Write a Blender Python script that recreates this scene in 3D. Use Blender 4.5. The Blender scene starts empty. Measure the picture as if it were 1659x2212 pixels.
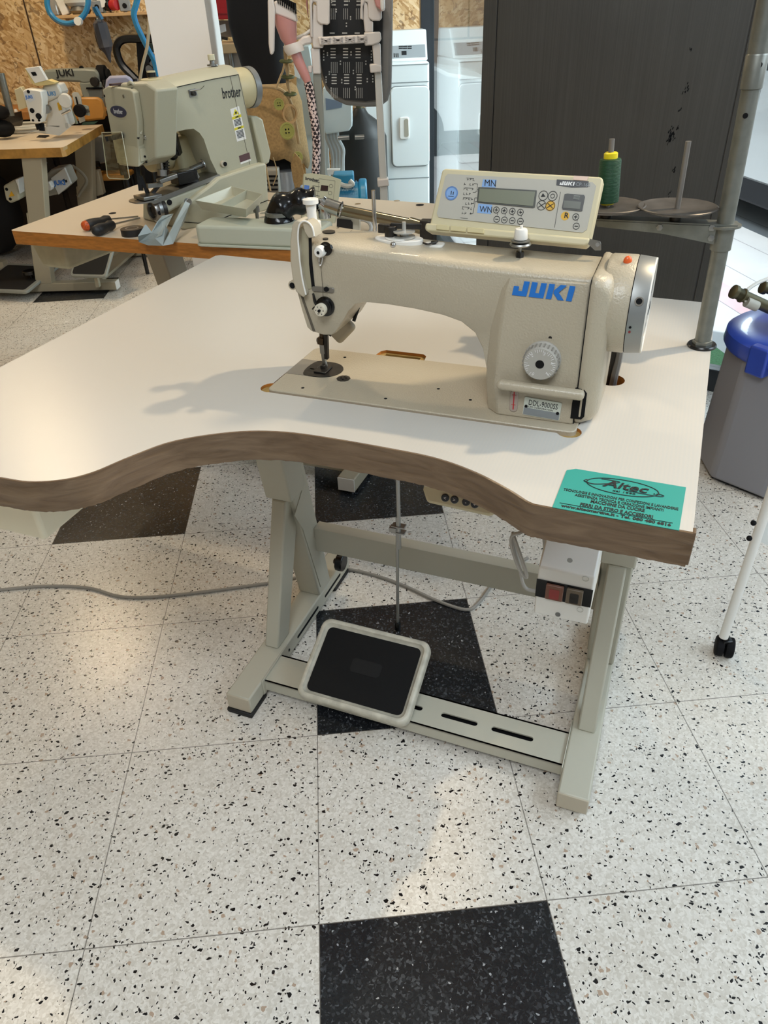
import bpy, bmesh, math, random
from mathutils import Vector, Matrix
random.seed(7)
S = bpy.context.scene
# ---------------------------------------------------------------- camera
W_, H_ = 1659, 2212
FPX, PT, RL, HC = 1565.37, 0.6052, -0.0465, 1.2948
CAM = Vector((0, 0, HC))
_f = Vector((0, math.cos(PT), -math.sin(PT))); _r = Vector((1, 0, 0)); _u = _r.cross(_f)
R2 = math.cos(RL) * _r + math.sin(RL) * _u; U2 = R2.cross(_f)
cd = bpy.data.cameras.new('camera'); cam = bpy.data.objects.new('camera', cd); S.collection.objects.link(cam)
cam.matrix_world = Matrix(((R2.x, U2.x, -_f.x, 0), (R2.y, U2.y, -_f.y, 0), (R2.z, U2.z, -_f.z, HC), (0, 0, 0, 1)))
cd.sensor_fit = 'VERTICAL'; cd.sensor_height = 24; cd.lens = 24 * FPX / H_; cd.clip_start = 0.02; cd.clip_end = 200
S.camera = cam
# ---------------------------------------------------------------- light
S.view_settings.view_transform = 'Standard'; S.view_settings.look = 'None'
S.view_settings.gamma = 1; S.view_settings.use_curve_mapping = False
S.view_settings.exposure = 0.0
wd = bpy.data.worlds.new('world'); S.world = wd; wd.use_nodes = True
wd.node_tree.nodes['Background'].inputs[0].default_value = (0.80, 0.90, 1.0, 1)
wd.node_tree.nodes['Background'].inputs[1].default_value = 0.3

def light(kind, name, loc, target, energy, color, size=0.1, size_y=None, **kw):
    d = bpy.data.lights.new(name, kind); d.energy = energy; d.color = color
    if kind == 'AREA':
        d.size = size
        if size_y: d.shape = 'RECTANGLE'; d.size_y = size_y
        else: d.shape = 'DISK'
    elif kind in ('POINT', 'SPOT'): d.shadow_soft_size = size
    elif kind == 'SUN': d.angle = size
    for k, v in kw.items(): setattr(d, k, v)
    o = bpy.data.objects.new(name, d); S.collection.objects.link(o); o.location = loc
    o.rotation_euler = (Vector(target) - Vector(loc)).to_track_quat('-Z', 'Y').to_euler()
    return o
WARM = (1.0, 0.78, 0.50); COOL = (0.80, 0.91, 1.0)
light('SUN', 'sunlight', (6, 0, 12), (6 + 0.05, 1.3, 12 - 4.0), 4.5, (1, 0.96, 0.9), 0.01)
light('SPOT', 'ceiling_spot_right', (1.71, 1.47, 2.85), (-0.3, 0.95, 0.8), 175, WARM, 0.04, spot_size=0.62, spot_blend=0.5)
light('SPOT', 'added_spot_column', (-0.5, 1.7, 2.85), (-0.95, 3.35, 1.0), 55, (1.0, 0.88, 0.74), 0.06, spot_size=1.3, spot_blend=0.8)  # unseen spot added to brighten the white column and the machines near it
light('SPOT', 'ceiling_spot_back_left', (-2.2, 4.2, 2.85), (-0.9, 1.8, 0.0), 60, WARM, 0.05, spot_size=2.2, spot_blend=0.7)
light('SPOT', 'ceiling_spot_middle', (0.04, 2.87, 2.85), (-0.1, 1.5, 0.0), 38, WARM, 0.06, spot_size=2.2, spot_blend=0.7)
light('SPOT', 'added_spot_wall', (-2.0, 4.6, 2.85), (-2.1, 6.0, 1.0), 95, WARM, 0.08, spot_size=2.4, spot_blend=0.7)  # added spot, aimed at the chipboard wall to lift its tone
light('AREA', 'daylight_right_window', (2.62, 0.35, 2.15), (0.0, 0.3, 0.2), 74, (0.70, 0.86, 1.0), 2.4, 1.3)
light('AREA', 'daylight_shop_front', (2.2, 2.2, 1.6), (0.6, 0.9, 0.5), 9, (0.78, 0.9, 1.0), 1.4, 1.6)
light('AREA', 'added_foreground_fill', (-0.3, -0.8, 2.92), (-0.3, -0.3, 0.0), 58, (0.90, 0.96, 1.0), 1.4)  # invented overhead fill, lights the foreground floor more than upright faces
light('AREA', 'daylight_side_pane', (1.7, 4.4, 1.7), (0.1, 4.9, 0.7), 75, (0.85, 0.94, 1.0), 1.0, 1.6)

# ---------------------------------------------------------------- frames
class Fr:
    def __init__(s, o, ex, ey, ez=None):
        s.o = Vector(o); s.x = Vector(ex).normalized()
        if ez is None:
            z = s.x.cross(Vector(ey)).normalized(); s.y = z.cross(s.x).normalized(); s.z = z
        else: s.y = Vector(ey).normalized(); s.z = Vector(ez).normalized()
    def w(s, a, b, c=0.0): return s.o + s.x * a + s.y * b + s.z * c
    def loc(s, p):
        d = Vector(p) - s.o; return Vector((d.dot(s.x), d.dot(s.y), d.dot(s.z)))
    def m(s, a=0, b=0, c=0):
        p = s.w(a, b, c)
        return Matrix(((s.x.x, s.y.x, s.z.x, p.x), (s.x.y, s.y.y, s.z.y, p.y), (s.x.z, s.y.z, s.z.z, p.z), (0, 0, 0, 1)))
    def hit(s, px, py, k, v=0.0):
        d = ray(px, py); n = (s.x, s.y, s.z)[k]; q = s.o + n * v
        return s.loc(CAM + d * ((q - CAM).dot(n) / d.dot(n)))
def ray(px, py): return R2 * ((px - W_ / 2) / FPX) + U2 * ((H_ / 2 - py) / FPX) + _f
def yawfr(x, y, a, z=0.0): return Fr((x, y, z), (math.cos(a), math.sin(a), 0), (-math.sin(a), math.cos(a), 0), (0, 0, 1))
WORLD = yawfr(0, 0, 0)
def onz(px, py, z): return WORLD.hit(px, py, 2, z)
def ony(px, py, y): return WORLD.hit(px, py, 1, y)

# ---------------------------------------------------------------- materials
def srgb(h):
    h = h.lstrip('#'); r = [int(h[i:i + 2], 16) / 255 for i in (0, 2, 4)]
    return tuple((x / 12.92 if x <= 0.04045 else ((x + 0.055) / 1.055) ** 2.4) for x in r) + (1,)
MATS = {}
def mat(name, col, rough=0.5, metal=0.0, bump=0.0, scale=200, vary=0.0, vscale=8, detail=2.0, coat=0.0, spec=0.5, trans=0.0, stretch=None, emit=None, alpha=1.0):
    if name in MATS: return MATS[name]
    m = bpy.data.materials.new(name); m.use_nodes = True; n = m.node_tree.nodes; l = m.node_tree.links
    p = n['Principled BSDF']; c = srgb(col) if isinstance(col, str) else col
    p.inputs['Base Color'].default_value = c; p.inputs['Roughness'].default_value = rough; p.inputs['Metallic'].default_value = metal
    p.inputs['Coat Weight'].default_value = coat; p.inputs['Specular IOR Level'].default_value = spec
    p.inputs['Transmission Weight'].default_value = trans; p.inputs['Alpha'].default_value = alpha
    tc = n.new('ShaderNodeTexCoord'); mp = n.new('ShaderNodeMapping'); l.new(tc.outputs['Object'], mp.inputs[0])
    if stretch: mp.inputs['Scale'].default_value = stretch
    if bump:
        t = n.new('ShaderNodeTexNoise'); t.inputs['Scale'].default_value = scale; t.inputs['Detail'].default_value = detail
        b = n.new('ShaderNodeBump'); b.inputs['Strength'].default_value = bump; b.inputs['Distance'].default_value = 0.001
        l.new(mp.outputs[0], t.inputs['Vector']); l.new(t.outputs['Fac'], b.inputs['Height']); l.new(b.outputs[0], p.inputs['Normal'])
    if vary:
        t = n.new('ShaderNodeTexNoise'); t.inputs['Scale'].default_value = vscale; t.inputs['Detail'].default_value = 6
        r = n.new('ShaderNodeValToRGB'); r.color_ramp.elements[0].position = 0.3; r.color_ramp.elements[1].position = 0.7
        r.color_ramp.elements[0].color = tuple(x * (1 - vary) for x in c[:3]) + (1,); r.color_ramp.elements[1].color = tuple(min(1, x * (1 + vary * .5)) for x in c[:3]) + (1,)
        l.new(mp.outputs[0], t.inputs['Vector']); l.new(t.outputs['Fac'], r.inputs[0]); l.new(r.outputs[0], p.inputs['Base Color'])
    if emit: p.inputs['Emission Color'].default_value = c; p.inputs['Emission Strength'].default_value = emit
    MATS[name] = m; return m

def nodes(name):
    m = bpy.data.materials.new(name); m.use_nodes = True; MATS[name] = m
    return m, m.node_tree.nodes, m.node_tree.links, m.node_tree.nodes['Principled BSDF']
def math_n(n, l, op, a, b=None, c=None):
    x = n.new('ShaderNodeMath'); x.operation = op
    for i, v in enumerate((a, b, c)):
        if v is None: continue
        if isinstance(v, (int, float)): x.inputs[i].default_value = v
        else: l.new(v, x.inputs[i])
    return x.outputs[0]
def mix_n(n, l, f, a, b):
    x = n.new('ShaderNodeMix'); x.data_type = 'RGBA'
    for i, v in ((0, f), (6, a), (7, b)):
        if isinstance(v, (int, float)): x.inputs[i].default_value = v
        elif isinstance(v, tuple): x.inputs[i].default_value = v
        else: l.new(v, x.inputs[i])
    return x.outputs[2]

# terrazzo floor: 0.40 m tiles, black tile in every second row and column
def floor_mat():
    m, n, l, p = nodes('terrazzo')
    tc = n.new('ShaderNodeTexCoord')
    mp = n.new('ShaderNodeMapping'); mp.vector_type = 'TEXTURE'
    mp.inputs['Location'].default_value = (-0.1906, 1.4271, 0); mp.inputs['Rotation'].default_value = (0, 0, 0.057)
    mp.inputs['Scale'].default_value = (0.4, 0.4, 1); l.new(tc.outputs['Object'], mp.inputs[0])
    sx = n.new('ShaderNodeSeparateXYZ'); l.new(mp.outputs[0], sx.inputs[0])
    X, Y = sx.outputs[0], sx.outputs[1]
    hx = math_n(n, l, 'FRACT', math_n(n, l, 'MULTIPLY', X, 0.5)); hy = math_n(n, l, 'FRACT', math_n(n, l, 'MULTIPLY', Y, 0.5))
    bx = math_n(n, l, 'LESS_THAN', hx, 0.5); by = math_n(n, l, 'GREATER_THAN', hy, 0.5)
    fx = math_n(n, l, 'FLOOR', X); fy = math_n(n, l, 'FLOOR', Y)
    def eq(v, k): return math_n(n, l, 'COMPARE', v, float(k), 0.1)
    pick = math_n(n, l, 'MAXIMUM', eq(fx, 0), math_n(n, l, 'MAXIMUM', math_n(n, l, 'MULTIPLY', eq(fy, 1), math_n(n, l, 'LESS_THAN', fx, 1.0)), eq(fy, 7)))
    black = math_n(n, l, 'MULTIPLY', math_n(n, l, 'MULTIPLY', bx, by), pick)
    def edge(v):
        f = math_n(n, l, 'ABSOLUTE', math_n(n, l, 'SUBTRACT', math_n(n, l, 'FRACT', v), 0.5)); return math_n(n, l, 'GREATER_THAN', f, 0.4975)
    grout = math_n(n, l, 'MAXIMUM', edge(X), edge(Y))
    # per-tile tone
    fl = n.new('ShaderNodeVectorMath'); fl.operation = 'FLOOR'; l.new(mp.outputs[0], fl.inputs[0])
    wn = n.new('ShaderNodeTexWhiteNoise'); l.new(fl.outputs[0], wn.inputs['Vector'])
    # warped coordinates for chips
    wz = n.new('ShaderNodeTexNoise'); wz.inputs['Scale'].default_value = 120; wz.inputs['Detail'].default_value = 1; l.new(tc.outputs['Object'], wz.inputs['Vector'])
    wv = n.new('ShaderNodeVectorMath'); wv.operation = 'MULTIPLY_ADD'; l.new(wz.outputs['Color'], wv.inputs[0]); wv.inputs[1].default_value = (0.010, 0.010, 0.0); l.new(tc.outputs['Object'], wv.inputs[2])
    def chips(scale, rad, sel, rnd=1.0, st=(1, 1, 1), rot=0):
        m2 = n.new('ShaderNodeMapping'); m2.inputs['Scale'].default_value = st; m2.inputs['Rotation'].default_value = (0, 0, rot); l.new(wv.outputs[0], m2.inputs[0])
        v = n.new('ShaderNodeTexVoronoi'); v.voronoi_dimensions = '2D'; v.inputs['Scale'].default_value = scale; v.inputs['Randomness'].default_value = rnd; l.new(m2.outputs[0], v.inputs['Vector'])
        s = n.new('ShaderNodeSeparateColor'); l.new(v.outputs['Color'], s.inputs[0])
        ok = math_n(n, l, 'LESS_THAN', s.outputs[0], sel)
        r = math_n(n, l, 'MULTIPLY_ADD', s.outputs[1], rad * .75, rad * .35)
        return math_n(n, l, 'MULTIPLY', ok, math_n(n, l, 'LESS_THAN', v.outputs['Distance'], r)), s
    c1, s1 = chips(76, 0.30, 0.14, st=(1.0, 1.7, 1), rot=0.5)
    c2, s2 = chips(125, 0.28, 0.17, st=(1.5, 1.0, 1), rot=0.2)
    c3, s3 = chips(90, 0.35, 0.05)
    cb = math_n(n, l, 'MAXIMUM', c1, c2)
    v = n.new('ShaderNodeTexVoronoi'); v.inputs['Scale'].default_value = 260; l.new(wv.outputs[0], v.inputs['Vector'])
    sv = n.new('ShaderNodeSeparateColor'); l.new(v.outputs['Color'], sv.inputs[0])
    nz = n.new('ShaderNodeTexNoise'); nz.inputs['Scale'].default_value = 3.0; nz.inputs['Detail'].default_value = 5; l.new(tc.outputs['Object'], nz.inputs['Vector'])
    tone = math_n(n, l, 'MULTIPLY_ADD', sv.outputs[0], 0.55, math_n(n, l, 'MULTIPLY_ADD', nz.outputs['Fac'], 0.6, -0.08))
    base = mix_n(n, l, tone, srgb('#bdb5a8'), srgb('#f2eee6'))
    base = mix_n(n, l, c3, base, srgb('#b09a86'))
    base = mix_n(n, l, cb, base, srgb('#161618'))
    dk = math_n(n, l, 'POWER', sv.outputs[1], 7.0)
    kb = mix_n(n, l, dk, srgb('#1d1f22'), srgb('#4e5155'))
    wc, _ = chips(120, 0.25, 0.05)
    kb = mix_n(n, l, wc, kb, srgb('#9a9c9e'))
    col = mix_n(n, l, black, base, kb)
    col = mix_n(n, l, math_n(n, l, 'MULTIPLY', grout, 0.75), col, srgb('#5a544c'))
    l.new(col, p.inputs['Base Color'])
    rg = math_n(n, l, 'MULTIPLY_ADD', nz.outputs['Fac'], 0.2, 0.15); l.new(rg, p.inputs['Roughness'])
    b = n.new('ShaderNodeBump'); b.inputs['Strength'].default_value = 0.12; b.inputs['Distance'].default_value = 0.001; l.new(v.outputs['Distance'], b.inputs['Height']); l.new(b.outputs[0], p.inputs['Normal'])
    return m
def osb_mat():
    m, n, l, p = nodes('osb'); tc = n.new('ShaderNodeTexCoord'); out = None
    for k, (rot, sc) in enumerate(((0.5, 14), (-0.7, 19), (1.3, 12), (2.4, 24))):
        nz = n.new('ShaderNodeTexNoise'); nz.inputs['Scale'].default_value = 5; l.new(tc.outputs['Object'], nz.inputs['Vector'])
        ad = n.new('ShaderNodeVectorMath'); ad.operation = 'MULTIPLY_ADD'; l.new(nz.outputs['Color'], ad.inputs[0]); ad.inputs[1].default_value = (.06, .06, .06); l.new(tc.outputs['Object'], ad.inputs[2])
        r = n.new('ShaderNodeMapping'); r.inputs['Rotation'].default_value = (0, rot, 0); r.inputs['Location'].default_value = (k * 3.1, 0, k); l.new(ad.outputs[0], r.inputs[0])
        s = n.new('ShaderNodeMapping'); s.inputs['Scale'].default_value = (1, 1, 3.2); l.new(r.outputs[0], s.inputs[0])
        v = n.new('ShaderNodeTexVoronoi'); v.inputs['Scale'].default_value = sc; l.new(s.outputs[0], v.inputs['Vector'])
        sp = n.new('ShaderNodeSeparateColor'); l.new(v.outputs['Color'], sp.inputs[0])
        rp = n.new('ShaderNodeValToRGB'); e = rp.color_ramp.elements; e[0].color = srgb('#a37f4c'); e[1].color = srgb('#e3cda2'); x = rp.color_ramp.elements.new(0.5); x.color = srgb('#cbab78')
        l.new(sp.outputs[1], rp.inputs[0])
        out = rp.outputs[0] if out is None else mix_n(n, l, math_n(n, l, 'GREATER_THAN', sp.outputs[0], 0.52), out, rp.outputs[0])
    fn = n.new('ShaderNodeTexNoise'); fn.inputs['Scale'].default_value = 60; fn.inputs['Detail'].default_value = 4; l.new(tc.outputs['Object'], fn.inputs['Vector'])
    g2 = n.new('ShaderNodeTexNoise'); g2.inputs['Scale'].default_value = 16; g2.inputs['Detail'].default_value = 5; g2.inputs['Distortion'].default_value = 1.5; l.new(tc.outputs['Object'], g2.inputs['Vector'])
    out = mix_n(n, l, math_n(n, l, 'MULTIPLY', fn.outputs['Fac'], 0.25), out, srgb('#8a6a40'))
    out = mix_n(n, l, math_n(n, l, 'MULTIPLY', math_n(n, l, 'GREATER_THAN', g2.outputs['Fac'], 0.60), 0.6), out, srgb('#5a3a1a'))
    l.new(out, p.inputs['Base Color']); p.inputs['Roughness'].default_value = 0.6
    return m
def laminate_mat(name, col, ribs=True):
    m, n, l, p = nodes(name); tc = n.new('ShaderNodeTexCoord'); sx = n.new('ShaderNodeSeparateXYZ'); l.new(tc.outputs['Object'], sx.inputs[0])
    nz = n.new('ShaderNodeTexNoise'); nz.inputs['Scale'].default_value = 2.5; nz.inputs['Detail'].default_value = 6; l.new(tc.outputs['Object'], nz.inputs['Vector'])
    c = srgb(col); base = mix_n(n, l, nz.outputs['Fac'], tuple(x * .93 for x in c[:3]) + (1,), c)
    if ribs:
        w = math_n(n, l, 'SINE', math_n(n, l, 'MULTIPLY', sx.outputs[0], 2 * math.pi / 0.0052))
        ms = math_n(n, l, 'MINIMUM', 1.0, math_n(n, l, 'MAXIMUM', 0.0, math_n(n, l, 'MULTIPLY_ADD', sx.outputs[0], 2.6, 0.1)))
        w = math_n(n, l, 'MULTIPLY', w, ms)
        base = mix_n(n, l, math_n(n, l, 'MULTIPLY_ADD', w, 0.055, 0.055), base, srgb('#aab4b8'))
    l.new(base, p.inputs['Base Color']); p.inputs['Roughness'].default_value = 0.33
    return m
def steel_mat():
    m, n, l, p = nodes('brushed_cabinet'); tc = n.new('ShaderNodeTexCoord')
    mp = n.new('ShaderNodeMapping'); mp.inputs['Scale'].default_value = (300, 300, 1.5); l.new(tc.outputs['Object'], mp.inputs[0])
    t = n.new('ShaderNodeTexNoise'); t.inputs['Scale'].default_value = 1; t.inputs['Detail'].default_value = 3; l.new(mp.outputs[0], t.inputs['Vector'])
    t2 = n.new('ShaderNodeTexNoise'); t2.inputs['Scale'].default_value = 2.5; t2.inputs['Detail'].default_value = 3; l.new(tc.outputs['Object'], t2.inputs['Vector'])
    f = math_n(n, l, 'MULTIPLY_ADD', t.outputs['Fac'], 0.5, math_n(n, l, 'MULTIPLY', t2.outputs['Fac'], 0.5))
    l.new(mix_n(n, l, f, srgb('#474644'), srgb('#6e6c68')), p.inputs['Base Color'])
    p.inputs['Metallic'].default_value = 0.9; l.new(math_n(n, l, 'MULTIPLY_ADD', t.outputs['Fac'], 0.15, 0.33), p.inputs['Roughness'])
    return m
def tape_mat():
    m, n, l, p = nodes('packing_tape'); tc = n.new('ShaderNodeTexCoord')
    mp = n.new('ShaderNodeMapping'); mp.inputs['Scale'].default_value = (9, 9, 55); l.new(tc.outputs['Object'], mp.inputs[0])
    t = n.new('ShaderNodeTexNoise'); t.inputs['Scale'].default_value = 1.6; t.inputs['Detail'].default_value = 5; t.inputs['Distortion'].default_value = 0.8; l.new(mp.outputs[0], t.inputs['Vector'])
    r = n.new('ShaderNodeValToRGB'); r.color_ramp.elements[0].position = .35; r.color_ramp.elements[1].position = .7
    r.color_ramp.elements[0].color = srgb('#5d4935'); r.color_ramp.elements[1].color = srgb('#75604a'); l.new(t.outputs['Fac'], r.inputs[0]); l.new(r.outputs[0], p.inputs['Base Color'])
    b = n.new('ShaderNodeBump'); b.inputs['Strength'].default_value = .6; b.inputs['Distance'].default_value = .003; l.new(t.outputs['Fac'], b.inputs['Height']); l.new(b.outputs[0], p.inputs['Normal'])
    p.inputs['Roughness'].default_value = 0.22; return m
def glass_mat(name='window_glass', tint=(0.93, 0.98, 0.98, 1), refl=1.0):
    m = bpy.data.materials.new(name); m.use_nodes = True; n = m.node_tree.nodes; l = m.node_tree.links; n.remove(n['Principled BSDF'])
    t = n.new('ShaderNodeBsdfTransparent'); t.inputs[0].default_value = tint; g = n.new('ShaderNodeBsdfGlossy'); g.inputs['Roughness'].default_value = 0.01
    f = n.new('ShaderNodeLayerWeight'); f.inputs['Blend'].default_value = 0.5; mx = n.new('ShaderNodeMixShader')
    l.new(math_n(n, l, 'MULTIPLY_ADD', math_n(n, l, 'POWER', f.outputs['Facing'], 4.0), 0.85 * refl, 0.03), mx.inputs[0]); l.new(t.outputs[0], mx.inputs[1]); l.new(g.outputs[0], mx.inputs[2]); l.new(mx.outputs[0], n['Material Output'].inputs[0])
    MATS[name] = m; return m

FLOOR = floor_mat(); OSB = osb_mat(); LAM = laminate_mat('white_laminate', '#c6c2bb'); LAM2 = laminate_mat('beige_laminate', '#d9cbb6', False)
STEEL = steel_mat(); TAPE = tape_mat(); GLASS = glass_mat(); ACRYL = glass_mat('clear_acrylic', (0.93, 0.93, 0.86, 1))
WOOD = mat('wood_edge', '#b5732f', 0.45, vary=.3, vscale=30, stretch=(1, 1, 6))
PLY = mat('plywood_cut', '#a98d54', 0.7, vary=.3, vscale=40)
CREAM = mat('cream_textured_paint', '#b1a793', 0.34, bump=.7, scale=380, coat=.15)
CREAMS = mat('cream_smooth_plastic', '#b8ae9a', 0.4)
BEIGEP = mat('yellowed_plastic', '#cbc19f', 0.42)
LEGP = mat('stand_paint', '#b9b6a6', 0.42, bump=.12, scale=500, vary=.06, vscale=5)
WHITEP = mat('white_plastic', '#e6e4de', 0.4)
PILL = mat('white_column_paint', '#eeebe6', 0.75)
DARKB = mat('black_rubber', '#141414', 0.65)
BLACK = mat('black_gloss', '#0b0b0c', 0.25)
BLACKM = mat('black_matt', '#121214', 0.8, spec=.2)
CHROME = mat('chrome', '#c9c9c9', 0.12, metal=1)
STEELP = mat('steel_plain', '#9a9a98', 0.35, metal=1)
GALV = mat('galvanised', '#83857f', 0.42, metal=.7, vary=.14, vscale=60)
DARKST = mat('dark_worn_steel', '#3e3b38', 0.4, metal=.7, vary=.3, vscale=80)
ALU = mat('grey_anodised', '#8f9190', 0.42, metal=.55)
BLUE = mat('logo_blue', '#1f6fc4', 0.4)
INK = mat('black_ink', '#15171a', 0.6)
INKW = mat('white_ink', '#e8e8e8', 0.6)
GREYP = mat('grey_face', '#b3b0a5', 0.45)

# ---------------------------------------------------------------- object helpers
TM = {}
def link(o): S.collection.objects.link(o); return o
def thing(name, loc, label, cat, group=None, rot=0.0):
    o = link(bpy.data.objects.new(name, None)); o.empty_display_size = 0.05
    M = Matrix.Translation(Vector(loc)) @ Matrix.Rotation(rot, 4, 'Z'); o.matrix_world = M; TM[o.name] = M
    o['label'] = label; o['category'] = cat
    if group: o['group'] = group
    return o
def finish(o, parent, label=None, cat=None, group=None, kind=None):
    if parent is not None: o.parent = parent
    if label: o['label'] = label
    if cat: o['category'] = cat
    if group: o['group'] = group
    if kind: o['kind'] = kind
    return o
def obj(name, bm, m, parent=None, label=None, cat=None, group=None, kind=None, bevel=0.0, smooth=None, mats=None, seg=2, center=True, base=None):
    me = bpy.data.meshes.new(name)
    bmesh.ops.recalc_face_normals(bm, faces=bm.faces)
    if parent is not None: M = TM[parent.name]
    elif center and kind != 'structure':
        if base is not None: c = Vector(base)
        else:
            xs = [v.co for v in bm.verts]; c = Vector(((min(v.x for v in xs) + max(v.x for v in xs)) / 2, (min(v.y for v in xs) + max(v.y for v in xs)) / 2, min(v.z for v in xs)))
        M = Matrix.Translation(c)
    else: M = Matrix.Identity(4)
    bm.transform(M.inverted()); bm.to_mesh(me); bm.free()
    o = link(bpy.data.objects.new(name, me)); TM[o.name] = M
    for x in (mats or [m]): me.materials.append(x)
    if parent is None: o.matrix_world = M
    finish(o, parent, label, cat, group, kind)
    if smooth is not False:
        for f in me.polygons: f.use_smooth = True
        try: me.set_sharp_from_angle(angle=math.radians(smooth or 38))
        except Exception: pass
    if bevel:
        b = o.modifiers.new('bevel', 'BEVEL'); b.width = bevel; b.segments = seg; b.limit_method = 'ANGLE'; b.angle_limit = math.radians(40); b.harden_normals = False
    return o
def NB(): return bmesh.new()
def box(bm, fr, a0, a1, b0, b1, c0, c1, mi=0):
    v = [bm.verts.new(fr.w(a, b, c)) for c in (c0, c1) for b in (b0, b1) for a in (a0, a1)]
    for q in ((0, 1, 3, 2), (4, 6, 7, 5), (0, 4, 5, 1), (2, 3, 7, 6), (0, 2, 6, 4), (1, 5, 7, 3)):
        f = bm.faces.new([v[i] for i in q]); f.material_index = mi
    return bm
def rings(bm, rs, closed=True, caps=True, mi=0):
    vs = [[bm.verts.new(p) for p in r] for r in rs]; n = len(vs[0])
    for a, b in zip(vs, vs[1:]):
        for i in range(n if closed else n - 1):
            j = (i + 1) % n
            try: f = bm.faces.new((a[i], a[j], b[j], b[i])); f.material_index = mi
            except ValueError: pass
    if caps:
        for r in (vs[0], vs[-1]):
            try: f = bm.faces.new(r); f.material_index = mi
            except ValueError: pass
    return vs
def AX(fr, axes, p, h):
    if axes == 'xy': return fr.w(p[0], p[1], h)
    if axes == 'xz': return fr.w(p[0], h, p[1])
    return fr.w(h, p[0], p[1])
def prism(bm, fr, pts, lo, hi, axes='xy', mi=0, holes=()):
    if not holes:
        rings(bm, [[AX(fr, axes, p, lo) for p in pts], [AX(fr, axes, p, hi) for p in pts]], mi=mi); return bm
    for h in (lo, hi):
        es = []
        for loop in [pts] + list(holes):
            vs = [bm.verts.new(AX(fr, axes, p, h)) for p in loop]
            for i in range(len(vs)): es.append(bm.edges.new((vs[i], vs[(i + 1) % len(vs)])))
        r = bmesh.ops.triangle_fill(bm, edges=es, use_beauty=True)
        for g in r['geom']:
            if isinstance(g, bmesh.types.BMFace): g.material_index = mi
    for loop in [pts] + list(holes):
        rings(bm, [[AX(fr, axes, p, lo) for p in loop], [AX(fr, axes, p, hi) for p in loop]], caps=False, mi=mi)
    bmesh.ops.remove_doubles(bm, verts=bm.verts, dist=1e-6)
    return bm
def perp(d):
    d = d.normalized(); a = Vector((0, 0, 1)) if abs(d.z) < .9 else Vector((1, 0, 0)); x = d.cross(a).normalized(); return x, d.cross(x).normalized()
def lathe(bm, p0, ax, prof, n=20, mi=0, squash=None):
    p0 = Vector(p0); ax = Vector(ax).normalized(); x, y = perp(ax)
    rings(bm, [[p0 + ax * h + (x * math.cos(2 * math.pi * i / n) + y * math.sin(2 * math.pi * i / n)) * max(r, 1e-5) for i in range(n)] for r, h in prof], mi=mi); return bm
def cyl(bm, p0, p1, r0, r1=None, n=16, mi=0):
    p0 = Vector(p0); p1 = Vector(p1); return lathe(bm, p0, p1 - p0, [(r0, 0), (r1 if r1 is not None else r0, (p1 - p0).length)], n, mi)
def spline(pts, k=8, closed=False):
    P = [Vector(p) for p in pts]; n = len(P); out = []
    for i in range(n if closed else n - 1):
        if closed: a, b, c, d = P[i - 1], P[i], P[(i + 1) % n], P[(i + 2) % n]
        else: a, b, c, d = P[max(i - 1, 0)], P[i], P[i + 1], P[min(i + 2, n - 1)]
        for j in range(k):
            t = j / k; out.append(0.5 * ((2 * b) + (c - a) * t + (2 * a - 5 * b + 4 * c - d) * t * t + (3 * b - a - 3 * c + d) * t ** 3))
    if not closed: out.append(P[-1])
    return out
def tube(bm, pts, r, n=8, k=6, closed=False, sm=True, mi=0):
    P = spline(pts, k, closed) if sm else [Vector(p) for p in pts]; m = len(P); R = []; x = None
    for i, p in enumerate(P):
        if closed: d = P[(i + 1) % m] - P[i - 1]
        else: d = P[min(i + 1, m - 1)] - P[max(i - 1, 0)]
        if d.length < 1e-9: d = Vector((0, 0, 1))
        d.normalize()
        if x is None: x, _ = perp(d)
        x = (x - d * x.dot(d)); x = x.normalized() if x.length > 1e-6 else perp(d)[0]; y = d.cross(x)
        rr = r(i / (m - 1)) if callable(r) else r
        R.append([p + (x * math.cos(2 * math.pi * j / n) + y * math.sin(2 * math.pi * j / n)) * rr for j in range(n)])
    if closed: R.append(R[0]); rings(bm, R, caps=False, mi=mi); bmesh.ops.remove_doubles(bm, verts=bm.verts, dist=1e-6)
    else: rings(bm, R, mi=mi)
    return bm
def bar(bm, p0, p1, w, t, side=None, mi=0):
    """rectangular bar from p0 to p1, w across 'side', t across the third axis"""
    p0 = Vector(p0); p1 = Vector(p1); d = (p1 - p0).normalized(); s = Vector(side) if side is not None else perp(d)[0]
    s = (s - d * s.dot(d)).normalized(); q = d.cross(s)
    rings(bm, [[p + s * a * w / 2 + q * b * t / 2 for a, b in ((-1, -1), (1, -1), (1, 1), (-1, 1))] for p in (p0, p1)], mi=mi); return bm
def rrect(a0, a1, b0, b1, r, k=5):
    out = []
    for cx, cy, s in ((a1 - r, b1 - r, 0), (a0 + r, b1 - r, 1), (a0 + r, b0 + r, 2), (a1 - r, b0 + r, 3)):
        for i in range(k + 1):
            t = (s + i / k) * math.pi / 2; out.append((cx + r * math.cos(t), cy + r * math.sin(t)))
    return out
def circ(cx, cy, r, n=24, ry=None): return [(cx + r * math.cos(2 * math.pi * i / n), cy + (ry or r) * math.sin(2 * math.pi * i / n)) for i in range(n)]
def ball(bm, c, rx, ry=None, rz=None, n=14, fr=WORLD):
    ry = ry or rx; rz = rz or rx; c = Vector(c)
    rings(bm, [[c + fr.x * rx * math.sin(a) * math.cos(2 * math.pi * i / n) + fr.y * ry * math.sin(a) * math.sin(2 * math.pi * i / n) + fr.z * rz * math.cos(a) for i in range(n)] for a in [math.pi * (j + .02) / (n // 2 + .04) for j in range(n // 2 + 1)]])
    return bm
FONT = None
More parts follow.
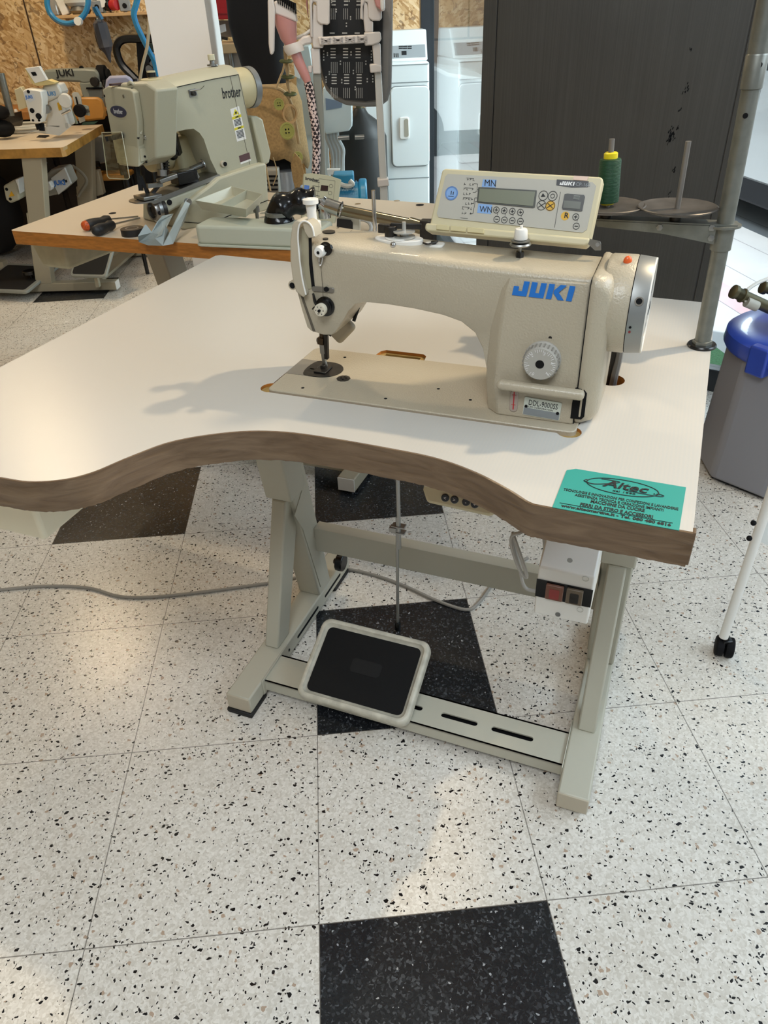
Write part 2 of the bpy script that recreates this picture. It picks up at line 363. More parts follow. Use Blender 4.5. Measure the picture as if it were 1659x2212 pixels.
def text(fr, a, b, s, size, m, parent, name='lettering', align='LEFT', sx=1.0, shear=0.0, bold=0.0, c=0.0006, spacing=1.0, label=None):
    cu = bpy.data.curves.new(name, 'FONT'); cu.body = s; cu.size = size; cu.align_x = align; cu.shear = shear; cu.offset = bold; cu.extrude = 0.0002; cu.space_character = spacing; cu.resolution_u = 2
    t = bpy.data.objects.new('t', cu); S.collection.objects.link(t); bpy.context.view_layer.update()
    dg = bpy.context.evaluated_depsgraph_get(); me = bpy.data.meshes.new_from_object(t.evaluated_get(dg)); bpy.data.objects.remove(t)
    me.name = name; me.transform(TM[parent.name].inverted() @ fr.m(a, b, c) @ Matrix.Diagonal((sx, 1, 1, 1)))
    me.materials.clear(); me.materials.append(m)
    o = link(bpy.data.objects.new(name, me)); TM[o.name] = TM[parent.name]; o.parent = parent
    if label: o['label'] = label
    return o
def flat(bm, fr, pts, c=0.0, t=0.0004, mi=0): return prism(bm, fr, pts, c, c + t, mi=mi)
def ringp(bm, fr, cx, cy, r, w, c=0.0, t=0.0004, n=24, ry=None):
    o = circ(cx, cy, r, n, ry); i = circ(cx, cy, r - w, n, (ry - w) if ry else None)
    rings(bm, [[fr.w(*p, c) for p in o], [fr.w(*p, c + t) for p in o], [fr.w(*p, c + t) for p in i], [fr.w(*p, c) for p in i]], caps=False); return bm
def linep(bm, fr, a0, b0, a1, b1, w, c=0.0, t=0.0004):
    d = Vector((a1 - a0, b1 - b0)); L = d.length; d /= L; q = Vector((-d.y, d.x)) * w / 2
    return prism(bm, fr, [(a0 + q.x, b0 + q.y), (a0 - q.x, b0 - q.y), (a1 - q.x, b1 - q.y), (a1 + q.x, b1 + q.y)], c, c + t)
def juki_logo(fr, a, b, w, m, parent, c=0.0004):
    """wide slanted block letters J U K I"""
    h = w * .235; k = h * .12; bm = NB()
    def put(poly, dx):
        flat(bm, fr, [(a + dx + x * h + y * k, b + y * h) for x, y in poly], c)
    put([(0, 0), (1.0, 0), (1.0, 1), (.62, 1), (.62, .32), (.36, .32), (.36, .62), (0, .62)][::1], 0)
    put([(1.16, 0), (2.16, 0), (2.16, 1), (1.78, 1), (1.78, .3), (1.54, .3), (1.54, 1), (1.16, 1)], 0)
    put([(2.32, 0), (2.70, 0), (2.70, 1), (2.32, 1)], 0)
    put([(2.74, .42), (3.14, 0), (3.56, 0), (3.08, .5), (3.5, 1), (3.08, 1), (2.74, .6)], 0)
    put([(3.68, 0), (4.06, 0), (4.06, 1), (3.68, 1)], 0)
    return obj('logo', bm, m, parent, smooth=False)
# ================================================================= setting
def linefr(a, b): d = (Vector(b) - Vector(a)).normalized(); return Fr((a[0], a[1], 0), (d.x, d.y, 0), (-d.y, d.x, 0), (0, 0, 1)), (Vector(b) - Vector(a)).length
COL = (0.425, 5.60); SF, L1 = linefr(COL, (.605, 3.13)); DF, L2 = linefr((.62, 3.135), (2.75, 1.635))
STREET = Fr((1.40, 2.60, 0), (math.cos(-1.466), math.sin(-1.466), 0), (-math.sin(-1.466), math.cos(-1.466), 0), (0, 0, 1))    # x along the street towards the viewer, y outdoors
bm = NB(); prism(bm, WORLD, [(-4.5, -5), (2.75, -5), (2.75, 1.60), (.62, 3.10), (.59, 3.13), (.42, 5.6), (.42, 6.05), (-4.5, 6.05)], -.08, 0.0); obj('floor', bm, FLOOR, kind='structure', smooth=False)
bm = NB(); prism(bm, WORLD, [(-4.5, -5), (2.75, -5), (2.75, 1.60), (.62, 3.10), (.59, 3.13), (.42, 5.6), (.42, 6.05), (-4.5, 6.05)], 3.0, 3.1); obj('ceiling', bm, mat('ceiling_paint', '#d9d6d0', .9), kind='structure', smooth=False)
bm = NB(); box(bm, WORLD, -4.5, .44, 6.0, 6.1, 0, 3.0); obj('wall_back', bm, OSB, kind='structure', smooth=False)
bm = NB(); box(bm, WORLD, -4.6, -4.5, -5, 6.1, 0, 3.0); obj('wall_left', bm, OSB, kind='structure', smooth=False)
bm = NB(); box(bm, WORLD, 2.75, 2.85, -5, 1.60, 0, 3.0); obj('wall_right', bm, mat('plaster', '#cfcac2', .9), kind='structure', smooth=False)
# the white column
fc = ony(312, 0, 3.35); fd = ony(441, 0, 3.35)
bm = NB(); box(bm, WORLD, fc.x + .0, fd.x, 3.35, 3.35 + .27, 0, 3.0); obj('trim_1', bm, PILL, kind='structure', smooth=False, label='white painted square column')
FRM = mat('dark_frame', '#2a2c30', .35); NT = [1]
def sf_bar(F, a0, a1, z0, z1, d=.03):
    NT[0] += 1; bm = NB(); box(bm, F, a0, a1, -d, d, z0, z1); return obj('trim_%d' % NT[0], bm, FRM, kind='structure', smooth=False, bevel=.003)
bm = NB(); box(bm, WORLD, COL[0] - .05, COL[0] + .035, 5.5, 5.62, 0, 3.0); obj('trim_20', bm, FRM, kind='structure', smooth=False, bevel=.003)
sf_bar(SF, .08, L1, 0, .08); sf_bar(SF, L1, L1 + .06, 0, 3); sf_bar(SF, .08, L1, 2.5, 3.0)
sf_bar(DF, 0, L2, .0, .09); sf_bar(DF, -.04, 0.0, 0, 3); sf_bar(DF, 0, L2, 2.5, 3.0); sf_bar(DF, L2, L2 + .06, 0, 3)
bm = NB(); box(bm, SF, .08, L1, 0, .006, .08, 2.5); obj('window_1', bm, GLASS, kind='structure', smooth=False)
bm = NB(); box(bm, DF, 0, L2, 0, .006, .09, 2.5); obj('window_2', bm, GLASS, kind='structure', smooth=False)
# outdoors
def pave():
    m, n, l, p = nodes('pavement'); tc = n.new('ShaderNodeTexCoord'); sx = n.new('ShaderNodeSeparateXYZ'); l.new(tc.outputs['Object'], sx.inputs[0])
    t = n.new('ShaderNodeTexNoise'); t.inputs['Scale'].default_value = 5; t.inputs['Detail'].default_value = 8; l.new(tc.outputs['Object'], t.inputs['Vector'])
    f = math_n(n, l, 'MULTIPLY', math_n(n, l, 'GREATER_THAN', sx.outputs[1], .62), math_n(n, l, 'LESS_THAN', sx.outputs[1], .80))
    c = mix_n(n, l, f, srgb('#b4b4ba'), srgb('#c0929e')); c = mix_n(n, l, math_n(n, l, 'MULTIPLY', t.outputs['Fac'], .6), c, srgb('#d4d4d8'))
    ln = math_n(n, l, 'LESS_THAN', math_n(n, l, 'FRACT', math_n(n, l, 'MULTIPLY_ADD', sx.outputs[1], 1 / .36, .28)), .02); c = mix_n(n, l, ln, c, srgb('#8c8890'))
    l.new(c, p.inputs['Base Color']); p.inputs['Roughness'].default_value = .8; return m
def stobj(name, y0, y1, z0, z1, x0, x1, m, **k):
    bm = NB(); box(bm, STREET, x0, x1, y0, y1, z0, z1); M = STREET.m(); bm.transform(M.inverted()); me = bpy.data.meshes.new(name); bmesh.ops.recalc_face_normals(bm, faces=bm.faces); bm.to_mesh(me); bm.free(); me.materials.append(m)
    o = link(bpy.data.objects.new(name, me)); o.matrix_world = M; TM[o.name] = M
    for a, b in k.items(): o[a] = b
    return o
stobj('pavement', -1.1, 16, -.2, -.085, -16, 4, pave(), kind='structure', label='sunlit pavement with a pink strip outside the shop')
stobj('grass_mat', .02, .235, -.085, -.05, -1.6, .6, mat('artificial_grass', '#5d8a63', .95, bump=1.0, scale=260, vary=.35, vscale=120), label='green artificial grass mat outside the glass door', category='mat')
def blocks():
    m, n, l, p = nodes('stone_blocks'); tc = n.new('ShaderNodeTexCoord'); mp = n.new('ShaderNodeMapping'); mp.inputs['Rotation'].default_value = (math.pi / 2, 0, 0); l.new(tc.outputs['Object'], mp.inputs[0])
    b = n.new('ShaderNodeTexBrick'); b.inputs['Scale'].default_value = 1; b.inputs['Brick Width'].default_value = 1.1; b.inputs['Row Height'].default_value = .5; b.inputs['Mortar Size'].default_value = .015
    b.inputs['Color1'].default_value = srgb('#b39a86'); b.inputs['Color2'].default_value = srgb('#a58b76'); b.inputs['Mortar'].default_value = srgb('#6b5a4c'); b.offset = .5; l.new(mp.outputs[0], b.inputs['Vector'])
    l.new(b.outputs[0], p.inputs['Base Color']); p.inputs['Roughness'].default_value = .9; return m
FAC = Fr((-1.0, 13.0, -.1), (1, .0, 0), (0, 1, 0), (0, 0, 1))
bm = NB(); box(bm, FAC, 0, 14, 0, .4, 0, 7); obj('facade', bm, blocks(), label='pale stone block building at the end of the street', cat='building', smooth=False)
# parked car
def car(F, lab, zs):
    F0 = F; F = Fr(F.o, F.x, F.y, F.z); F.z = F.z * zs
    t = thing('car', F.o, lab, 'car')
    body = [(0, .28), (.05, .62), (.2, .74), (1.05, .92), (1.75, 1.42), (3.1, 1.45), (3.9, 1.0), (4.3, .92), (4.4, .5), (4.35, .28)]
    bm = NB(); rings(bm, [[F.w(x, y, z) for x, z in [(2.2 + (a - 2.2) * k, b if b < .93 else .92 + (b - .92) * 1) for a, b in body]] for y, k in ((0, .97), (.12, 1), (1.58, 1), (1.7, .97))])
    obj('body', bm, mat('car_white', '#e9edf0', .25, coat=.6), t, bevel=.03, smooth=40)
    bm = NB(); prism(bm, F, [(1.28, .95), (1.85, 1.36), (3.0, 1.38), (3.6, .98)], -.004, 0.0, 'xz'); obj('side_window', bm, mat('car_glass', '#1d2428', .08), t, smooth=False)
    for x in (.85, 3.5):
        for y in (0.0, 1.52):
            bm = NB(); cyl(bm, F.w(x, y - .01, .31), F.w(x, y + .19, .31), .31, n=28); obj('wheel', bm, DARKB, t)
            bm = NB(); cyl(bm, F.w(x, y - .018, .31), F.w(x, y + .05, .31), .19, n=20); obj('rim', bm, STEELP, t)
    bm = NB(); box(bm, F, -.03, 4.4, .0, 1.7, .16, .34); obj('bumper', bm, mat('bumper_dark', '#22242a', .7), t, bevel=.02)
    bm = NB(); F2 = F.w(1.35, -.12, .98); ball(bm, F2, .13, .07, .07, 12, F); obj('mirror', bm, BLACK, t)
car(Fr(STREET.w(-4.6, 1.55, -.085), STREET.x, STREET.y, (0, 0, 1)), 'white car parked at the kerb on the right, beyond the pink strip of pavement', 1.0)
car(Fr((-2.95, 9.0, -.085), (1, 0, 0), (0, 1, 0), (0, 0, 1)), 'low white car seen through the narrow glass pane, only its windscreen side showing', .80)
# ================================================================= main table frame
TB = yawfr(-0.1751, 1.0486, -0.3968); ZT = 0.811
def TF(v): return Fr(TB.w(0, v, 0), TB.x, (0, 0, 1), -TB.y)      # a face looking towards the viewer, x = u, y = z
# cabinet
def cabinet():
    o = onz(1033, 365, .9); 
    L = WORLD.hit(1033, 400, 1, 2.60); R_ = None
    d = Vector((TB.x.x, TB.x.y)); Fc = Fr((L.x, 2.60, 0), (d.x, d.y, 0), TB.y, (0, 0, 1))
    r = Fc.hit(1562, 560, 1, 0.0).x
    s1 = Fc.hit(1068, 200, 1, 0).x; s2 = Fc.hit(1520, 540, 1, 0).x
    t = thing('metal_cabinet', Fc.w(r / 2, .14, 0), 'tall dark brushed metal cabinet standing behind the white sewing table', 'cabinet', rot=-0.3968)
    bm = NB(); box(bm, Fc, 0, r, .004, .26, 0.0, 2.1); obj('body', bm, STEEL, t, smooth=False, bevel=.002)
    bm = NB(); box(bm, Fc, s1 + .0015, s2 - .0015, -.004, .004, 0.03, 2.07); d = obj('door', bm, STEEL, t, smooth=False, bevel=.001)
    bm = NB(); box(bm, Fc, 0, s1 - .0015, -.003, .004, 0.03, 2.07); obj('side_strip', bm, STEEL, t, smooth=False, bevel=.001)
    bm = NB(); box(bm, Fc, s2 + .0015, r, -.003, .004, 0.03, 2.07); obj('side_strip', bm, STEEL, t, smooth=False, bevel=.001)
    # black paint scrape
    FF = Fr(Fc.w(0, -.0045, 0), Fc.x, (0, 0, 1), -Fc.y); bm = NB(); rnd = random.Random(3)
    for (cx, cy, sx, sy, k) in ((1450, 292, 9, 18, 46), (1482, 190, 4, 14, 8), (1458, 360, 3, 8, 5), (1447, 413, 2, 10, 4), (1492, 103, 5, 4, 4), (1470, 235, 5, 6, 3), (1446, 424, 2, 3, 2)):
        for _ in range(k):
            a = cx + rnd.gauss(0, sx * .5); b = cy + rnd.gauss(0, sy * .5) ; a -= (b - cy) * .3; L_ = rnd.uniform(2, 8); w = rnd.uniform(.8, 2.2)
            pts = [FF.hit(*q, 2, 0) for q in ((a, b), (a + w, b + .5), (a + w - L_ * .35, b + L_), (a - L_ * .4, b + L_ * .9))]
            flat(bm, FF, [(p.x, p.y) for p in pts], 0, .0006)
    obj('scrape_mark', bm, BLACKM, t, smooth=False, label='black scraped paint marks', kind='stuff')
cabinet()
# ================================================================= sewing table
ST = thing('sewing_table', TB.w(0.07, .2, 0), 'white laminate sewing table with a curved front edge wrapped in brown tape', 'table', rot=-0.3968)
front = [(-.495, -.30), (-.44, -.338), (-.32, -.345), (-.215, -.337), (-.167, -.333), (-.128, -.316), (-.101, -.288), (-.078, -.237), (-.046, -.183), (.017, -.137), (.08, -.115), (.152, -.110), (.262, -.113), (.321, -.119), (.376, -.137), (.424, -.163), (.452, -.182), (.470, -.1850)]
fs = [(p.x, p.y) for p in spline([(a, b, 0) for a, b in front], 5)]
outline = [(-.497, -.27)] + fs + [(.634, -.186), (.646, .575), (.64, .590), (.63, .594), (-.495, .664), (-.505, .655)]
def hole_line():
    pts = [(.016, -.004)]
    def arc(cx, cy, r, a0, a1, k=8): return [(cx + r * math.cos(math.radians(a0 + (a1 - a0) * i / k)), cy + r * math.sin(math.radians(a0 + (a1 - a0) * i / k))) for i in range(k + 1)]
    pts += [(.452, -.004)] + arc(.468, .004, .017, -150, 60, 10) + [(.4805, .05), (.4805, .170)] + arc(.470, .171, .0105, 0, 90, 4)
    pts += [(.200, .1815), (.197, .199), (.190, .206), (.122, .206), (.115, .199), (.112, .1815)] + arc(.012, .168, .0135, 90, 180, 5)
    pts += [(-.0035, .03)] + arc(.001, .012, .0165, 105, 290, 10)
    return pts
HOLE = hole_line()
bm = NB(); prism(bm, TB, outline, ZT - .044, ZT, holes=[HOLE, circ(.500, .190, .022)])
for f in bm.faces:
    f.material_index = 0 if (f.calc_center_median().z > ZT - .001) else 1
o = obj('tabletop', bm, LAM, ST, mats=[LAM, WOOD], smooth=False)
for f in o.data.polygons: f.material_index = 0 if f.center.z > ZT - .002 else 1
# recessed ledge that carries the machine head, seen as plywood at the corners
bm = NB()
prism(bm, TB, [(x * 1.0, y) for x, y in [(-.02, -.012), (.490, -.014), (.490, .19), (.205, .19), (.205, .209), (.107, .209), (.107, .19), (-.02, .19)]], ZT - .03, ZT - .005, holes=[[(.123, .186), (.123, .2015), (.187, .2015), (.187, .186)]])
obj('cutout_ledge', bm, PLY, ST, smooth=False, label='bare plywood ledge inside the machine cutout')
# tape band
def band(pts, z0, z1, off, wob):
    bm = NB(); P = [Vector((a, b)) for a, b in pts]; out = []; rnd = random.Random(5); R = []
    for i, p in enumerate(P):
        d = (P[min(i + 1, len(P) - 1)] - P[max(i - 1, 0)]).normalized(); n = Vector((d.y, -d.x))
        lo = z0 - wob * rnd.random()
        R.append([TB.w(*(p + n * off), lo), TB.w(*(p + n * off), z1), TB.w(*(p - n * .001), z1 + .0006), TB.w(*(p - n * .001), lo)])
    rings(bm, R); return bm
dense = [(p.x, p.y) for p in spline([(a, b, 0) for a, b in [(-.497, -.27)] + front + [(.52, -.1852), (.58, -.1855), (.6345, -.1862)]], 9)]
obj('edge_tape', band(dense, ZT - .046, ZT - .0004, .0015, .0015), TAPE, ST, smooth=50, label='brown packing tape along the curved front edge')
bm = NB(); box(bm, TB, .6335, .6375, -.187, -.176, ZT - .045, ZT + .0005); obj('edge_tape', bm, TAPE, ST, bevel=.001, label='brown tape folded round the front right corner')
# stand
def vz(pts, u0, u1): bm = NB(); prism(bm, TB, pts, u0, u1, 'yz'); return bm
for k, u in (('l', -.175), ('r', .560)):
    bm = NB(); prism(bm, TB, [(-.020, .012), (-.020, .056), (.53, .056), (.53, .012)], u - .030, u + .030, 'yz')
    obj('foot', bm, LEGP, ST, bevel=.004, label='grey painted floor foot on the %s' % ('left' if k == 'l' else 'right'))
    bm = NB(); box(bm, TB, u - .029, u + .029, -.0215, -.018, .013, .055); obj('end_cap', bm, CREAMS, ST, bevel=.002)
    bm = vz([(.345, .056), (.412, .056), (.335, .50), (.258, .50)], u - .030, u + .030)
    obj('leg', bm, LEGP, ST, bevel=.004, label='slanting %s leg column' % ('left' if k == 'l' else 'right'))
    bm = vz([(.262, .40), (.333, .40), (.283, .768), (.205, .768)], u - .033, u + .033)
    obj('leg_sleeve', bm, LEGP, ST, bevel=.004)
    bm = vz([(.138, .056), (.196, .056), (.305, .33), (.288, .40), (.262, .40)], u - .018, u + .018)
    obj('brace', bm, LEGP, ST, bevel=.004)
    bm = NB(); box(bm, TB, u - .05, u + .05, .0, .42, .757, .7672); obj('mounting_plate', bm, LEGP, ST, bevel=.002)
    # side plate of the sleeve with its seam
    s = 1 if k == 'l' else -1; bm = vz([(.270, .36), (.318, .40), (.336, .30), (.388, .08), (.352, .08), (.300, .30)], u + s * .0301, u + s * .0318)
    obj('side_plate', bm, LEGP, ST, bevel=.001)
    for (a, b, c, d) in ((.06, .17, .028, .036), (.21, .33, .028, .036), (.37, .47, .028, .036)):
        bm = vz([(x, y) for x, y in rrect(a, b, c, d, .0039, 3)], u + s * .0295, u + s * .0305); obj('slot', bm, BLACKM, ST, smooth=False)
    bm = vz([(.036, .014), (.036, .058), (.16, .058), (.16, .014)], u + s * .0300, u + s * .0325); obj('joint_plate', bm, LEGP, ST, bevel=.001)
bm = NB(); box(bm, TB, -.207, -.143, -.026, .045, 0, .013); obj('rubber_foot', bm, DARKB, ST, bevel=.003)
bm = NB(); box(bm, TB, -.207, -.143, .43, .52, 0, .013); obj('rubber_foot', bm, DARKB, ST, bevel=.003)
bm = NB(); box(bm, TB, .530, .59, .43, .52, 0, .013); obj('rubber_foot', bm, DARKB, ST, bevel=.003)
bm = NB(); box(bm, TB, .532, .588, .0, .07, 0, .013); obj('rubber_foot', bm, DARKB, ST, bevel=.003)
bm = NB(); prism(bm, TB, [(.352, .200), (.352, .268), (.384, .268), (.384, .264), (.356, .264), (.356, .204), (.384, .204), (.384, .200)], -.145, .530, 'yz'); obj('stretcher', bm, LEGP, ST, bevel=.001)
# pedal bar with slots
holes = [rrect(c - .042, c + .042, .083, .091, .0039, 3) for c in (-.02, .11, .235, .345, .455)]
holes = [rrect(a, b, .081, .0935, .006, 4) for a, b in ((.03, .09), (.145, .222), (.264, .344), (.374, .462))]
bm = NB(); prism(bm, TB, [(-.145, .045), (-.145, .130), (.530, .130), (.530, .045)], .048, .0515, holes=holes)
box(bm, TB, -.145, .53, .045, .049, .022, .0515); box(bm, TB, -.145, .53, .126, .130, .022, .0515)
obj('pedal_bar', bm, LEGP, ST, smooth=False)
bm = NB(); box(bm, TB, -.14, .525, .050, .125, .030, .033); obj('bar_slot_shade', bm, BLACKM, ST, smooth=False)  # dark plate added to stand for the shade inside the slots
for u in (-.150, .53):
    for v in (.06, .115):
        bm = NB(); cyl(bm, TB.w(u - .003, v, .037), TB.w(u + .01, v, .037), .006, n=6); obj('bolt', bm, STEELP, ST)
bm = NB(); cyl(bm, TB.w(-.135, .44, .10), TB.w(-.115, .44, .10), .024, n=12); cyl(bm, TB.w(-.145, .44, .10), TB.w(-.13, .44, .10), .008); obj('clamp_knob', bm, BLACK, ST, bevel=.003)
# pedal
c0 = Vector(TB.w(-.052, .020, .066)); PX = TB.x; PYv = (TB.w(0, .193, .146) - TB.w(0, .020, .066)); PD = Fr(c0, PX, PYv); PW, PL = .262, PYv.length
bm = NB(); o1 = rrect(0, PW, 0, PL, .022, 6); i1 = rrect(.018, PW - .018, .018, PL - .018, .012, 6)
def rr(o, c): return [PD.w(a, b, c) for a, b in o]
rings(bm, [rr(o1, -.018), rr(o1, -.003), rr(rrect(.002, PW - .002, .002, PL - .002, .021, 6), .002), rr(rrect(.006, PW - .006, .006, PL - .006, .018, 6), .004), rr(rrect(.011, PW - .011, .011, PL - .011, .016, 6), .003), rr(rrect(.014, PW - .014, .014, PL - .014, .014, 6), -.003), rr(i1, -.006)])
pedal = obj('pedal', bm, mat('worn_cream_paint', '#c4c0b0', .4, vary=.25, vscale=45), ST, smooth=50)
TM[pedal.name] = TM[ST.name]
def flatpad(bm, r0, c0_, c1_): rings(bm, [rr(r0, c0_), rr(r0, c1_)]); return bm
bm = NB(); flatpad(bm, rrect(.019, PW - .019, .019, PL - .019, .012, 6), -.0055, -.0025)
obj('rubber_mat', bm, mat('pedal_rubber', '#0b0c0d', .7, spec=.25, bump=.5, scale=90, stretch=(1, 12, 1)), pedal)
bm = NB(); flatpad(bm, rrect(.100, .170, .083, .115, .008, 4), -.0025, -.0015); obj('worn_patch', bm, mat('patch_black', '#050505', .8), pedal)
bm = NB(); box(bm, TB, .0, .012, .07, .12, .051, .085); box(bm, TB, .145, .157, .07, .12, .051, .085); cyl(bm, TB.w(-.01, .10, .078), TB.w(.17, .10, .078), .005); obj('pedal_bracket', bm, LEGP, ST, bevel=.001)
# pedal rod
bm = NB(); r0 = TB.w(.118, .222, .155); r1 = TB.w(.121, .232, .50); cyl(bm, r0, TB.w(.1215, .232, .44), .0034, n=8); cyl(bm, TB.w(.1245, .231, .36), TB.w(.1250, .234, .66), .0042, n=8); obj('pedal_rod', bm, STEELP, ST)
bm = NB(); cyl(bm, TB.w(.125, .234, .655), TB.w(.125, .234, .70), .008, n=10); box(bm, TB, .110, .175, .225, .245, .70, .712); cyl(bm, TB.w(.13, .236, .712), TB.w(.13, .236, .767), .007); obj('rod_socket', bm, BLACK, ST)
bm = NB(); cyl(bm, r0, TB.w(.1175, .221, .125), .007, n=10); ball(bm, TB.w(.117, .215, .125), .009); bar(bm, TB.w(.117, .215, .122), TB.w(.117, .185, .128), .012, .006); obj('rod_joint', bm, BLACK, ST)
bm = NB(); box(bm, TB, .109, .138, .226, .242, .400, .4035); box(bm, TB, .109, .138, .226, .242, .415, .4185); box(bm, TB, .105, .120, .224, .238, .4035, .415); obj('rod_clamp', bm, STEELP, ST, bevel=.0006)
# cream drawer below the left of the table
DU = -.360
D1 = [(-.500, .600), (-.360, .588)]
bm = NB()
rings(bm, [[TB.w(-.52, -.20, .574), TB.w(-.352, -.20, .574), TB.w(-.342, .08, .59), TB.w(-.52, .08, .59)], [TB.w(-.53, -.225, .767), TB.w(-.318, -.225, .767), TB.w(-.305, .12, .767), TB.w(-.53, .12, .767)]])
dr = obj('drawer', bm, mat('drawer_cream', '#f3edd4', .4), ST, bevel=.008, seg=3, label='cream plastic drawer under the left of the table'); TM[dr.name] = TM[ST.name]
bm = NB(); box(bm, TB, -.47, -.40, -.262, -.222, .748, .766); obj('drawer_handle', bm, mat('drawer_cream', '#e6dfc4', .4), dr, bevel=.006)
# advert sticker
SK = Fr(TB.w(0, 0, ZT), TB.x, TB.y, (0, 0, 1)); TEAL = mat('teal_card', '#31968c', .45)
q = [SK.hit(*p, 2, .0006) for p in ((1224, 1016), (1244, 1013), (1482, 1053), (1467, 1146), (1193, 1096))]
bm = NB(); prism(bm, SK, [(a.x, a.y) for a in q], .0003, .0009)
stk = obj('advert_sticker', bm, TEAL, ST, smooth=False, label='turquoise advert sticker with black print at the front right corner'); TM[stk.name] = TM[ST.name]
bl = q[4]; br = q[3]; tr = q[2]; ex = SK.x * (br.x - bl.x) + SK.y * (br.y - bl.y); SX = Fr(SK.w(bl.x, bl.y, .0009), ex, (0, 0, 1), None) if False else Fr(SK.w(bl.x, bl.y, .0009), ex, Vector((0, 0, 1)).cross(ex), (0, 0, 1))
wS = ex.length; hS = ((tr - br).length)
def sp(px, py): p = SX.hit(px, py, 2, 0); return p.x, p.y
def srow(s, p0, p1, size_px, bold=0.0, m=INK):
    a, b = sp(*p0); a2, b2 = sp(*p1); w = a2 - a
    tt = text(SX, a, b, s, size_px, m, stk, bold=bold, c=.0002); xs = [v.co.x for v in tt.data.vertices]
    # fit to width
    M = TM[stk.name].inverted(); me = tt.data; inv = (TM[stk.name].inverted() @ SX.m(a, b, .0002)); iv = inv.inverted()
    me.transform(iv); ww = max(v.co.x for v in me.vertices); me.transform(inv @ Matrix.Diagonal((w / ww, 1, 1, 1))); return tt
srow('TECNOLOGIE E INNOVAZIONI PER CONFEZIONI E LAVANDERIE', (1216.7, 1059.5), (1465, 1102), .0076, .00015)
srow('ASSISTENZA TECNICA E CREAZIONE IMPIANTI', (1241.4, 1071.5), (1433, 1104), .0076, .00015)
srow('MACCHINE DA CUCIRE', (1275, 1085.8), (1392, 1107), .0092, .0003)
srow('FERRI DA STIRO E ACCESSORI', (1252, 1092.3), (1410, 1120), .0092, .0003)
srow('www.aitecmartina.it - Tel. 080 480 6816', (1212, 1094.5), (1449, 1139), .0078, .0003)
a, b = sp(1209, 1086); a2, b2 = sp(1453, 1131); bm = NB(); linep(bm, SX, a, (b + b2) / 2, a2, (b + b2) / 2, .0006, .0002); obj('rule_line', bm, INK, stk, smooth=False)
ca, cb = sp(1344, 1053); ea, eb = sp(1424, 1066); bm = NB(); ringp(bm, SX, ca, cb, abs(ea - ca), .0012, .0002, ry=.0175, n=40); obj('oval_border', bm, INK, stk, smooth=False)
text(SX, ca - .022, cb - .0045, 'Aitec', .0215, INK, stk, 'logo', shear=.25, bold=.0004, sx=1.1)
text(SX, ca - .010, cb - .0125, 'dal 1990', .0052, INK, stk, sx=1.5); text(SX, ca + .036, cb - .0045, 's.r.l', .005, INK, stk)
bm = NB(); sw = spline([SX.w(ca - .042, cb + .0045, .0004), SX.w(ca - .045, cb, .0004), SX.w(ca - .034, cb - .0035, .0004), SX.w(ca - .018, cb + .002, .0004), SX.w(ca - .004, cb + .010, .0004), SX.w(ca - .016, cb + .0115, .0004), SX.w(ca - .026, cb + .011, .0004)], 6); tube(bm, sw, .0007, 4, sm=False)
sw = spline([SX.w(ca + .004, cb - .0055, .0004), SX.w(ca + .02, cb - .0068, .0004), SX.w(ca + .042, cb - .007, .0004), SX.w(ca + .048, cb - .004, .0004), SX.w(ca + .042, cb - .0015, .0004)], 6); tube(bm, sw, .0006, 4, sm=False); obj('flourish', bm, INK, stk)
GAP = mat('gap_brown', '#23150e', .8)
for a0, a1, b0, b1 in ((.012, .112, .1782, .1815), (.200, .470, .1782, .1815), (-.0035, -.0003, .03, .168)): bm = NB(); box(bm, TB, a0, a1, b0, b1, ZT - .006, ZT - .0004); obj('cutout_gap', bm, GAP, ST, smooth=False)
# table hatch in the machine cutout
bm = NB(); box(bm, TB, .124, .186, .187, .2005, ZT - .024, ZT - .02); obj('lamp_pocket', bm, STEELP, ST, smooth=False)
# ================================================================= front sewing machine
MC = thing('sewing_machine', TB.w(.24, .09, ZT), 'cream lockstitch sewing machine with large blue lettering, set into the front white table', 'sewing machine', rot=-0.3968)
def hv(px, py, v): p = TB.hit(px, py, 1, v); return TB.w(*p)
def ht(px, py, z): p = TB.hit(px, py, 2, z); return TB.w(*p)
def uz(px, py, v): p = TB.hit(px, py, 1, v); return p.x, p.z
def uv(px, py, z): p = TB.hit(px, py, 2, z); return p.x, p.y
ZB = ZT + .0025
bm = NB(); prism(bm, TB, rrect(0, .477, .0, .178, .010, 5), ZT - .022, ZB); obj('bed', bm, CREAM, MC, bevel=.0015)
# arm: silhouette lofted from front to back
def ztop(u): return 1.033 - .05 * (u - .05) + .045 * max(0, u - .2) ** 1.4 if u < .9 else 0
sil = [(.347, .815, 0), (.344, .84, 0), (.340, .872, 0), (.334, .900, 0), (.322, .922, 0), (.302, .936, 0), (.275, .943, 0), (.235, .948, 0), (.190, .951, 0), (.158, .951, 0), (.143, .947, 0), (.131, .935, 0), (.120, .918, 0), (.108, .901, 0), (.099, .896, 0), (.086, .895, 0), (.066, .899, 0), (.060, .904, 0), (.054, .930, 0), (.048, .965, 0), (.046, .99, 0), (.050, 1.012, 1), (.058, 1.026, 1), (.072, 1.033, 1), (.13, 1.028, 1), (.2, 1.023, 1), (.3, 1.018, 1), (.4, 1.0145, 1), (.470, 1.013, 1), (.470, .95, 0), (.470, .87, 0), (.470, .815, 0)]
def ring(v, dtop, ins=0.0):
    cu, cz = .26, .98; out = []
    for u, z, t in sil:
        uu = u + ins * (1 if u < .1 else 0); zz = z - (dtop if t else 0) + (ins if (not t and .05 < u < .345 and z < .99) else 0)
        out.append(TB.w(uu, v, zz))
    return out
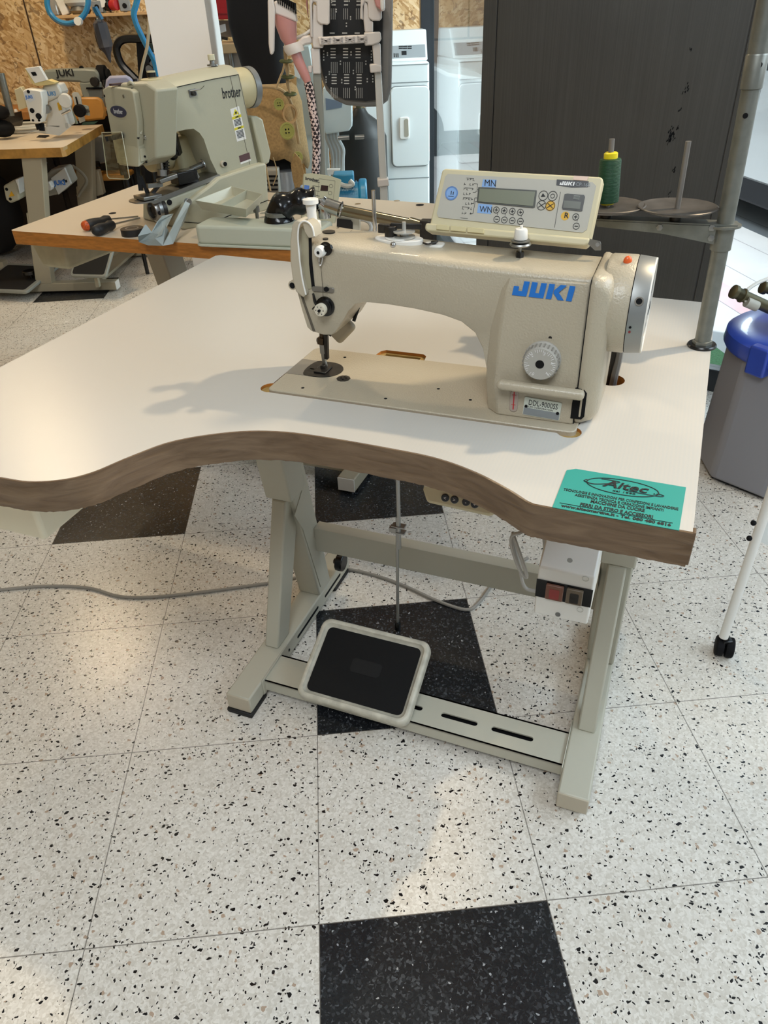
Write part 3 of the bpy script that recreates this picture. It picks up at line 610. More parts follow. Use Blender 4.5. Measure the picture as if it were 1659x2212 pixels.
bm = NB(); rings(bm, [ring(.040, .010, .004), ring(.041, .0075, .0015), ring(.045, .004, 0), ring(.052, .0015), ring(.075, 0), ring(.125, 0), ring(.138, .006), ring(.145, .018, .004)])
arm = obj('arm', bm, CREAM, MC, smooth=32)
# pillar with chamfered front corner
def pil(z, vf, u0): return [TB.w(*p, z) for p in ((u0 + .018, vf), (.4695, vf), (.4695, .15), (u0, .15), (u0, vf + .016))]
bm = NB(); rings(bm, [pil(.813, .021, .345), pil(.86, .022, .340), pil(.93, .026, .341), pil(.985, .033, .345), pil(1.004, .039, .349)]); obj('pillar', bm, CREAM, MC, smooth=25, bevel=.0025)
# end cover
def ec(u, v0, v1, z0, z1, r): return [TB.w(u, a, b) for a, b in rrect(v0, v1, z0, z1, r, 6)]
bm = NB(); rings(bm, [ec(.4712, .0225, .15, .8125, 1.0135, .012), ec(.4735, .021, .151, .812, 1.016, .014), ec(.478, .0205, .151, .812, 1.0165, .016), ec(.492, .024, .149, .815, 1.013, .022), ec(.4985, .030, .144, .822, 1.006, .026)])
obj('end_cover', bm, CREAM, MC, smooth=45)
bm = NB(); box(bm, TB, .4702, .4710, .0235, .149, .814, 1.012); obj('cover_seam', bm, BLACKM, MC, smooth=False)
# motor housing and hand wheel
MCZ, MCV, MR = .9645, .0885, .0625
bm = NB(); lathe(bm, TB.w(.484, MCV, MCZ), TB.x, [(.02, 0), (MR - .002, 0), (MR, .004), (MR, .0335), (MR - .001, .035)], 56); obj('motor_housing', bm, CREAM, MC, smooth=40)
bm = NB(); lathe(bm, TB.w(.5185, MCV, MCZ), TB.x, [(.02, 0), (MR - .001, 0), (MR - .001, .0015)], 40); obj('wheel_gap', bm, BLACKM, MC)
bm = NB(); lathe(bm, TB.w(.520, MCV, MCZ), TB.x, [(.02, 0), (MR - .0002, 0), (MR - .0022, .0195), (MR - .0030, .0205), (MR - .0045, .0205), (MR - .005, .019), (.001, .019)], 56); hw = obj('hand_wheel', bm, ALU, MC, smooth=40)
bm = NB(); lathe(bm, TB.w(.5405, MCV, MCZ), TB.x, [(MR - .0048, -.002), (MR - .0045, .0012), (MR - .0026, .0012), (MR - .0024, -.002)], 56); obj('wheel_rim', bm, WHITEP, hw)
EF = Fr(TB.w(.5392, MCV, MCZ), TB.y, (0, 0, 1), TB.x); bm = NB(); prism(bm, EF, circ(0, -.002, .026, 32, .018), 0, .0022); obj('badge', bm, mat('silver_badge', '#c9cccf', .2, metal=.6), hw)
juki_logo(EF, -.016, -.006, .032, INK, hw, .0023)
p = uz(1369, 651, .04); hp = hv(1370, 651, .036)
bm = NB(); d = (hp - TB.w(.53, MCV, MCZ)); d = (d - TB.x * d.dot(TB.x)).normalized(); q0 = TB.w(.530, MCV, MCZ) + d * (MR - .0045); cyl(bm, q0, q0 + d * .0045, .0055, n=16); obj('set_screw_hole', bm, CHROME, hw)
bm = NB(); cyl(bm, q0, q0 + d * .0047, .0038, n=14); obj('hole_core', bm, BLACKM, hw)
for (x, y, m) in ((1354, 699, BLACKM), (1352.5, 708.5, mat('red_dot', '#8a3030', .5))):
    q = hv(x, y, .036); d = (q - TB.w(.5235, MCV, MCZ)); d = (d - TB.x * d.dot(TB.x)).normalized(); c = TB.w(.5245, MCV, MCZ) + d * (MR - .003); bm = NB(); cyl(bm, c, c + d * .0032, .0016, n=8); obj('timing_mark', bm, m, hw)
bm = NB(); ball(bm, TB.w(.507, .07, MCZ + MR - .002), .0055, .004, .0065); obj('indicator_lamp', bm, mat('orange_lamp', '#e2622a', .3), MC)
# lettering on the front
F1 = TF(.0385)
a = F1.hit(1105, 636, 2, 0); b = F1.hit(1240, 650, 2, 0); ex = (F1.w(*b) - F1.w(*a)).normalized()
FJ = Fr(F1.w(a.x, a.y, -.012), ex, (F1.z).cross(ex), F1.z)
def face_v(z): return .039 - (.006 if z < .985 else 0)
FJ = Fr(TB.w(a.x, .0275, a.y - .002), ex, F1.z.cross(ex), None) if False else FJ
# tilt the logo plane onto the pillar face between z .93 (v .026) and z .985 (v .033)
up = (TB.w(0, .033, .985) - TB.w(0, .026, .93)).normalized(); FP = Fr(TB.w(.40, .026, .93), TB.x, up)
def fp(px, py): q = FP.hit(px, py, 2, 0); return q
a = fp(1106, 637); b = fp(1243, 652); exl = (FP.x * (b.x - a.x) + FP.y * (b.y - a.y)); FL = Fr(FP.w(a.x, a.y, 0), exl, FP.z.cross(exl), FP.z)
FL.z = FP.z
h = FL.hit(1140, 607, 2, 0).y
lg = juki_logo(FL, 0, 0, exl.length * .985, BLUE, MC, .0006)
lg['label'] = 'large blue lettering on the front of the pillar'
# oil window, name plate, screws, dial
F2 = TF(.0215)
def f2(px, py): q = F2.hit(px, py, 2, 0); return q.x, q.y
x, y = f2(1110, 868); bm = NB(); prism(bm, F2, rrect(x - .0058, x + .0058, y - .0150, y + .0175, .0056), -.001, .0016); ow = obj('oil_window', bm, mat('window_plastic', '#a89a90', .15), MC, bevel=.0008)
bm = NB(); box(bm, F2, x - .0008, x + .0008, y - .011, y + .016, .0016, .0019); box(bm, F2, x - .003, x + .003, y - .004, y - .0035, .0016, .0019); box(bm, F2, x - .003, x + .003, y + .011, y + .0115, .0016, .0019); obj('gauge_line', bm, mat('gauge_red', '#b5222a', .4), ow)
c4 = [f2(*q) for q in ((1131, 856), (1211, 867), (1208, 908), (1129, 894))]; ex = Vector((c4[2][0] - c4[3][0], c4[2][1] - c4[3][1])); exw = F2.x * ex.x + F2.y * ex.y
NP_ = Fr(F2.w(*c4[3], .0004), exw, F2.z.cross(exw), F2.z); wN = ex.length; hN = .034 * .8
tp = NP_.hit(1131, 856, 2, 0); hN = tp.y
bm = NB(); prism(bm, NP_, rrect(0, wN, 0, hN, .002), 0, .0010); npl = obj('name_plate', bm, mat('plate_light', '#c9cfc4', .35), MC)
bm = NB(); prism(bm, NP_, rrect(.0008, wN - .0008, .0008, hN * .42, .001), .0010, .0013); obj('plate_band', bm, mat('plate_grey', '#8d9397', .35, metal=.3), npl)
text(NP_, wN * .12, hN * .60, 'DDL-9000SS', .0115, INK, npl, c=.0011, sx=.68); text(NP_, wN * .12, hN * .46, 'JUKI CORPORATION', .0034, INK, npl, c=.0011, sx=1.1)
for q in ((wN * .07, hN * .5), (wN * .93, hN * .40)):
    bm = NB(); prism(bm, NP_, circ(*q, .0022, 12), .001, .0018); obj('rivet', bm, BLACKM, npl)
# dial
dc = uz(1166, 787, .006); DFc = TF(.006); P0 = TB.w(dc[0], .027, dc[1])
bm = NB(); lathe(bm, P0, -TB.y, [(.0250, 0), (.0250, .004), (.0232, .006), (.0228, .019), (.0215, .0212), (.0015, .0212)], 40); dial = obj('stitch_dial', bm, mat('dial_grey', '#a9a69f', .4), MC, smooth=30)
bm = NB()
for i in range(26):
    t = 2 * math.pi * i / 26; c = P0 - TB.y * .007 + (TB.x * math.cos(t) + Vector((0, 0, 1)) * math.sin(t)) * .0233; bar(bm, c, c - TB.y * .011, .0016, .0020, side=TB.x.cross(TB.y) * math.cos(t) - TB.x * math.sin(t))
obj('grip_ribs', bm, mat('dial_grey_dark', '#8b8882', .4), dial)
DD = TF(.027 - .0213); X0, Y0 = dc
bm = NB(); prism(bm, DD, circ(X0, Y0, .0058, 20), 0, .0004); obj('dial_core', bm, BLACKM, dial)
for s, deg in (('0', -118), ('1', -168), ('2', 136), ('3', 72), ('4', 12), ('5', -48)):
    t = math.radians(deg); fr_ = Fr(DD.w(X0 + .0158 * math.cos(t), Y0 + .0158 * math.sin(t), 0), DD.x * math.sin(t) - DD.y * math.cos(t), DD.x * math.cos(t) + DD.y * math.sin(t), DD.z)
    text(fr_, 0, -.0018, s, .0062, INKW, dial, 'numeral', align='CENTER', c=.0003)
bm = NB()
for i in range(34):
    t = math.radians(-130 - i * 8.4); 
    if i % 6 == 1: continue
    r0, r1 = (.0175, .0205) if i % 3 else (.0160, .0205); linep(bm, DD, X0 + r0 * math.cos(t), Y0 + r0 * math.sin(t), X0 + r1 * math.cos(t), Y0 + r1 * math.sin(t), .0005, .0002, .0003)
obj('dial_ticks', bm, INKW, dial, smooth=False)
x, y = uz(1189, 729, .028); bm = NB(); cyl(bm, TB.w(x, .031, y), TB.w(x, .0262, y), .0024, n=10); obj('pin', bm, DARKST, MC)
# reverse lever and its recess
a = f2(1241, 842); q = [F2.hit(*k, 2, 0) for k in ((1243, 838), (1262, 841), (1268, 850), (1262, 900), (1255, 906), (1232, 903), (1236, 870))]
bm = NB(); prism(bm, F2, [(k.x, k.y) for k in q], -.004, .0008); obj('lever_recess', bm, BLACKM, MC, smooth=False)
F3 = TF(.006); l0 = F3.hit(1079, 831, 2, 0); l1 = F3.hit(1262, 856, 2, 0); el = F3.x * (l1.x - l0.x) + F3.y * (l1.y - l0.y)
FLv = Fr(F3.w(l0.x, l0.y, -.009), el, F3.z.cross(el), F3.z); bm = NB(); prism(bm, FLv, rrect(-.004, el.length, -.0065, .0065, .006, 5), 0, .0145); obj('reverse_lever', bm, CREAM, MC, bevel=.005, seg=4)
# face plate line, slot, guard
F4 = TF(.0395)
def f4(px, py): k = F4.hit(px, py, 2, 0); return k.x, k.y
bm = NB(); prism(bm, F4, [f4(*k) for k in ((667, 512), (673, 512), (674, 560), (680, 622), (674, 623), (668, 570))], -.0005, .0008); obj('take_up_slot', bm, BLACKM, MC, smooth=False)
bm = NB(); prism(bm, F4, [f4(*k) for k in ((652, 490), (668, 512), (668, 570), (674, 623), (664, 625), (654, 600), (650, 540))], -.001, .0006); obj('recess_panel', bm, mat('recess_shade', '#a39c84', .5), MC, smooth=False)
F5 = TF(.034)
def f5(px, py): k = F5.hit(px, py, 2, 0); return k.x, k.y
gl = [(633, 487), (629, 520), (629, 560), (634, 600), (641, 628), (658, 642)]; gr = [(664, 634), (656, 604), (651, 570), (648, 540), (646, 510), (648, 488), (653, 477)]
bm = NB(); prism(bm, F5, [f5(*k) for k in gl + gr + [(645, 474), (637, 478)]], -.022, .004); gd = obj('thread_guard', bm, CREAMS, MC, bevel=.002)
bm = NB(); tube(bm, [F5.w(*f5(*k), .005) for k in ((664, 634), (657, 604), (652, 570), (649, 540), (647, 510), (649, 488), (655, 478), (663, 476), (672, 481), (679, 492), (682, 508))], .0013, 6); obj('guard_edge', bm, WHITEP, gd)
bm = NB(); prism(bm, F5, [f5(*k) for k in ((655, 480), (663, 477), (672, 482), (679, 493), (683, 512), (668, 513), (660, 500))], -.02, .003); obj('guard_hood', bm, CREAMS, gd, bevel=.001)
bm = NB(); prism(bm, F4, [f4(*k) for k in ((650, 640), (654, 640), (681, 716), (676, 716))], -.004, .0006); obj('face_plate_seam', bm, mat('seam_dark', '#5a5348', .6), MC, smooth=False)
q = hv(634, 615, .045); bm = NB(); cyl(bm, q + TB.y * .01, q - TB.y * .004, .0068, n=14); obj('face_screw', bm, CREAMS, MC); bm = NB(); cyl(bm, q, q - TB.y * .0045, .0045, n=12); obj('face_screw', bm, BLACKM, MC)
# upper thread guide knob
q = hv(687, 546, .026); bm = NB(); lathe(bm, q + TB.y * .004, -TB.y, [(.0045, -.008), (.0078, -.0075), (.0082, -.001), (.0065, .003), (.0015, .0035)], 18); obj('tension_knob', bm, WHITEP, MC); bm = NB(); cyl(bm, q, q - TB.y * .0005, .0022); obj('knob_core', bm, BLACKM, MC)
q2 = hv(700, 540, .034); bm = NB(); lathe(bm, q2 + TB.y * .008, -TB.y, [(.004, 0), (.0095, .001), (.0095, .0025), (.004, .003), (.004, .008)], 18); bar(bm, q2, q2 + TB.x * .012 + Vector((0, 0, .005)), .006, .005); obj('tension_discs', bm, BLACK, MC)
bm = NB(); tube(bm, [hv(*k, .037) for k in ((689, 556), (689, 568), (692, 574), (695, 568), (697, 556))], .0011, 6); obj('wire_loop', bm, CHROME, MC)
bm = NB(); prism(bm, F4, rrect(*(f4(674, 621)[0], f4(722, 626)[0]), f4(700, 631)[1], f4(700, 620)[1], .0028), -.0005, .0012); tg = obj('thread_guide', bm, STEELP, MC, bevel=.0004)
x, y = f4(706, 624); bm = NB(); prism(bm, F4, circ(x, y, .0036, 14), .001, .003); obj('screw', bm, BLACKM, tg)
# lower tension dial
q = hv(689, 672, .018); bm = NB(); lathe(bm, q + TB.y * .003, -TB.y, [(.004, -.010), (.0085, -.009), (.0092, -.001), (.0085, .001), (.001, .0012)], 22); td = obj('tension_dial', bm, mat('dial_white', '#d4cdbb', .45), MC)
bm = NB(); cyl(bm, q + TB.y * .002, q + TB.y * .0012 - TB.y * .0025, .002); obj('dial_core', bm, BLACKM, td)
for i in range(6):
    t = i * math.pi / 3; c = q + TB.x * .0058 * math.cos(t) + Vector((0, 0, .0058 * math.sin(t))); bm = NB(); bar(bm, c + TB.y * .002, c + TB.y * .0014, .0009, .0016); obj('dial_tick', bm, INK, td)
q = hv(700, 664, .034); bm = NB(); lathe(bm, q + TB.y * .006, -TB.y, [(.0145, 0), (.0145, .003), (.011, .004), (.0125, .006), (.0125, .008), (.010, .009), (.0115, .011), (.004, .012), (.004, .016)], 24); obj('tension_discs', bm, BLACK, MC)
bm = NB(); tube(bm, [hv(*k, .030) for k in ((676, 636), (678, 650), (683, 662), (678, 664), (675, 668))], .0011, 6); bar(bm, hv(676, 634, .036), hv(683, 655, .036), .0035, .003); obj('check_spring', bm, DARKST, MC)
# threads
bm = NB(); tube(bm, [hv(693, 574, .037), hv(697, 620, .037), hv(698, 648, .036)], .0003, 5, sm=False); tube(bm, [ht(760, 498, 1.03), ht(728, 520, 1.026), hv(705, 536, .036)], .0003, 5, sm=False); obj('thread', bm, DARKST, MC)
# needle bar, presser foot
NV = .097
def nb(px, py): return hv(px, py, NV)
bm = NB(); cyl(bm, nb(695, 705), nb(696, 742), .0042); bar(bm, nb(695, 728), nb(695, 742), .010, .012, side=TB.x); obj('needle_bar', bm, mat('brown_steel', '#4a3a28', .35, metal=.6), MC)
bm = NB(); bar(bm, nb(704, 722), nb(706, 775), .0065, .008, side=TB.x); obj('presser_bar', bm, DARKST, MC, bevel=.001)
bm = NB(); bar(bm, nb(697, 742), nb(699, 762), .0078, .009, side=TB.x); bar(bm, nb(698, 762), nb(702, 790), .0052, .006, side=TB.x); cyl(bm, nb(686, 735), nb(694, 735), .0045); tube(bm, [nb(700, 780), nb(704, 790), nb(702, 797)], .003); obj('presser_foot', bm, STEELP, MC)
x, y = uv(697, 802, ZB); bm = NB(); box(bm, TB, x - .011, x + .011, y - .012, y + .016, ZB + .0012, ZB + .004); box(bm, TB, x - .004, x + .004, y - .0, y + .010, ZB + .003, ZB + .010); obj('foot_sole', bm, DARKST, MC, bevel=.001)
bm = NB(); cyl(bm, nb(695, 750), nb(697, 800), .0006, n=6); obj('needle', bm, CHROME, MC)
# needle plate on the bed
FB = Fr(TB.w(0, 0, ZB), TB.x, TB.y, (0, 0, 1))
def fb(px, py): k = FB.hit(px, py, 2, 0); return k.x, k.y
A = fb(609, 805); B_ = fb(648, 775); C_ = fb(671, 815)
v0, v1 = fb(640, 809)[1], fb(655, 776)[1]; u1 = fb(690, 790)[0]
bm = NB(); prism(bm, FB, [(.0008, v0), (u1, v0), (u1, v1), (.0008, v1)], -.001, .0006); obj('slide_plate', bm, mat('slide_steel', '#9b978f', .35, metal=.6), MC, smooth=False)
cx = fb(697, 800)[0]; rr_ = (v1 - v0) / 2; cy = (v0 + v1) / 2
pl = [(u1 - .006, v0)] + [(cx + .002 + (rr_ * 1.05) * math.sin(math.pi * i / 18), cy - rr_ * math.cos(math.pi * i / 18)) for i in range(19)] + [(u1 - .006, v1)] + [(u1 - .006 - .010 * math.sin(math.pi * i / 8), cy + rr_ * math.cos(math.pi * i / 8)) for i in range(1, 8)]
bm = NB(); prism(bm, FB, pl, -.001, .0010); np2 = obj('needle_plate', bm, DARKST, MC, smooth=False)
bm = NB()
for dx in (-.006, 0, .006): box(bm, FB, cx + dx - .001, cx + dx + .001, cy - .012, cy + .012, .001, .0014)
obj('feed_slot', bm, BLACKM, np2, smooth=False)
x, y = fb(742, 818); bm = NB(); prism(bm, FB, [(x + (.0105 + .0008 * (i % 2)) * math.cos(i * math.pi / 10), y + (.0105 + .0008 * (i % 2)) * math.sin(i * math.pi / 10)) for i in range(20)], 0, .0008); bb = obj('bobbin_thread_plate', bm, DARKST, MC, smooth=False)
bm = NB()
for dx, dy in ((-.004, 0), (.004, .002), (.001, -.005), (0, .005)): prism(bm, FB, circ(x + dx, y + dy, .0018, 8), .0008, .0011)
obj('bobbin_plate_holes', bm, BLACKM, bb, smooth=False)
for px, py in ((745, 772), (947, 840), (833, 861), (1016, 864), (654, 838)):
    x, y = fb(px, py); bm = NB(); prism(bm, FB, circ(x, y, .0026, 10), 0, .0003); obj('screw_hole', bm, BLACKM, MC, smooth=False)
x, y = fb(674, 798); bm = NB(); prism(bm, FB, rrect(x - .004, x + .004, y - .0018, y + .0018, .0017, 3), 0, .0010); obj('screw_hole', bm, BLACKM, MC, smooth=False)
# needle lamp
a = hv(724, 730, .10); b = hv(757, 695, .10); bm = NB(); bar(bm, a, b, .026, .018, side=TB.y.cross(b - a)); ln = obj('needle_lamp', bm, mat('lamp_beige', '#b3a68e', .5), MC, bevel=.007, seg=4)
bm = NB(); n_ = TB.y.cross(b - a).normalized(); n_ = n_ if n_.z > 0 else -n_; bar(bm, a + n_ * .012 + (b - a) * .25, b + n_ * .018 + (b - a) * .1, .012, .0015, side=TB.y); obj('lamp_fin', bm, DARKST, ln)
bm = NB(); bar(bm, hv(782, 640, .115), hv(764, 694, .10), .005, .003); bar(bm, hv(712, 722, .10), hv(722, 706, .10), .008, .008); obj('lamp_arm', bm, DARKB, MC)
# things on top of the arm
def top(px, py, z=1.030): return ht(px, py, z)
def hole(px, py, r, z, n='top_plug', m=DARKST): bm = NB(); c = top(px, py, z); cyl(bm, c - Vector((0, 0, .003)), c + Vector((0, 0, .0009)), r, n=18); return obj(n, bm, m, MC)
for px, py, r, z in ((710, 501, .0095, 1.0325), (703, 516, .004, 1.031), (675, 498, .005, 1.034), (672, 508, .005, 1.033), (727, 493, .004, 1.031)): hole(px, py, r, z)
c = top(676, 492, 1.034); UPV = Vector((0, 0, 1)); bm = NB(); lathe(bm, c, UPV, [(.0125, 0), (.0125, .009), (.0075, .010), (.0070, .022), (.0080, .033), (.0115, .034), (.0115, .040), (.004, .041), (.003, .040)], 20); obj('spool_peg', bm, WHITEP, MC, label='white plastic spool-shaped peg on top')
c = top(810, 499, 1.028); bm = NB(); cyl(bm, c, c + UPV * .056, .0030, n=10); obj('spool_pin', bm, CHROME, MC)
c = top(862, 520, 1.024); bm = NB(); prism(bm, Fr(c, TB.x, TB.y, UPV), circ(0, 0, .036, 30, .020), -.003, .004); lathe(bm, c + TB.x * .0, UPV, [(.020, .004), (.020, .006)], 20); bw = obj('bobbin_winder', bm, WHITEP, MC, bevel=.001)
bm = NB(); lathe(bm, c + TB.x * .008, UPV, [(.0155, .005), (.0155, .007), (.006, .008), (.006, .012), (.0155, .0125), (.0155, .014), (.003, .0145), (.0028, .026)], 22); obj('bobbin', bm, mat('bobbin_clear', '#b9b9b4', .25, metal=.4), bw)
bm = NB(); cyl(bm, c - TB.x * .012 + UPV * .004, c - TB.x * .012 + UPV * .020, .009); bar(bm, c - TB.x * .012 + UPV * .02, c + TB.x * .03 + TB.y * .012 + UPV * .018, .008, .004, side=UPV); bar(bm, c - TB.x * .03 - TB.y * .0 + UPV * .016, c - TB.x * .012 + UPV * .016, .012, .01, side=UPV); obj('winder_arm', bm, DARKST, bw, bevel=.001)
c = hv(849, 529, .047); bm = NB(); ball(bm, c, .0042); obj('screw', bm, CHROME, MC)
c = top(937, 529, 1.022); bm = NB(); prism(bm, Fr(c, TB.x, TB.y, UPV), rrect(-.014, .014, -.009, .012, .006, 5), -.002, .0015); tg = obj('thread_guide', bm, WHITEP, MC, bevel=.0008); bm = NB(); tube(bm, [c + TB.x * -.013 + TB.y * -.008 + UPV * .004, c + TB.x * -.004 - TB.y * .012 + UPV * .004, c + TB.x * .006 + TB.y * .0 + UPV * .005], .0013, 6); cyl(bm, c, c + UPV * .005, .004, n=8); obj('guide_wire', bm, DARKST, tg)
c = top(1122, 558, 1.014); bm = NB(); cyl(bm, c, c + UPV * .009, .0058, n=6); obj('post_nut', bm, BLACK, MC); bm = NB(); lathe(bm, c, UPV, [(.0022, .006), (.0022, .016), (.013, .0165), (.0145, .0185), (.013, .0205), (.007, .0215), (.0125, .0225), (.0125, .024), (.004, .025)], 24); obj('tension_discs', bm, STEELP, MC)
bm = NB(); lathe(bm, c + UPV * .025, UPV, [(.0088, 0), (.0092, .001), (.0084, .011), (.0075, .013), (.002, .0135), (.002, .017)], 24); obj('tension_knob', bm, WHITEP, MC)
# operation panel on the head
bl = hv(921, 500, .112); br = hv(1277, 533, .112); ex = br - bl; lean = (TB.y * .42 + UPV).normalized()
ey = (lean - ex.normalized() * lean.dot(ex.normalized())).normalized(); CP = Fr(bl, ex, ey); 
def cp(px, py): k = CP.hit(px, py, 2, 0); return k.x, k.y
co = [cp(*k) for k in ((928, 486), (955, 367), (962, 364), (1298, 382), (1303, 388), (1274, 524))]
bm = NB(); prism(bm, CP, co, -.024, 0.0)
pn = obj('operation_panel', bm, BEIGEP, MC, bevel=.0025, seg=3, label='beige tilting operation panel with display and buttons')
fo = [cp(*k) for k in ((948, 470), (944, 462), (962, 382), (968, 376), (1280, 394), (1288, 402), (1268, 496), (1258, 503))]
bm = NB(); prism(bm, CP, fo, 0, .0012); obj('face_sheet', bm, GREYP, pn, smooth=False)
bm = NB(); prism(bm, CP, [cp(*k) for k in ((924, 484), (1276, 517), (1271, 530), (1264, 534), (925, 502), (921, 495))], -.02, .010); obj('panel_flap', bm, BEIGEP, pn, bevel=.003, seg=3)
bm = NB()
for x0, x1 in ((948, 976), (978, 1012), (1014, 1050)): prism(bm, CP, [cp(*k) for k in ((x0, 488 + (x0 - 948) * .09), (x1, 488 + (x1 - 948) * .09), (x1 - 1, 499 + (x1 - 948) * .09), (x0 - 1, 499 + (x0 - 948) * .09))], .010, .0125)
obj('panel_catch', bm, mat('catch_beige', '#c9bd92', .45), pn, bevel=.0008)
def poly(name, pts, m, c0, c1, par=pn, **k): bm = NB(); prism(bm, CP, [cp(*q) for q in pts], c0, c1); return obj(name, bm, m, par, smooth=False, **k)
poly('display_frame', ((1034, 405), (1160, 412), (1160, 416), (1156, 448), (1152, 450), (1032, 438), (1031, 434)), mat('lcd_frame', '#3c3e38', .3), .0012, .0024)
poly('display', ((1037, 408), (1157, 415), (1152, 446), (1034, 436)), mat('lcd', '#767a68', .25), .0024, .0030)
LB = mat('label_blue', '#7fa6d8', .5)
poly('sticker', ((1044, 388), (1073, 389), (1071, 406), (1041, 404)), LB, .0012, .0016); poly('sticker', ((1034, 440), (1064, 443), (1061, 463), (1031, 460)), LB, .0012, .0016)
poly('name_strip', ((1203, 388), (1272, 392), (1270, 405), (1236, 406), (1202, 401)), mat('strip_black', '#26282c', .4), .0012, .0016)
poly('display_frame', ((1220, 420), (1226, 419), (1262, 422), (1264, 426), (1258, 456), (1254, 457), (1216, 453), (1214, 450)), mat('lcd_black', '#2b2c2a', .3), .0012, .0024)
poly('display', ((1219, 434), (1256, 437), (1253, 453), (1217, 450)), mat('lcd2', '#5c5f57', .25), .0024, .0030)
poly('tape_piece', ((1240, 380), (1272, 382), (1268, 391), (1238, 389)), mat('clear_pink_tape', '#d9b8a2', .2), .0013, .0016)
def cpt(s, px, py, size, m=INK, par=pn, c=.0017, **k):
    a, b = cp(px, py); return text(CP, a, b, s, size, m, par, c=c, **k)
cpt('MN', 1046, 402, .0115, c=.0018, sx=.95, shear=-.1); cpt('WN', 1036, 458, .0110, c=.0018, sx=.9, shear=-.1)
a, b = cp(1209, 400); juki_logo(CP, a, b, .0195, INKW, pn, .0018); cpt('CP-160', 1243, 402, .0062, m=mat('strip_text', '#8f979c', .5), c=.0018)
bm = NB(); a, b = cp(976, 418); prism(bm, CP, circ(a, b, .0090, 28), .0012, .0016); obj('round_badge', bm, LB, pn, smooth=False); bm = NB(); ringp(bm, CP, a, b, .0090, .0006, .0016); ringp(bm, CP, a, b, .0078, .0004, .0016); obj('badge_ring', bm, mat('ring_blue', '#4f79b8', .5), pn, smooth=False)
bm = NB(); box(bm, CP, a - .004, a + .004, b - .0042, b - .0036, .0016, .002); box(bm, CP, a - .001, a + .0, b - .002, b + .003, .0016, .002); box(bm, CP, a + .002, a + .003, b - .002, b + .002, .0016, .002); obj('badge_mark', bm, INK, pn, smooth=False)
bm = NB(); bt = []
for px, py in [(1174, 423), (1194, 424), (1170, 444), (1189, 445)] : bt.append((px, py, .0062))
for px, py in [(1072.5, 454), (1089.5, 455.5), (1107, 457), (1124.5, 459), (1073.5, 474), (1090, 475.5), (1107, 477), (1124.5, 478.5), (1244, 469), (1245, 489)]: bt.append((px, py, .0043))
for px, py, r in bt: a, b = cp(px, py); ringp(bm, CP, a, b, r, .0007, .0012, .0006)
for i, (px, py) in enumerate([(1072.5, 454), (1089.5, 455.5), (1107, 457), (1124.5, 459), (1244, 469)]):
    a, b = cp(px, py); box(bm, CP, a - .0022, a + .0022, b - .0005, b + .0005, .0012, .0018); box(bm, CP, a - .0005, a + .0005, b - .0022, b + .0022, .0012, .0018)
for i, (px, py) in enumerate([(1073.5, 474), (1090, 475.5), (1107, 477), (1124.5, 478.5), (1245, 489)]):
    a, b = cp(px, py); box(bm, CP, a - .0022, a + .0022, b - .0005, b + .0005, .0012, .0018); linep(bm, CP, a, b + .0055, a, b + .0082, .0005, .0012)
for px, py in ((1170, 444), (1189, 445)):
    a, b = cp(px, py); linep(bm, CP, a - .004, b - .003, a + .004, b + .003, .0008, .0018); linep(bm, CP, a - .004, b + .003, a + .004, b - .003, .0008, .0018)
a, b = cp(1174, 423); flat(bm, CP, [(a - .003, b - .002), (a + .003, b - .001), (a - .001, b + .003)], .0012, .0006); a, b = cp(1194, 424); ringp(bm, CP, a, b, .003, .0007, .0012, .0006, n=10)
for row in range(8):
    for col_ in range(4):
        px = 1004 + col_ * 6 - row * .8; py = 388 + row * 10.5 + col_ * .3
        if (row * 7 + col_ * 3) % 5: a, b = cp(px, py); linep(bm, CP, a, b, a + .0022, b + .0012 * ((row + col_) % 3 - 1), .0005, .0012); linep(bm, CP, a, b - .001, a + .0004, b + .002, .0004, .0012)
for y0 in (385, 406, 427, 447, 471): a, b = cp(1008 - (y0 - 385) * .15, y0); linep(bm, CP, a, b, a + .0105, b, .0004, .0012)
for pts in (((1024, 397), (1032, 398), (1031, 410), (1036, 411)), ((1022, 416), (1028, 416), (1029, 413), (1033, 413)), ((1018, 440), (1024, 440), (1026, 428), (1031, 428)), ((1015, 461), (1022, 462), (1027, 436), (1031, 436))):
    k = [cp(*q) for q in pts]
    for (a, b), (c_, d_) in zip(k, k[1:]): linep(bm, CP, a, b, c_, d_, .0005, .0012)
a, b = cp(1211, 415); c_, d_ = cp(1198, 492); linep(bm, CP, a, b, c_, d_, .0005, .0012)
obj('symbol_print', bm, INK, pn, smooth=False, label='black printed button rings and symbols')
bm = NB(); a, b = cp(1189, 445); prism(bm, CP, circ(a, b, .0066, 20), .0012, .0015); a, b = cp(1221, 467); prism(bm, CP, circ(a, b, .0055, 20), .0012, .0015); obj('yellow_key', bm, mat('key_yellow', '#d9a92c', .5), pn, smooth=False)
cpt('R', 1218, 471, .0095, c=.0016, bold=.0002)
a, b = cp(1240, 424); bm = NB()
for k in range(4): box(bm, CP, a, a + .008, b - k * .0013, b - k * .0013 + .0005, .0024, .003)
obj('spool_icon', bm, mat('icon_grey', '#9aa09a', .5), pn, smooth=False)
# bracket right of the panel
BR = [hv(*k, .108) for k in ((1262, 519), (1266, 515), (1296, 522), (1298, 527), (1298, 541), (1285, 541), (1270, 527))]
bm = NB(); rings(bm, [BR, [p + TB.y * .0025 for p in BR]]); br_ = obj('panel_bracket', bm, STEELP, MC, smooth=False)
for k in ((1267, 520), (1291, 528)): q = hv(*k, .108); bm = NB(); cyl(bm, q, q - TB.y * .001, .0028, n=10); obj('bracket_screw', bm, CHROME, br_)

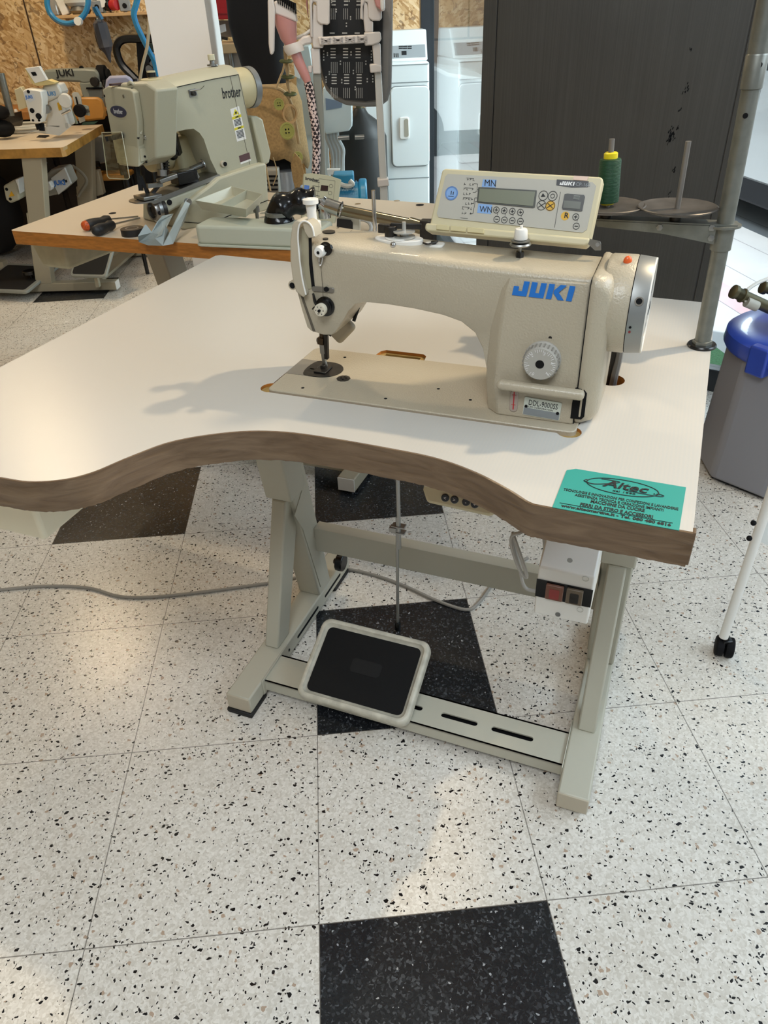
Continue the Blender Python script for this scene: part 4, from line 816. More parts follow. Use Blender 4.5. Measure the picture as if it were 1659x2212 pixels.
# cable bundle leaving through the round hole
bm = NB(); tube(bm, [TB.w(.494, .150, .92), TB.w(.507, .165, .895), TB.w(.508, .185, .85), TB.w(.505, .19, .80), TB.w(.503, .19, .70)], .0055, 8); obj('cable', bm, mat('cable_grey', '#6c6c6c', .4), MC)
bm = NB(); tube(bm, [TB.w(.492, .150, .91), TB.w(.500, .17, .885), TB.w(.500, .190, .84), TB.w(.497, .197, .79), TB.w(.496, .19, .70)], .0045, 8); obj('cable', bm, DARKB, MC)
# ================================================================= things fixed under and on the front table
# speed controller hanging below the tabletop
bl = hv(916, 1086, .02); br = hv(1064, 1119, .02); lean = (UPV + TB.y * .35).normalized(); ex = br - bl; ey = (lean - ex.normalized() * lean.dot(ex.normalized())).normalized(); KP = Fr(bl, ex, ey)
KT = thing('motor_controller', bl + TB.y * .05, 'cream control box with round dark buttons hanging below the curved table edge', 'control box', rot=-0.3968)
def kp(px, py): k = KP.hit(px, py, 2, 0); return k.x, k.y
w = ex.length; bm = NB(); prism(bm, KP, [(.004, .0), (w * .97, .0), (w + .012, .020), (w + .020, .09), (-.004, .09), (-.006, .02)], -.07, 0); obj('case', bm, BEIGEP, KT, bevel=.006, seg=3)
q = [kp(*k) for k in ((917, 1050), (1030, 1076))]; fe = KP.x * (q[1][0] - q[0][0]) + KP.y * (q[1][1] - q[0][1]); K2 = Fr(KP.w(q[0][0], q[0][1], 0), fe, KP.z.cross(fe), KP.z)
bm = NB(); prism(bm, K2, [(0, 0), (fe.length * 1.06, 0), (fe.length * 1.06, .04), (0, .04)], 0, .0008); fsh = obj('face_sheet', bm, WHITEP, KT, smooth=False)
for a0, a1 in ((956, 980), (984, 1015)):
    p0 = K2.hit(a0, 1052, 2, 0).x; p1 = K2.hit(a1, 1058, 2, 0).x; bm = NB(); prism(bm, K2, [(p0, .004), (p1, .004), (p1, .017), (p0, .017)], .0008, .0016); obj('display', bm, mat('red_display', '#2a1512', .2), KT, smooth=False)
bm = NB()
for i in range(10): a = .006 + (i % 5) * .006; b = .006 + (i // 5) * .008; linep(bm, K2, a, b, a + .0035, b + .002, .0006, .0008); linep(bm, K2, a, b + .004, a + .002, b, .0005, .0008)
for px in (1022, 1036): a = K2.hit(px, 1060, 2, 0).x; ringp(bm, K2, a, .009, .0045, .0008, .0008, .0005)
obj('printed_symbols', bm, INK, fsh, smooth=False)
for (px, py), s in (((962, 1075), '<'), ((982, 1079), '>'), ((1007, 1084), '-'), ((1026, 1089), '+')):
    a, b = kp(px, py); bm = NB(); lathe(bm, KP.w(a, b, 0), KP.z, [(.0066, 0), (.0064, .002), (.0052, .003), (.001, .003)], 20); bt_ = obj('button', bm, mat('button_dark', '#2f3238', .35), KT)
    text(KP, a, b - .0028, s, .008, INKW, bt_, 'button_sign', align='CENTER', c=.0031)
bm = NB(); a, b = kp(970, 1061); linep(bm, KP, a - .003, b, a + .003, b, .0008); linep(bm, KP, a + .003, b, a + .003, b + .002, .0008); a, b = kp(988, 1066); ringp(bm, KP, a, b, .0032, .0007); obj('printed_symbols', bm, INK, KT, smooth=False)
# switch box
SB = thing('power_switch_box', TB.w(.49, .06, .474), 'white metal switch box with red and black push buttons under the right of the table', 'switch box', rot=-0.3968)
bm = NB(); prism(bm, TB, [(0, .474), (0, .572), (.070, .604), (.070, .7672), (.125, .7672), (.125, .474)], .447, .533, 'yz'); obj('case', bm, mat('switch_white', '#e3e1da', .35), SB, bevel=.003, seg=3)
F6 = TF(-.0005)
def f6(px, py): k = F6.hit(px, py, 2, 0); return k.x, k.y
z0, z1 = f6(1220, 1300)[1], f6(1220, 1262)[1]
bm = NB(); prism(bm, F6, [(.4465, z0), (.5335, z0), (.5335, z1), (.4465, z1)], 0, .0012); pw = obj('switch_strip', bm, BLACK, SB, smooth=False)
for (x0, x1), m in (((.4625, .490), mat('red_button', '#7a5648', .15)), ((.4945, .520), mat('smoke_button', '#6b5f50', .15))):
    bm = NB(); prism(bm, F6, rrect(x0, x1, z0 + .003, z1 - .003, .002), .0012, .0065); bb = obj('push_button', bm, m, pw, bevel=.001) 
    bm = NB(); prism(bm, F6, rrect(x0 + .006, x1 - .006, z0 + .006, z1 - .010, .002), .0065, .0070); obj('button_mark', bm, mat('mark_red', '#8c3a36', .3) if x0 < .48 else DARKST, pw)
for k in ((1231, 1210), (1205, 1327)): x, y = f6(*k); bm = NB(); prism(bm, F6, circ(x, y, .0042, 16), 0, .001); obj('screw', bm, STEELP, SB)
for k in ((1265, 1250), (1253, 1317)): x, y = f6(*k); bm = NB(); ringp(bm, F6, x, y, .005, .0006, 0, .0006); obj('stamped_ring', bm, GREYP, SB)
# cables
def cable(name, pts, r, m, label, parent=None, **k): bm = NB(); tube(bm, pts, r, 8); return obj(name, bm, m, parent, label=label, cat='cable' if label else None, **k)
GC = mat('grey_cable', '#9a958c', .5)
def fl(px, py, r=.0045): return onz(px, py, r)
cable('floor_cable', [fl(-60, 1280), fl(0, 1274), fl(100, 1266), fl(190, 1270), fl(255, 1288), fl(320, 1290), fl(420, 1281), fl(520, 1268), fl(600, 1256), fl(690, 1236), fl(740, 1229), fl(800, 1240), fl(870, 1264), fl(940, 1296), fl(1005, 1317), fl(1033, 1303), fl(1060, 1268), fl(1090, 1235), fl(1140, 1205)], .0045, GC, 'pale grey power cable lying across the terrazzo floor under the table')
cb = lambda px, py, v=.10: hv(px, py, v)
cable('hanging_cable', [cb(1146, 1105, .16), cb(1140, 1135, .12), cb(1125, 1150), cb(1107, 1157), cb(1105, 1178), cb(1116, 1215), cb(1128, 1240), cb(1137, 1247), cb(1136, 1236), cb(1126, 1205), cb(1112, 1165), cb(1108, 1152, .11), cb(1110, 1180, .11), cb(1122, 1220, .12), cb(1128, 1255, .12), cb(1138, 1272, .12), cb(1158, 1277, .12)], .0033, mat('light_cable', '#b5b3ae', .35), 'knotted light grey cable hanging under the table beside the switch box')
cable('hanging_cable', [cb(1172, 1130, .10), cb(1176, 1155, .09), cb(1178, 1180, .1), cb(1176, 1200, .13)], .0045, mat('light_cable', '#b5b3ae', .35), 'short light cable going behind the white switch box')
# thread stand
TS = thing('thread_stand', TB.w(.629, .367, ZT), 'galvanised thread stand pole with two round spool plates, bolted to the right of the table', 'thread stand', rot=-0.3968)
pb, pt_ = TB.w(.629, .367, ZT - .06), TB.w(.607, .367, 1.60); pd = (pt_ - pb).normalized()
def pz(z): return pb + pd * ((z - pb.z) / pd.z)
bm = NB(); cyl(bm, pb, pz(1.215), .0125, n=24); obj('pole', bm, GALV, TS)
bm = NB(); cyl(bm, pz(1.225), pz(1.60), .0138, n=24); obj('upper_pole', bm, GALV, TS)
bm = NB(); lathe(bm, pz(1.185), pd, [(.0128, 0), (.0148, .001), (.0148, .04), (.0138, .042)], 24); obj('pole_joint', bm, GALV, TS)
bm = NB(); lathe(bm, pz(ZT), pd, [(.0128, 0), (.023, .0), (.0235, .003), (.022, .005), (.0128, .0055)], 28); obj('base_washer', bm, BLACK, TS)
bm = NB(); lathe(bm, pz(ZT + .0055), pd, [(.0128, 0), (.016, .0), (.0155, .005), (.0128, .006)], 6); obj('base_nut', bm, GALV, TS)
for px, py in ((1610, 250), (1641, 140)):
    q = hv(px, py, .367 - .0125); d = -(TB.y); bm = NB(); cyl(bm, q + TB.y * .006, q - TB.y * .0008, .0036, n=12); obj('pole_hole', bm, BLACKM, TS)
HV = .367
tz = 1.002
T7 = TF(HV - .012)
bm = NB(); k7 = [T7.hit(*k, 2, 0) for k in ((1285, 476), (1520, 487), (1548, 488), (1541, 527), (1518, 522), (1430, 504), (1290, 489))]
prism(bm, T7, [(q.x, q.y) for q in k7], 0, .0022); arm2 = obj('spool_arm', bm, GALV, TS, smooth=False)
bm = NB(); q0 = T7.hit(1285, 474, 2, 0); q1 = T7.hit(1550, 486, 2, 0)
zt_ = lambda u: q0.y + (q1.y - q0.y) * (u - q0.x) / (q1.x - q0.x)
rings(bm, [[TB.w(u, v, zt_(u) + dz) for v, dz in ((HV - .013, -.001), (HV + .016, -.001), (HV + .016, .001), (HV - .013, .001))] for u in (.36, .640)]); obj('arm_top', bm, GALV, TS, smooth=False)
bm = NB(); lathe(bm, pz(.968), pd, [(.0128, 0), (.0155, .001), (.0155, .036), (.0128, .037)], 24); obj('clamp', bm, GALV, TS)
bm = NB(); lathe(bm, pz(1.003), pd, [(.0128, 0), (.024, 0), (.024, .003), (.0128, .003)], 24); obj('clamp_collar', bm, GALV, TS)
for k in ((1538, 491), (1536, 513), (1425, 490)):
    q = T7.hit(*k, 2, 0); bm = NB(); lathe(bm, T7.w(q.x, q.y, .0022), T7.z, [(.005, 0), (.005, .003), (.001, .0035)], 6); obj('arm_bolt', bm, STEELP, TS)
for cx, cy, sx_, sy_, topk in ((1463, 451, 1463, 455, (1487, 305)), (1311, 447, 1311, 450, (1322, 300))):
    c = hv(cx, cy, HV); bm = NB(); lathe(bm, c - UPV * .004, UPV, [(.01, 0), (.05, .002), (.0585, .0055), (.0595, .0075), (.058, .0085), (.05, .0055), (.001, .0045)], 44); pl_ = obj('spool_plate', bm, mat('plate_dark', '#5a5652', .4, metal=.3, vary=.3, vscale=40), TS)
    tp = hv(*topk, HV); bm = NB(); cyl(bm, c, tp, .0042, n=12); obj('spindle', bm, mat('dull_spindle', '#8b8782', .4, metal=.6), TS)
    bm = NB(); cyl(bm, c - UPV * .028, c - UPV * .003, .009, n=14); obj('spindle_base', bm, DARKST, TS)
# green spool on the left plate
c = hv(1311, 447, HV) + UPV * .0015; sdir = (hv(1322, 300, HV) - hv(1311, 447, HV)).normalized()
GS = thing('thread_spool', c, 'green thread spool with yellow ends on the left plate of the thread stand', 'thread spool')
bm = NB(); lathe(bm, c + sdir * .002, sdir, [(.009, 0), (.0105, .001), (.0105, .006), (.009, .007), (.009, .007)], 20); obj('spool_core', bm, mat('spool_yellow', '#e3cf1c', .4), GS, label='yellow lower end of the spool')
bm = NB(); lathe(bm, c + sdir * .068, sdir, [(.0085, 0), (.0105, .001), (.0105, .008), (.0085, .0095), (.005, .0095)], 20); obj('spool_core', bm, mat('spool_yellow', '#e3cf1c', .4), GS, label='yellow upper end of the spool')
bm = NB(); lathe(bm, c + sdir * .005, sdir, [(.010, 0), (.0165, .001), (.0172, .004), (.0168, .03), (.0165, .060), (.0155, .063), (.010, .064)], 28)
def thread_m():
    m, n, l, p = nodes('green_thread'); tc = n.new('ShaderNodeTexCoord'); w = n.new('ShaderNodeTexWave'); w.bands_direction = 'Z'; w.inputs['Scale'].default_value = 180; w.inputs['Distortion'].default_value = 3; l.new(tc.outputs['Object'], w.inputs['Vector'])
    l.new(mix_n(n, l, w.outputs['Fac'], srgb('#07301a'), srgb('#114a29')), p.inputs['Base Color']); p.inputs['Roughness'].default_value = .55; b = n.new('ShaderNodeBump'); b.inputs['Strength'].default_value = .4; b.inputs['Distance'].default_value = .001; l.new(w.outputs['Fac'], b.inputs['Height']); l.new(b.outputs[0], p.inputs['Normal']); return m
obj('wound_thread', bm, thread_m(), GS)
# ================================================================= right edge of the view
BC = Vector((1.285, 2.035, 0)); BN = thing('water_container', BC, 'grey plastic container with a blue lid standing by the glass door', 'container')
def octo(r, z, cx=0, cy=0, ph=.30, n=8): return [BC + Vector((cx + r * math.cos(ph + 2 * math.pi * i / n), cy + r * math.sin(ph + 2 * math.pi * i / n), z)) for i in range(n)]
bm = NB(); rings(bm, [octo(.222, .0), octo(.235, .02), octo(.228, .12), octo(.215, .43), octo(.205, .455)]); obj('body', bm, mat('bin_grey', '#8c8c92', .4), BN, bevel=.016, seg=3, smooth=30)
LZ = .455
BL = mat('lid_blue', '#2b49b0', .3, coat=.3)
bm = NB(); lathe(bm, BC + Vector((0, 0, LZ - .045)), UPV, [(.16, -.0), (.222, .0), (.229, .012), (.226, .045), (.21, .058), (.15, .062), (.001, .064)], 40); lid = obj('lid', bm, BL, BN, smooth=40, label='glossy blue lid')
bm = NB(); lathe(bm, BC + Vector((.02, -.10, LZ + .012)), UPV, [(.05, 0), (.05, .006), (.046, .009), (.001, .009)], 28); obj('cap', bm, mat('cap_grey', '#9a9aa0', .4), BN)
for t in (-2.62, -1.4):
    d = Vector((math.cos(t), math.sin(t), 0)); s = Vector((-d.y, d.x, 0)); bm = NB(); c = BC + d * .218 + UPV * (LZ - .03); bar(bm, c - UPV * .04, c + UPV * .045, .06, .035, side=s); obj('lid_clip', bm, BL, BN, bevel=.006)
# black valve head on top
VO = BC + Vector((-.055, -.02, LZ + .015)); VF = yawfr(VO.x, VO.y, -.5, VO.z); bm = NB(); box(bm, VF, -.055, .16, -.06, .06, .0, .105); vh = obj('valve_head', bm, BLACK, BN, bevel=.008)
a = ony(1590, 632, 1.98); b = ony(1640, 655, 1.98)
BRS = mat('dull_brass', '#5f5a45', .4, metal=.7)
bm = NB(); cyl(bm, a, b + (b - a) * .6, .016, n=16); lathe(bm, a - (b - a).normalized() * .012, (b - a), [(.014, 0), (.019, .002), (.019, .012), (.016, .014), (.016, .03), (.02, .032), (.02, .036)], 16); obj('hose_fitting', bm, BRS, BN)
a = ony(1645, 620, 2.06); b = ony(1690, 635, 2.06); bm = NB(); lathe(bm, a, (b - a), [(.012, 0), (.018, .002), (.018, .014), (.013, .016), (.012, .06)], 14); obj('hose_fitting', bm, BRS, BN)
bm = NB(); tube(bm, [ony(1700, 590, 2.0), ony(1659, 602, 2.0), ony(1630, 615, 1.99), ony(1610, 632, 1.98), ony(1610, 648, 1.97), ony(1625, 655, 1.97)], .005, 8); obj('white_tube', bm, WHITEP, BN)
a = ony(1612, 652, 1.965); b = ony(1635, 662, 1.965); bm = NB(); cyl(bm, a, b, .014); obj('tube_socket', bm, GREYP, BN)
# caster rack
CR = thing('wheeled_rack', onz(1560, 1412, 0), 'white tubular rack leg on a black caster wheel beside the sewing table', 'rack')
c0 = onz(1560, 1412, 0); c1 = ony(1563, 1376, c0.y); c2 = ony(1672, 1048, c0.y + .03)
bm = NB(); cyl(bm, c1, c1 + (c2 - c1) * 1.3, .0105, n=16); obj('leg_tube', bm, WHITEP, CR)
for k in (.765, .85): pass
for px, py in ((1624, 1125), (1615, 1158)):
    q = ony(px, py, c0.y + .01); bm = NB(); ball(bm, q - Vector((0, .008, 0)), .006); obj('tube_screw', bm, BLACKM, CR)
wc = c0 + UPV * .024; bm = NB(); ax = Vector((.93, -.37, 0)); 
for s in (-1, 1): lathe(bm, wc + ax * (s * .0015), ax * s, [(.010, 0), (.023, .001), (.0245, .004), (.0245, .016), (.021, .0185), (.001, .019)], 28)
obj('caster_wheel', bm, BLACKM, CR); bm = NB(); cyl(bm, wc + UPV * .012, c1 + (c2 - c1).normalized() * .012, .009); box(bm, yawfr(wc.x, wc.y, 0, wc.z), -.011, .011, -.012, .012, .008, .026); obj('caster_fork', bm, BLACK, CR, bevel=.002)
bm = NB(); P = [ony(*k, c0.y + .04) for k in ((1642, 1108), (1705, 1130), (1700, 1200), (1632, 1165))]; rings(bm, [P, [p + Vector((0, .004, 0)) for p in P]]); obj('panel_sheet', bm, mat('sheet_white', '#d9dcda', .5), CR, smooth=False)
# ================================================================= helpers for the back of the shop
def YP(y): return Fr((0, y, 0), (1, 0, 0), (0, 0, 1), (0, -1, 0))
def yl(px, py, y): q = ony(px, py, y); return (q.x, q.z)
def slab(name, pts, y, d, m, parent=None, bevel=0.0, **k):
    """plate or block with outline pts (seen at distance y) and thickness d going away from the viewer"""
    bm = NB(); P = [ony(px, py, y) for px, py in pts]; rings(bm, [P, [p + Vector((0, d, 0)) for p in P]]); return obj(name, bm, m, parent, bevel=bevel, smooth=False if not bevel else None, **k)
def rod(name, pts, y, r, m, parent=None, n=8, **k): bm = NB(); tube(bm, [ony(px, py, (y if not isinstance(y, (list, tuple)) else y[i])) for i, (px, py) in enumerate(pts)], r, n); return obj(name, bm, m, parent, **k)
def ycyl(name, px, py, y, r, d, m, parent=None, n=24, bevel=0.0, **k): bm = NB(); c = ony(px, py, y); cyl(bm, c, c + Vector((0, d, 0)), r, n=n); return obj(name, bm, m, parent, bevel=bevel, **k)
def ytext(s, px, py, y, size, m, parent, **k): return text(YP(y), *yl(px, py, y), s, size, m, parent, **k)
OLDG = mat('old_green_grey_paint', '#b0ad97', .42, bump=.3, scale=420)
OLDT = mat('old_yellowed_top', '#bfb48f', .42, bump=.3, scale=420)
BEI = mat('beige_stand', '#a69d87', .45)
# ================================================================= back table
BT = thing('sewing_table', TB.w(-.7, 1.2, 0), 'beige table with a thick wooden edge carrying the green-grey sewing machine', 'table', rot=-0.3968)
Z2 = .77
bm = NB(); prism(bm, TB, [(-1.413, .893), (-1.40, .883), (-.045, .883), (-.205, 1.500), (-1.44, 1.62), (-1.465, 1.60)], Z2 - .04, Z2, holes=[])
o = obj('tabletop', bm, LAM2, BT, mats=[LAM2, WOOD], smooth=False)
for f in o.data.polygons: f.material_index = 0 if f.center.z > Z2 - .002 else 1
for px, py, r in ((243, 461, .012), (857, 434, .010), (907, 443, .013), (582, 434, .008), (568, 461, .010), (568, 470, .011), (773, 441, .010)):
    q = onz(px, py, Z2); bm = NB(); cyl(bm, q - UPV * .002, q + UPV * .0012, r, n=18); obj('grommet', bm, BLACKM if px in (243, 907) else CHROME, BT)
def stand(F, v0, us, par, m, zt, sgn=1):
    for u in us:
        def yz(pts, a, b): bm = NB(); prism(bm, F, [(v0 + sgn * p, q) for p, q in pts], a, b, 'yz'); return bm
        obj('foot', yz([(0, .012), (0, .06), (.54, .06), (.54, .012)], u - .03, u + .03), m, par, bevel=.004)
        obj('end_cap', yz([(-.003, .012), (-.003, .058), (.0, .058), (.0, .012)], u - .029, u + .029), WHITEP, par)
        obj('leg', yz([(.365, .058), (.445, .058), (.34, zt - .12), (.26, zt - .12)], u - .03, u + .03), m, par, bevel=.004)
        obj('leg_sleeve', yz([(.275, .42), (.375, .42), (.31, zt), (.21, zt)], u - .034, u + .034), m, par, bevel=.004)
        obj('foot_pad', yz([(.02, 0), (.02, .012), (.1, .012), (.1, 0)], u - .032, u + .032), DARKB, par); obj('foot_pad', yz([(.42, 0), (.42, .012), (.5, .012), (.5, 0)], u - .032, u + .032), DARKB, par)
stand(TB, .888, (-1.06, -.31), BT, BEI, Z2 - .04)
bm = NB(); box(bm, TB, -1.03, -.34, 1.25, 1.28, .2, .27); obj('stretcher', bm, BEI, BT, bevel=.002)
bm = NB(); box(bm, TB, -1.03, -.34, .95, 1.03, .04, .055); obj('pedal_bar', bm, BEI, BT, bevel=.002)
A, B_ = onz(92, 577, .62), onz(150, 584, .62); d1 = (onz(235, 548, .70) - onz(150, 584, .62)); 
dx = (B_ - A); bk = Vector((.12, .26, 0))
bm = NB(); rings(bm, [[A, B_, B_ + bk, A + bk], [Vector((*(A - dx * .30).xy, .731)), Vector((*(B_ + dx * .06 + bk * .0).xy, .731)), Vector((*(B_ + bk * 1.35 + dx * .3).xy, .731)), Vector((*(A + bk * 1.3 - dx * .3).xy, .731))]])
obj('drawer', bm, mat('drawer_old', '#bdb596', .45, vary=.15, vscale=25), BT, bevel=.012, seg=3, label='old cream plastic drawer below the table')
# ================================================================= the green-grey machine
BO = onz(395, 498, Z2); BYA = math.radians(44.3); BM = yawfr(BO.x, BO.y, BYA, 0)
BR_ = thing('sewing_machine', BM.w(.15, .1, Z2), 'green-grey bartack sewing machine with a dark blue oval badge on the back table', 'sewing machine', rot=BYA)
def bh(px, py, k, v): q = BM.hit(px, py, k, v); return q
def sv(px, py, v=.03): q = BM.hit(px, py, 1, v); return (q.x, q.z)          # on a side plane (u, z)
def bw_(px, py, v=.03): q = BM.hit(px, py, 1, v); return BM.w(*q)
def BP(name, pts, v0, v1, m, par=BR_, bevel=.0, vp=None, **k):
    bm = NB(); prism(bm, BM, [sv(*p, v0 if vp is None else vp) for p in pts], v0, v1, 'xz'); return obj(name, bm, m, par, bevel=bevel, **k)
V0 = .03
prof = [(300, 203), (330, 199), (345, 196), (400, 183), (460, 170), (516, 160), (535, 250), (557, 353), (473, 382), (455, 345), (440, 300), (431, 287), (418, 278), (400, 280), (352, 292), (322, 300), (321, 325), (318, 345), (299, 360)]
pts = [sv(*p, V0) for p in prof]
def bring(v, dz, top=0.0): return [BM.w(u, v, z + (dz if i <= 5 else 0)) for i, (u, z) in enumerate(pts)]
bm = NB(); rings(bm, [bring(V0, 0), bring(V0 + .012, .012), bring(V0 + .035, .021), bring(.10, .024), bring(.13, .018), bring(.15, .0)]); obj('arm', bm, OLDG, BR_, smooth=28)
# darker seam under the lid, facet
bm = NB(); P = [bw_(*k, V0 - .0006) for k in ((345, 197), (400, 184), (460, 171), (515, 161))]; 
for a, b in zip(P, P[1:]): bar(bm, a, b, .0022, .0015, side=BM.y)
obj('lid_seam', bm, BLACKM, BR_)
bm = NB()
for a, b in (((515, 161), (556, 352)), ((497, 165), (540, 356))): bar(bm, bw_(*a, V0 - .0004), bw_(*b, V0 - .0004), .0012, .001, side=BM.y)
obj('panel_seam', bm, mat('seam_dark', '#5a5348', .6), BR_)
# end face with badge
UE = sv(299, 280, V0)[0] - .012
EFc = Fr(BM.w(UE, 0, 0), -BM.y, (0, 0, 1), -BM.x)
def ef(px, py, off=0): q = Fr(BM.w(UE - off, 0, 0), -BM.y, (0, 0, 1), -BM.x).hit(px, py, 2, 0); return q.x, q.y
fpn = [(221, 193), (232, 186), (280, 193), (287, 199), (297, 262), (298, 330), (297, 358), (292, 361), (258, 357), (252, 349), (238, 280)]
bm = NB(); prism(bm, EFc, [ef(*p) for p in fpn], -.02, 0.0); fpl = obj('face_plate', bm, OLDG, BR_, bevel=.004, seg=3)
bm = NB(); prism(bm, EFc, [ef(*p) for p in [(230, 182), (300, 180), (322, 196), (322, 345), (300, 361), (256, 356), (236, 280)]], -.09, -.02); obj('head_end', bm, OLDG, BR_, bevel=.006)
ca, cb = ef(256, 241); ra = abs(ef(273, 241)[0] - ca); rb = abs(ef(256, 254)[1] - cb)
bm = NB(); prism(bm, EFc, circ(ca, cb, ra, 32, rb * .95), 0, .0012); bd = obj('badge', bm, mat('badge_blue', '#1d2b4d', .3), fpl)
text(EFc, ca, cb - .005, 'brother', .0165, mat('badge_silver', '#c4c8cc', .3), bd, align='CENTER', c=.0014, sx=.95, bold=.0003)
for px, py, r, m in ((285, 335, .0095, BLACKM), (226, 207, .003, BLACKM), (267, 208, .004, STEELP), (280, 353, .0035, CHROME), (272, 352, .0022, BLACKM), (289, 355, .0022, BLACKM)):
    a, b = ef(px, py); bm = NB(); prism(bm, EFc, circ(a, b, r, 18), 0, .0015); obj('screw', bm, m, fpl)
# clear eye guard
G = Fr(BM.w(UE - .045, 0, 0), -BM.y, (0, 0, 1), -BM.x)
g = [G.hit(*p, 2, 0) for p in ((221, 286), (264, 285), (281, 384), (277, 387), (237, 385), (233, 380))]
bm = NB(); prism(bm, G, [(q.x, q.y) for q in g], 0, .003); eg = obj('eye_guard', bm, ACRYL, BR_, smooth=False, label='clear plastic eye guard')
bm = NB(); tube(bm, [G.w(q.x, q.y, .0015) for q in g], .0012, 6, closed=True, sm=False); obj('guard_rim', bm, mat('rim_light', '#cfcfb8', .2), eg)
bm = NB(); bar(bm, BM.w(UE - .0, .10, g[0].y - .01), G.w(g[0].x + .01, g[0].y - .015), .03, .012); obj('guard_mount', bm, BLACK, BR_)
# side details
def knob(px, py, r, L, m, v=V0, par=BR_, name='knob'): bm = NB(); p = bw_(px, py, v - L * .5); cyl(bm, p + BM.y * L * .5, p - BM.y * L * .5, r, n=18); return obj(name, bm, m, par, bevel=.001)
knob(332, 197, .016, .018, STEELP, name='tension_discs'); knob(340, 195, .012, .03, mat('clear_knob', '#a6a58f', .25), name='tension_knob'); knob(356, 208, .006, .016, CHROME, name='thread_stud')
knob(325, 219, .012, .02, BLACKM, name='tension_base'); knob(335, 220, .007, .04, DARKST, name='tension_stem')
knob(333, 299, .018, .02, DARKST, name='tension_discs'); knob(347, 299, .014, .04, mat('knob_cream', '#c9c3a6', .4), name='tension_knob'); knob(313, 297, .006, .02, CHROME, name='thread_stud'); knob(322, 276, .006, .012, STEELP, name='thread_stud')
BP('thread_guide_plate', [(407, 195), (422, 191), (427, 206), (411, 211)], V0 - .003, V0, STEELP); knob(418, 202, .006, .014, DARKST, name='screw')
bm = NB(); tube(bm, [bw_(410, 196, .02), bw_(432, 193, .012)], .002, sm=False); obj('thread_hook', bm, CHROME, BR_)
knob(482, 354, .009, .008, CREAMS, name='plug'); knob(485, 354, .006, .012, BLACKM, name='plug_hole')
bm = NB(); tube(bm, [bw_(277, 182, .05), bw_(283, 178, .03), bw_(295, 190, .02), bw_(309, 215, .018), bw_(313, 250, .018), bw_(304, 290, .018)], .004, 8); obj('thread_cover_rib', bm, OLDG, BR_)
bm = NB(); tube(bm, [bw_(285, 190, .024), bw_(292, 230, .024), bw_(300, 285, .024), bw_(298, 300, .024)], .0035, 6); obj('take_up_slot', bm, BLACKM, BR_)
BP('lower_face', [(303, 322), (325, 316), (322, 344), (305, 350)], V0 - .004, V0, OLDG, bevel=.001)
for k in ((313, 338), (316, 350)): knob(*k, .003, .004, BLACKM, V0 - .004, name='screw')
# lettering and labels on the side
SD = Fr(BM.w(0, V0, 0), BM.x, (0, 0, 1), -BM.y)
def sd(px, py): q = SD.hit(px, py, 2, 0); return q.x, q.y
a, b = sd(481, 213); a2, b2 = sd(519, 200); text(SD, a, b, 'brother', .040, INK, BR_, c=.0008, sx=.85 * (a2 - a) / .105, bold=.0004, label='black maker lettering on the side')
wq = [sd(*p) for p in ((497, 236), (516, 229), (532, 300), (512, 306))]; bm = NB(); prism(bm, SD, wq, 0, .0006); wl = obj('warning_label', bm, WHITEP, BR_, smooth=False)
def lerp(t, s): 
    a = Vector(wq[0]) * (1 - s) + Vector(wq[1]) * s; b = Vector(wq[3]) * (1 - s) + Vector(wq[2]) * s; return tuple(a * (1 - t) + b * t)
YEL = mat('label_yellow', '#d6c92c', .5)
for t0, t1 in ((.24, .32), (.58, .65)): bm = NB(); prism(bm, SD, [lerp(t0, 0), lerp(t0, 1), lerp(t1, 1), lerp(t1, 0)], .0006, .0009); obj('label_stripe', bm, YEL, wl, smooth=False)
bm = NB(); prism(bm, SD, [lerp(.04, .5), lerp(.21, .85), lerp(.21, .15)], .0006, .0009); obj('warning_triangle', bm, YEL, wl, smooth=False); bm = NB(); prism(bm, SD, [lerp(.12, .45), lerp(.12, .6), lerp(.18, .6), lerp(.18, .4)], .0009, .0012)
for t in (.36, .40, .44, .48, .52, .70, .74, .78, .82, .86, .90): 
    p, q = lerp(t, .12), lerp(t, .85); linep(bm, SD, *p, *q, .0016, .0009)
for t in (.28, .615): p, q = lerp(t, .35), lerp(t, .7); linep(bm, SD, *p, *q, .003, .0009)
obj('label_print', bm, INK, wl, smooth=False)
q = [sd(*p) for p in ((516, 337), (538, 329), (541, 343), (519, 351))]; bm = NB(); prism(bm, SD, q, 0, .0008); nl = obj('model_plate', bm, mat('plate_maroon', '#5d4346', .4), BR_, smooth=False); q = [sd(*p) for p in ((519, 351), (541, 343), (542, 347), (520, 355))]; bm = NB(); prism(bm, SD, q, 0, .0009); obj('plate_edge', bm, WHITEP, nl, smooth=False)
# hand wheel, motor cover
cu, cz = sv(513, 190, .09); WZ = 1.112
bm = NB(); lathe(bm, BM.w(.30, .092, WZ), BM.x, [(.05, 0), (.056, .01), (.056, .06), (.054, .068)], 40); obj('wheel_housing', bm, OLDT, BR_)
bm = NB(); lathe(bm, BM.w(.369, .092, WZ), BM.x, [(.03, 0), (.057, .0), (.057, .02), (.052, .024), (.001, .024)], 40); obj('hand_wheel', bm, ALU, BR_)
BP('motor_cover', [(535, 250), (548, 250), (560, 256), (578, 330), (574, 352), (560, 356)], .06, .18, OLDG, bevel=.006, vp=.08)
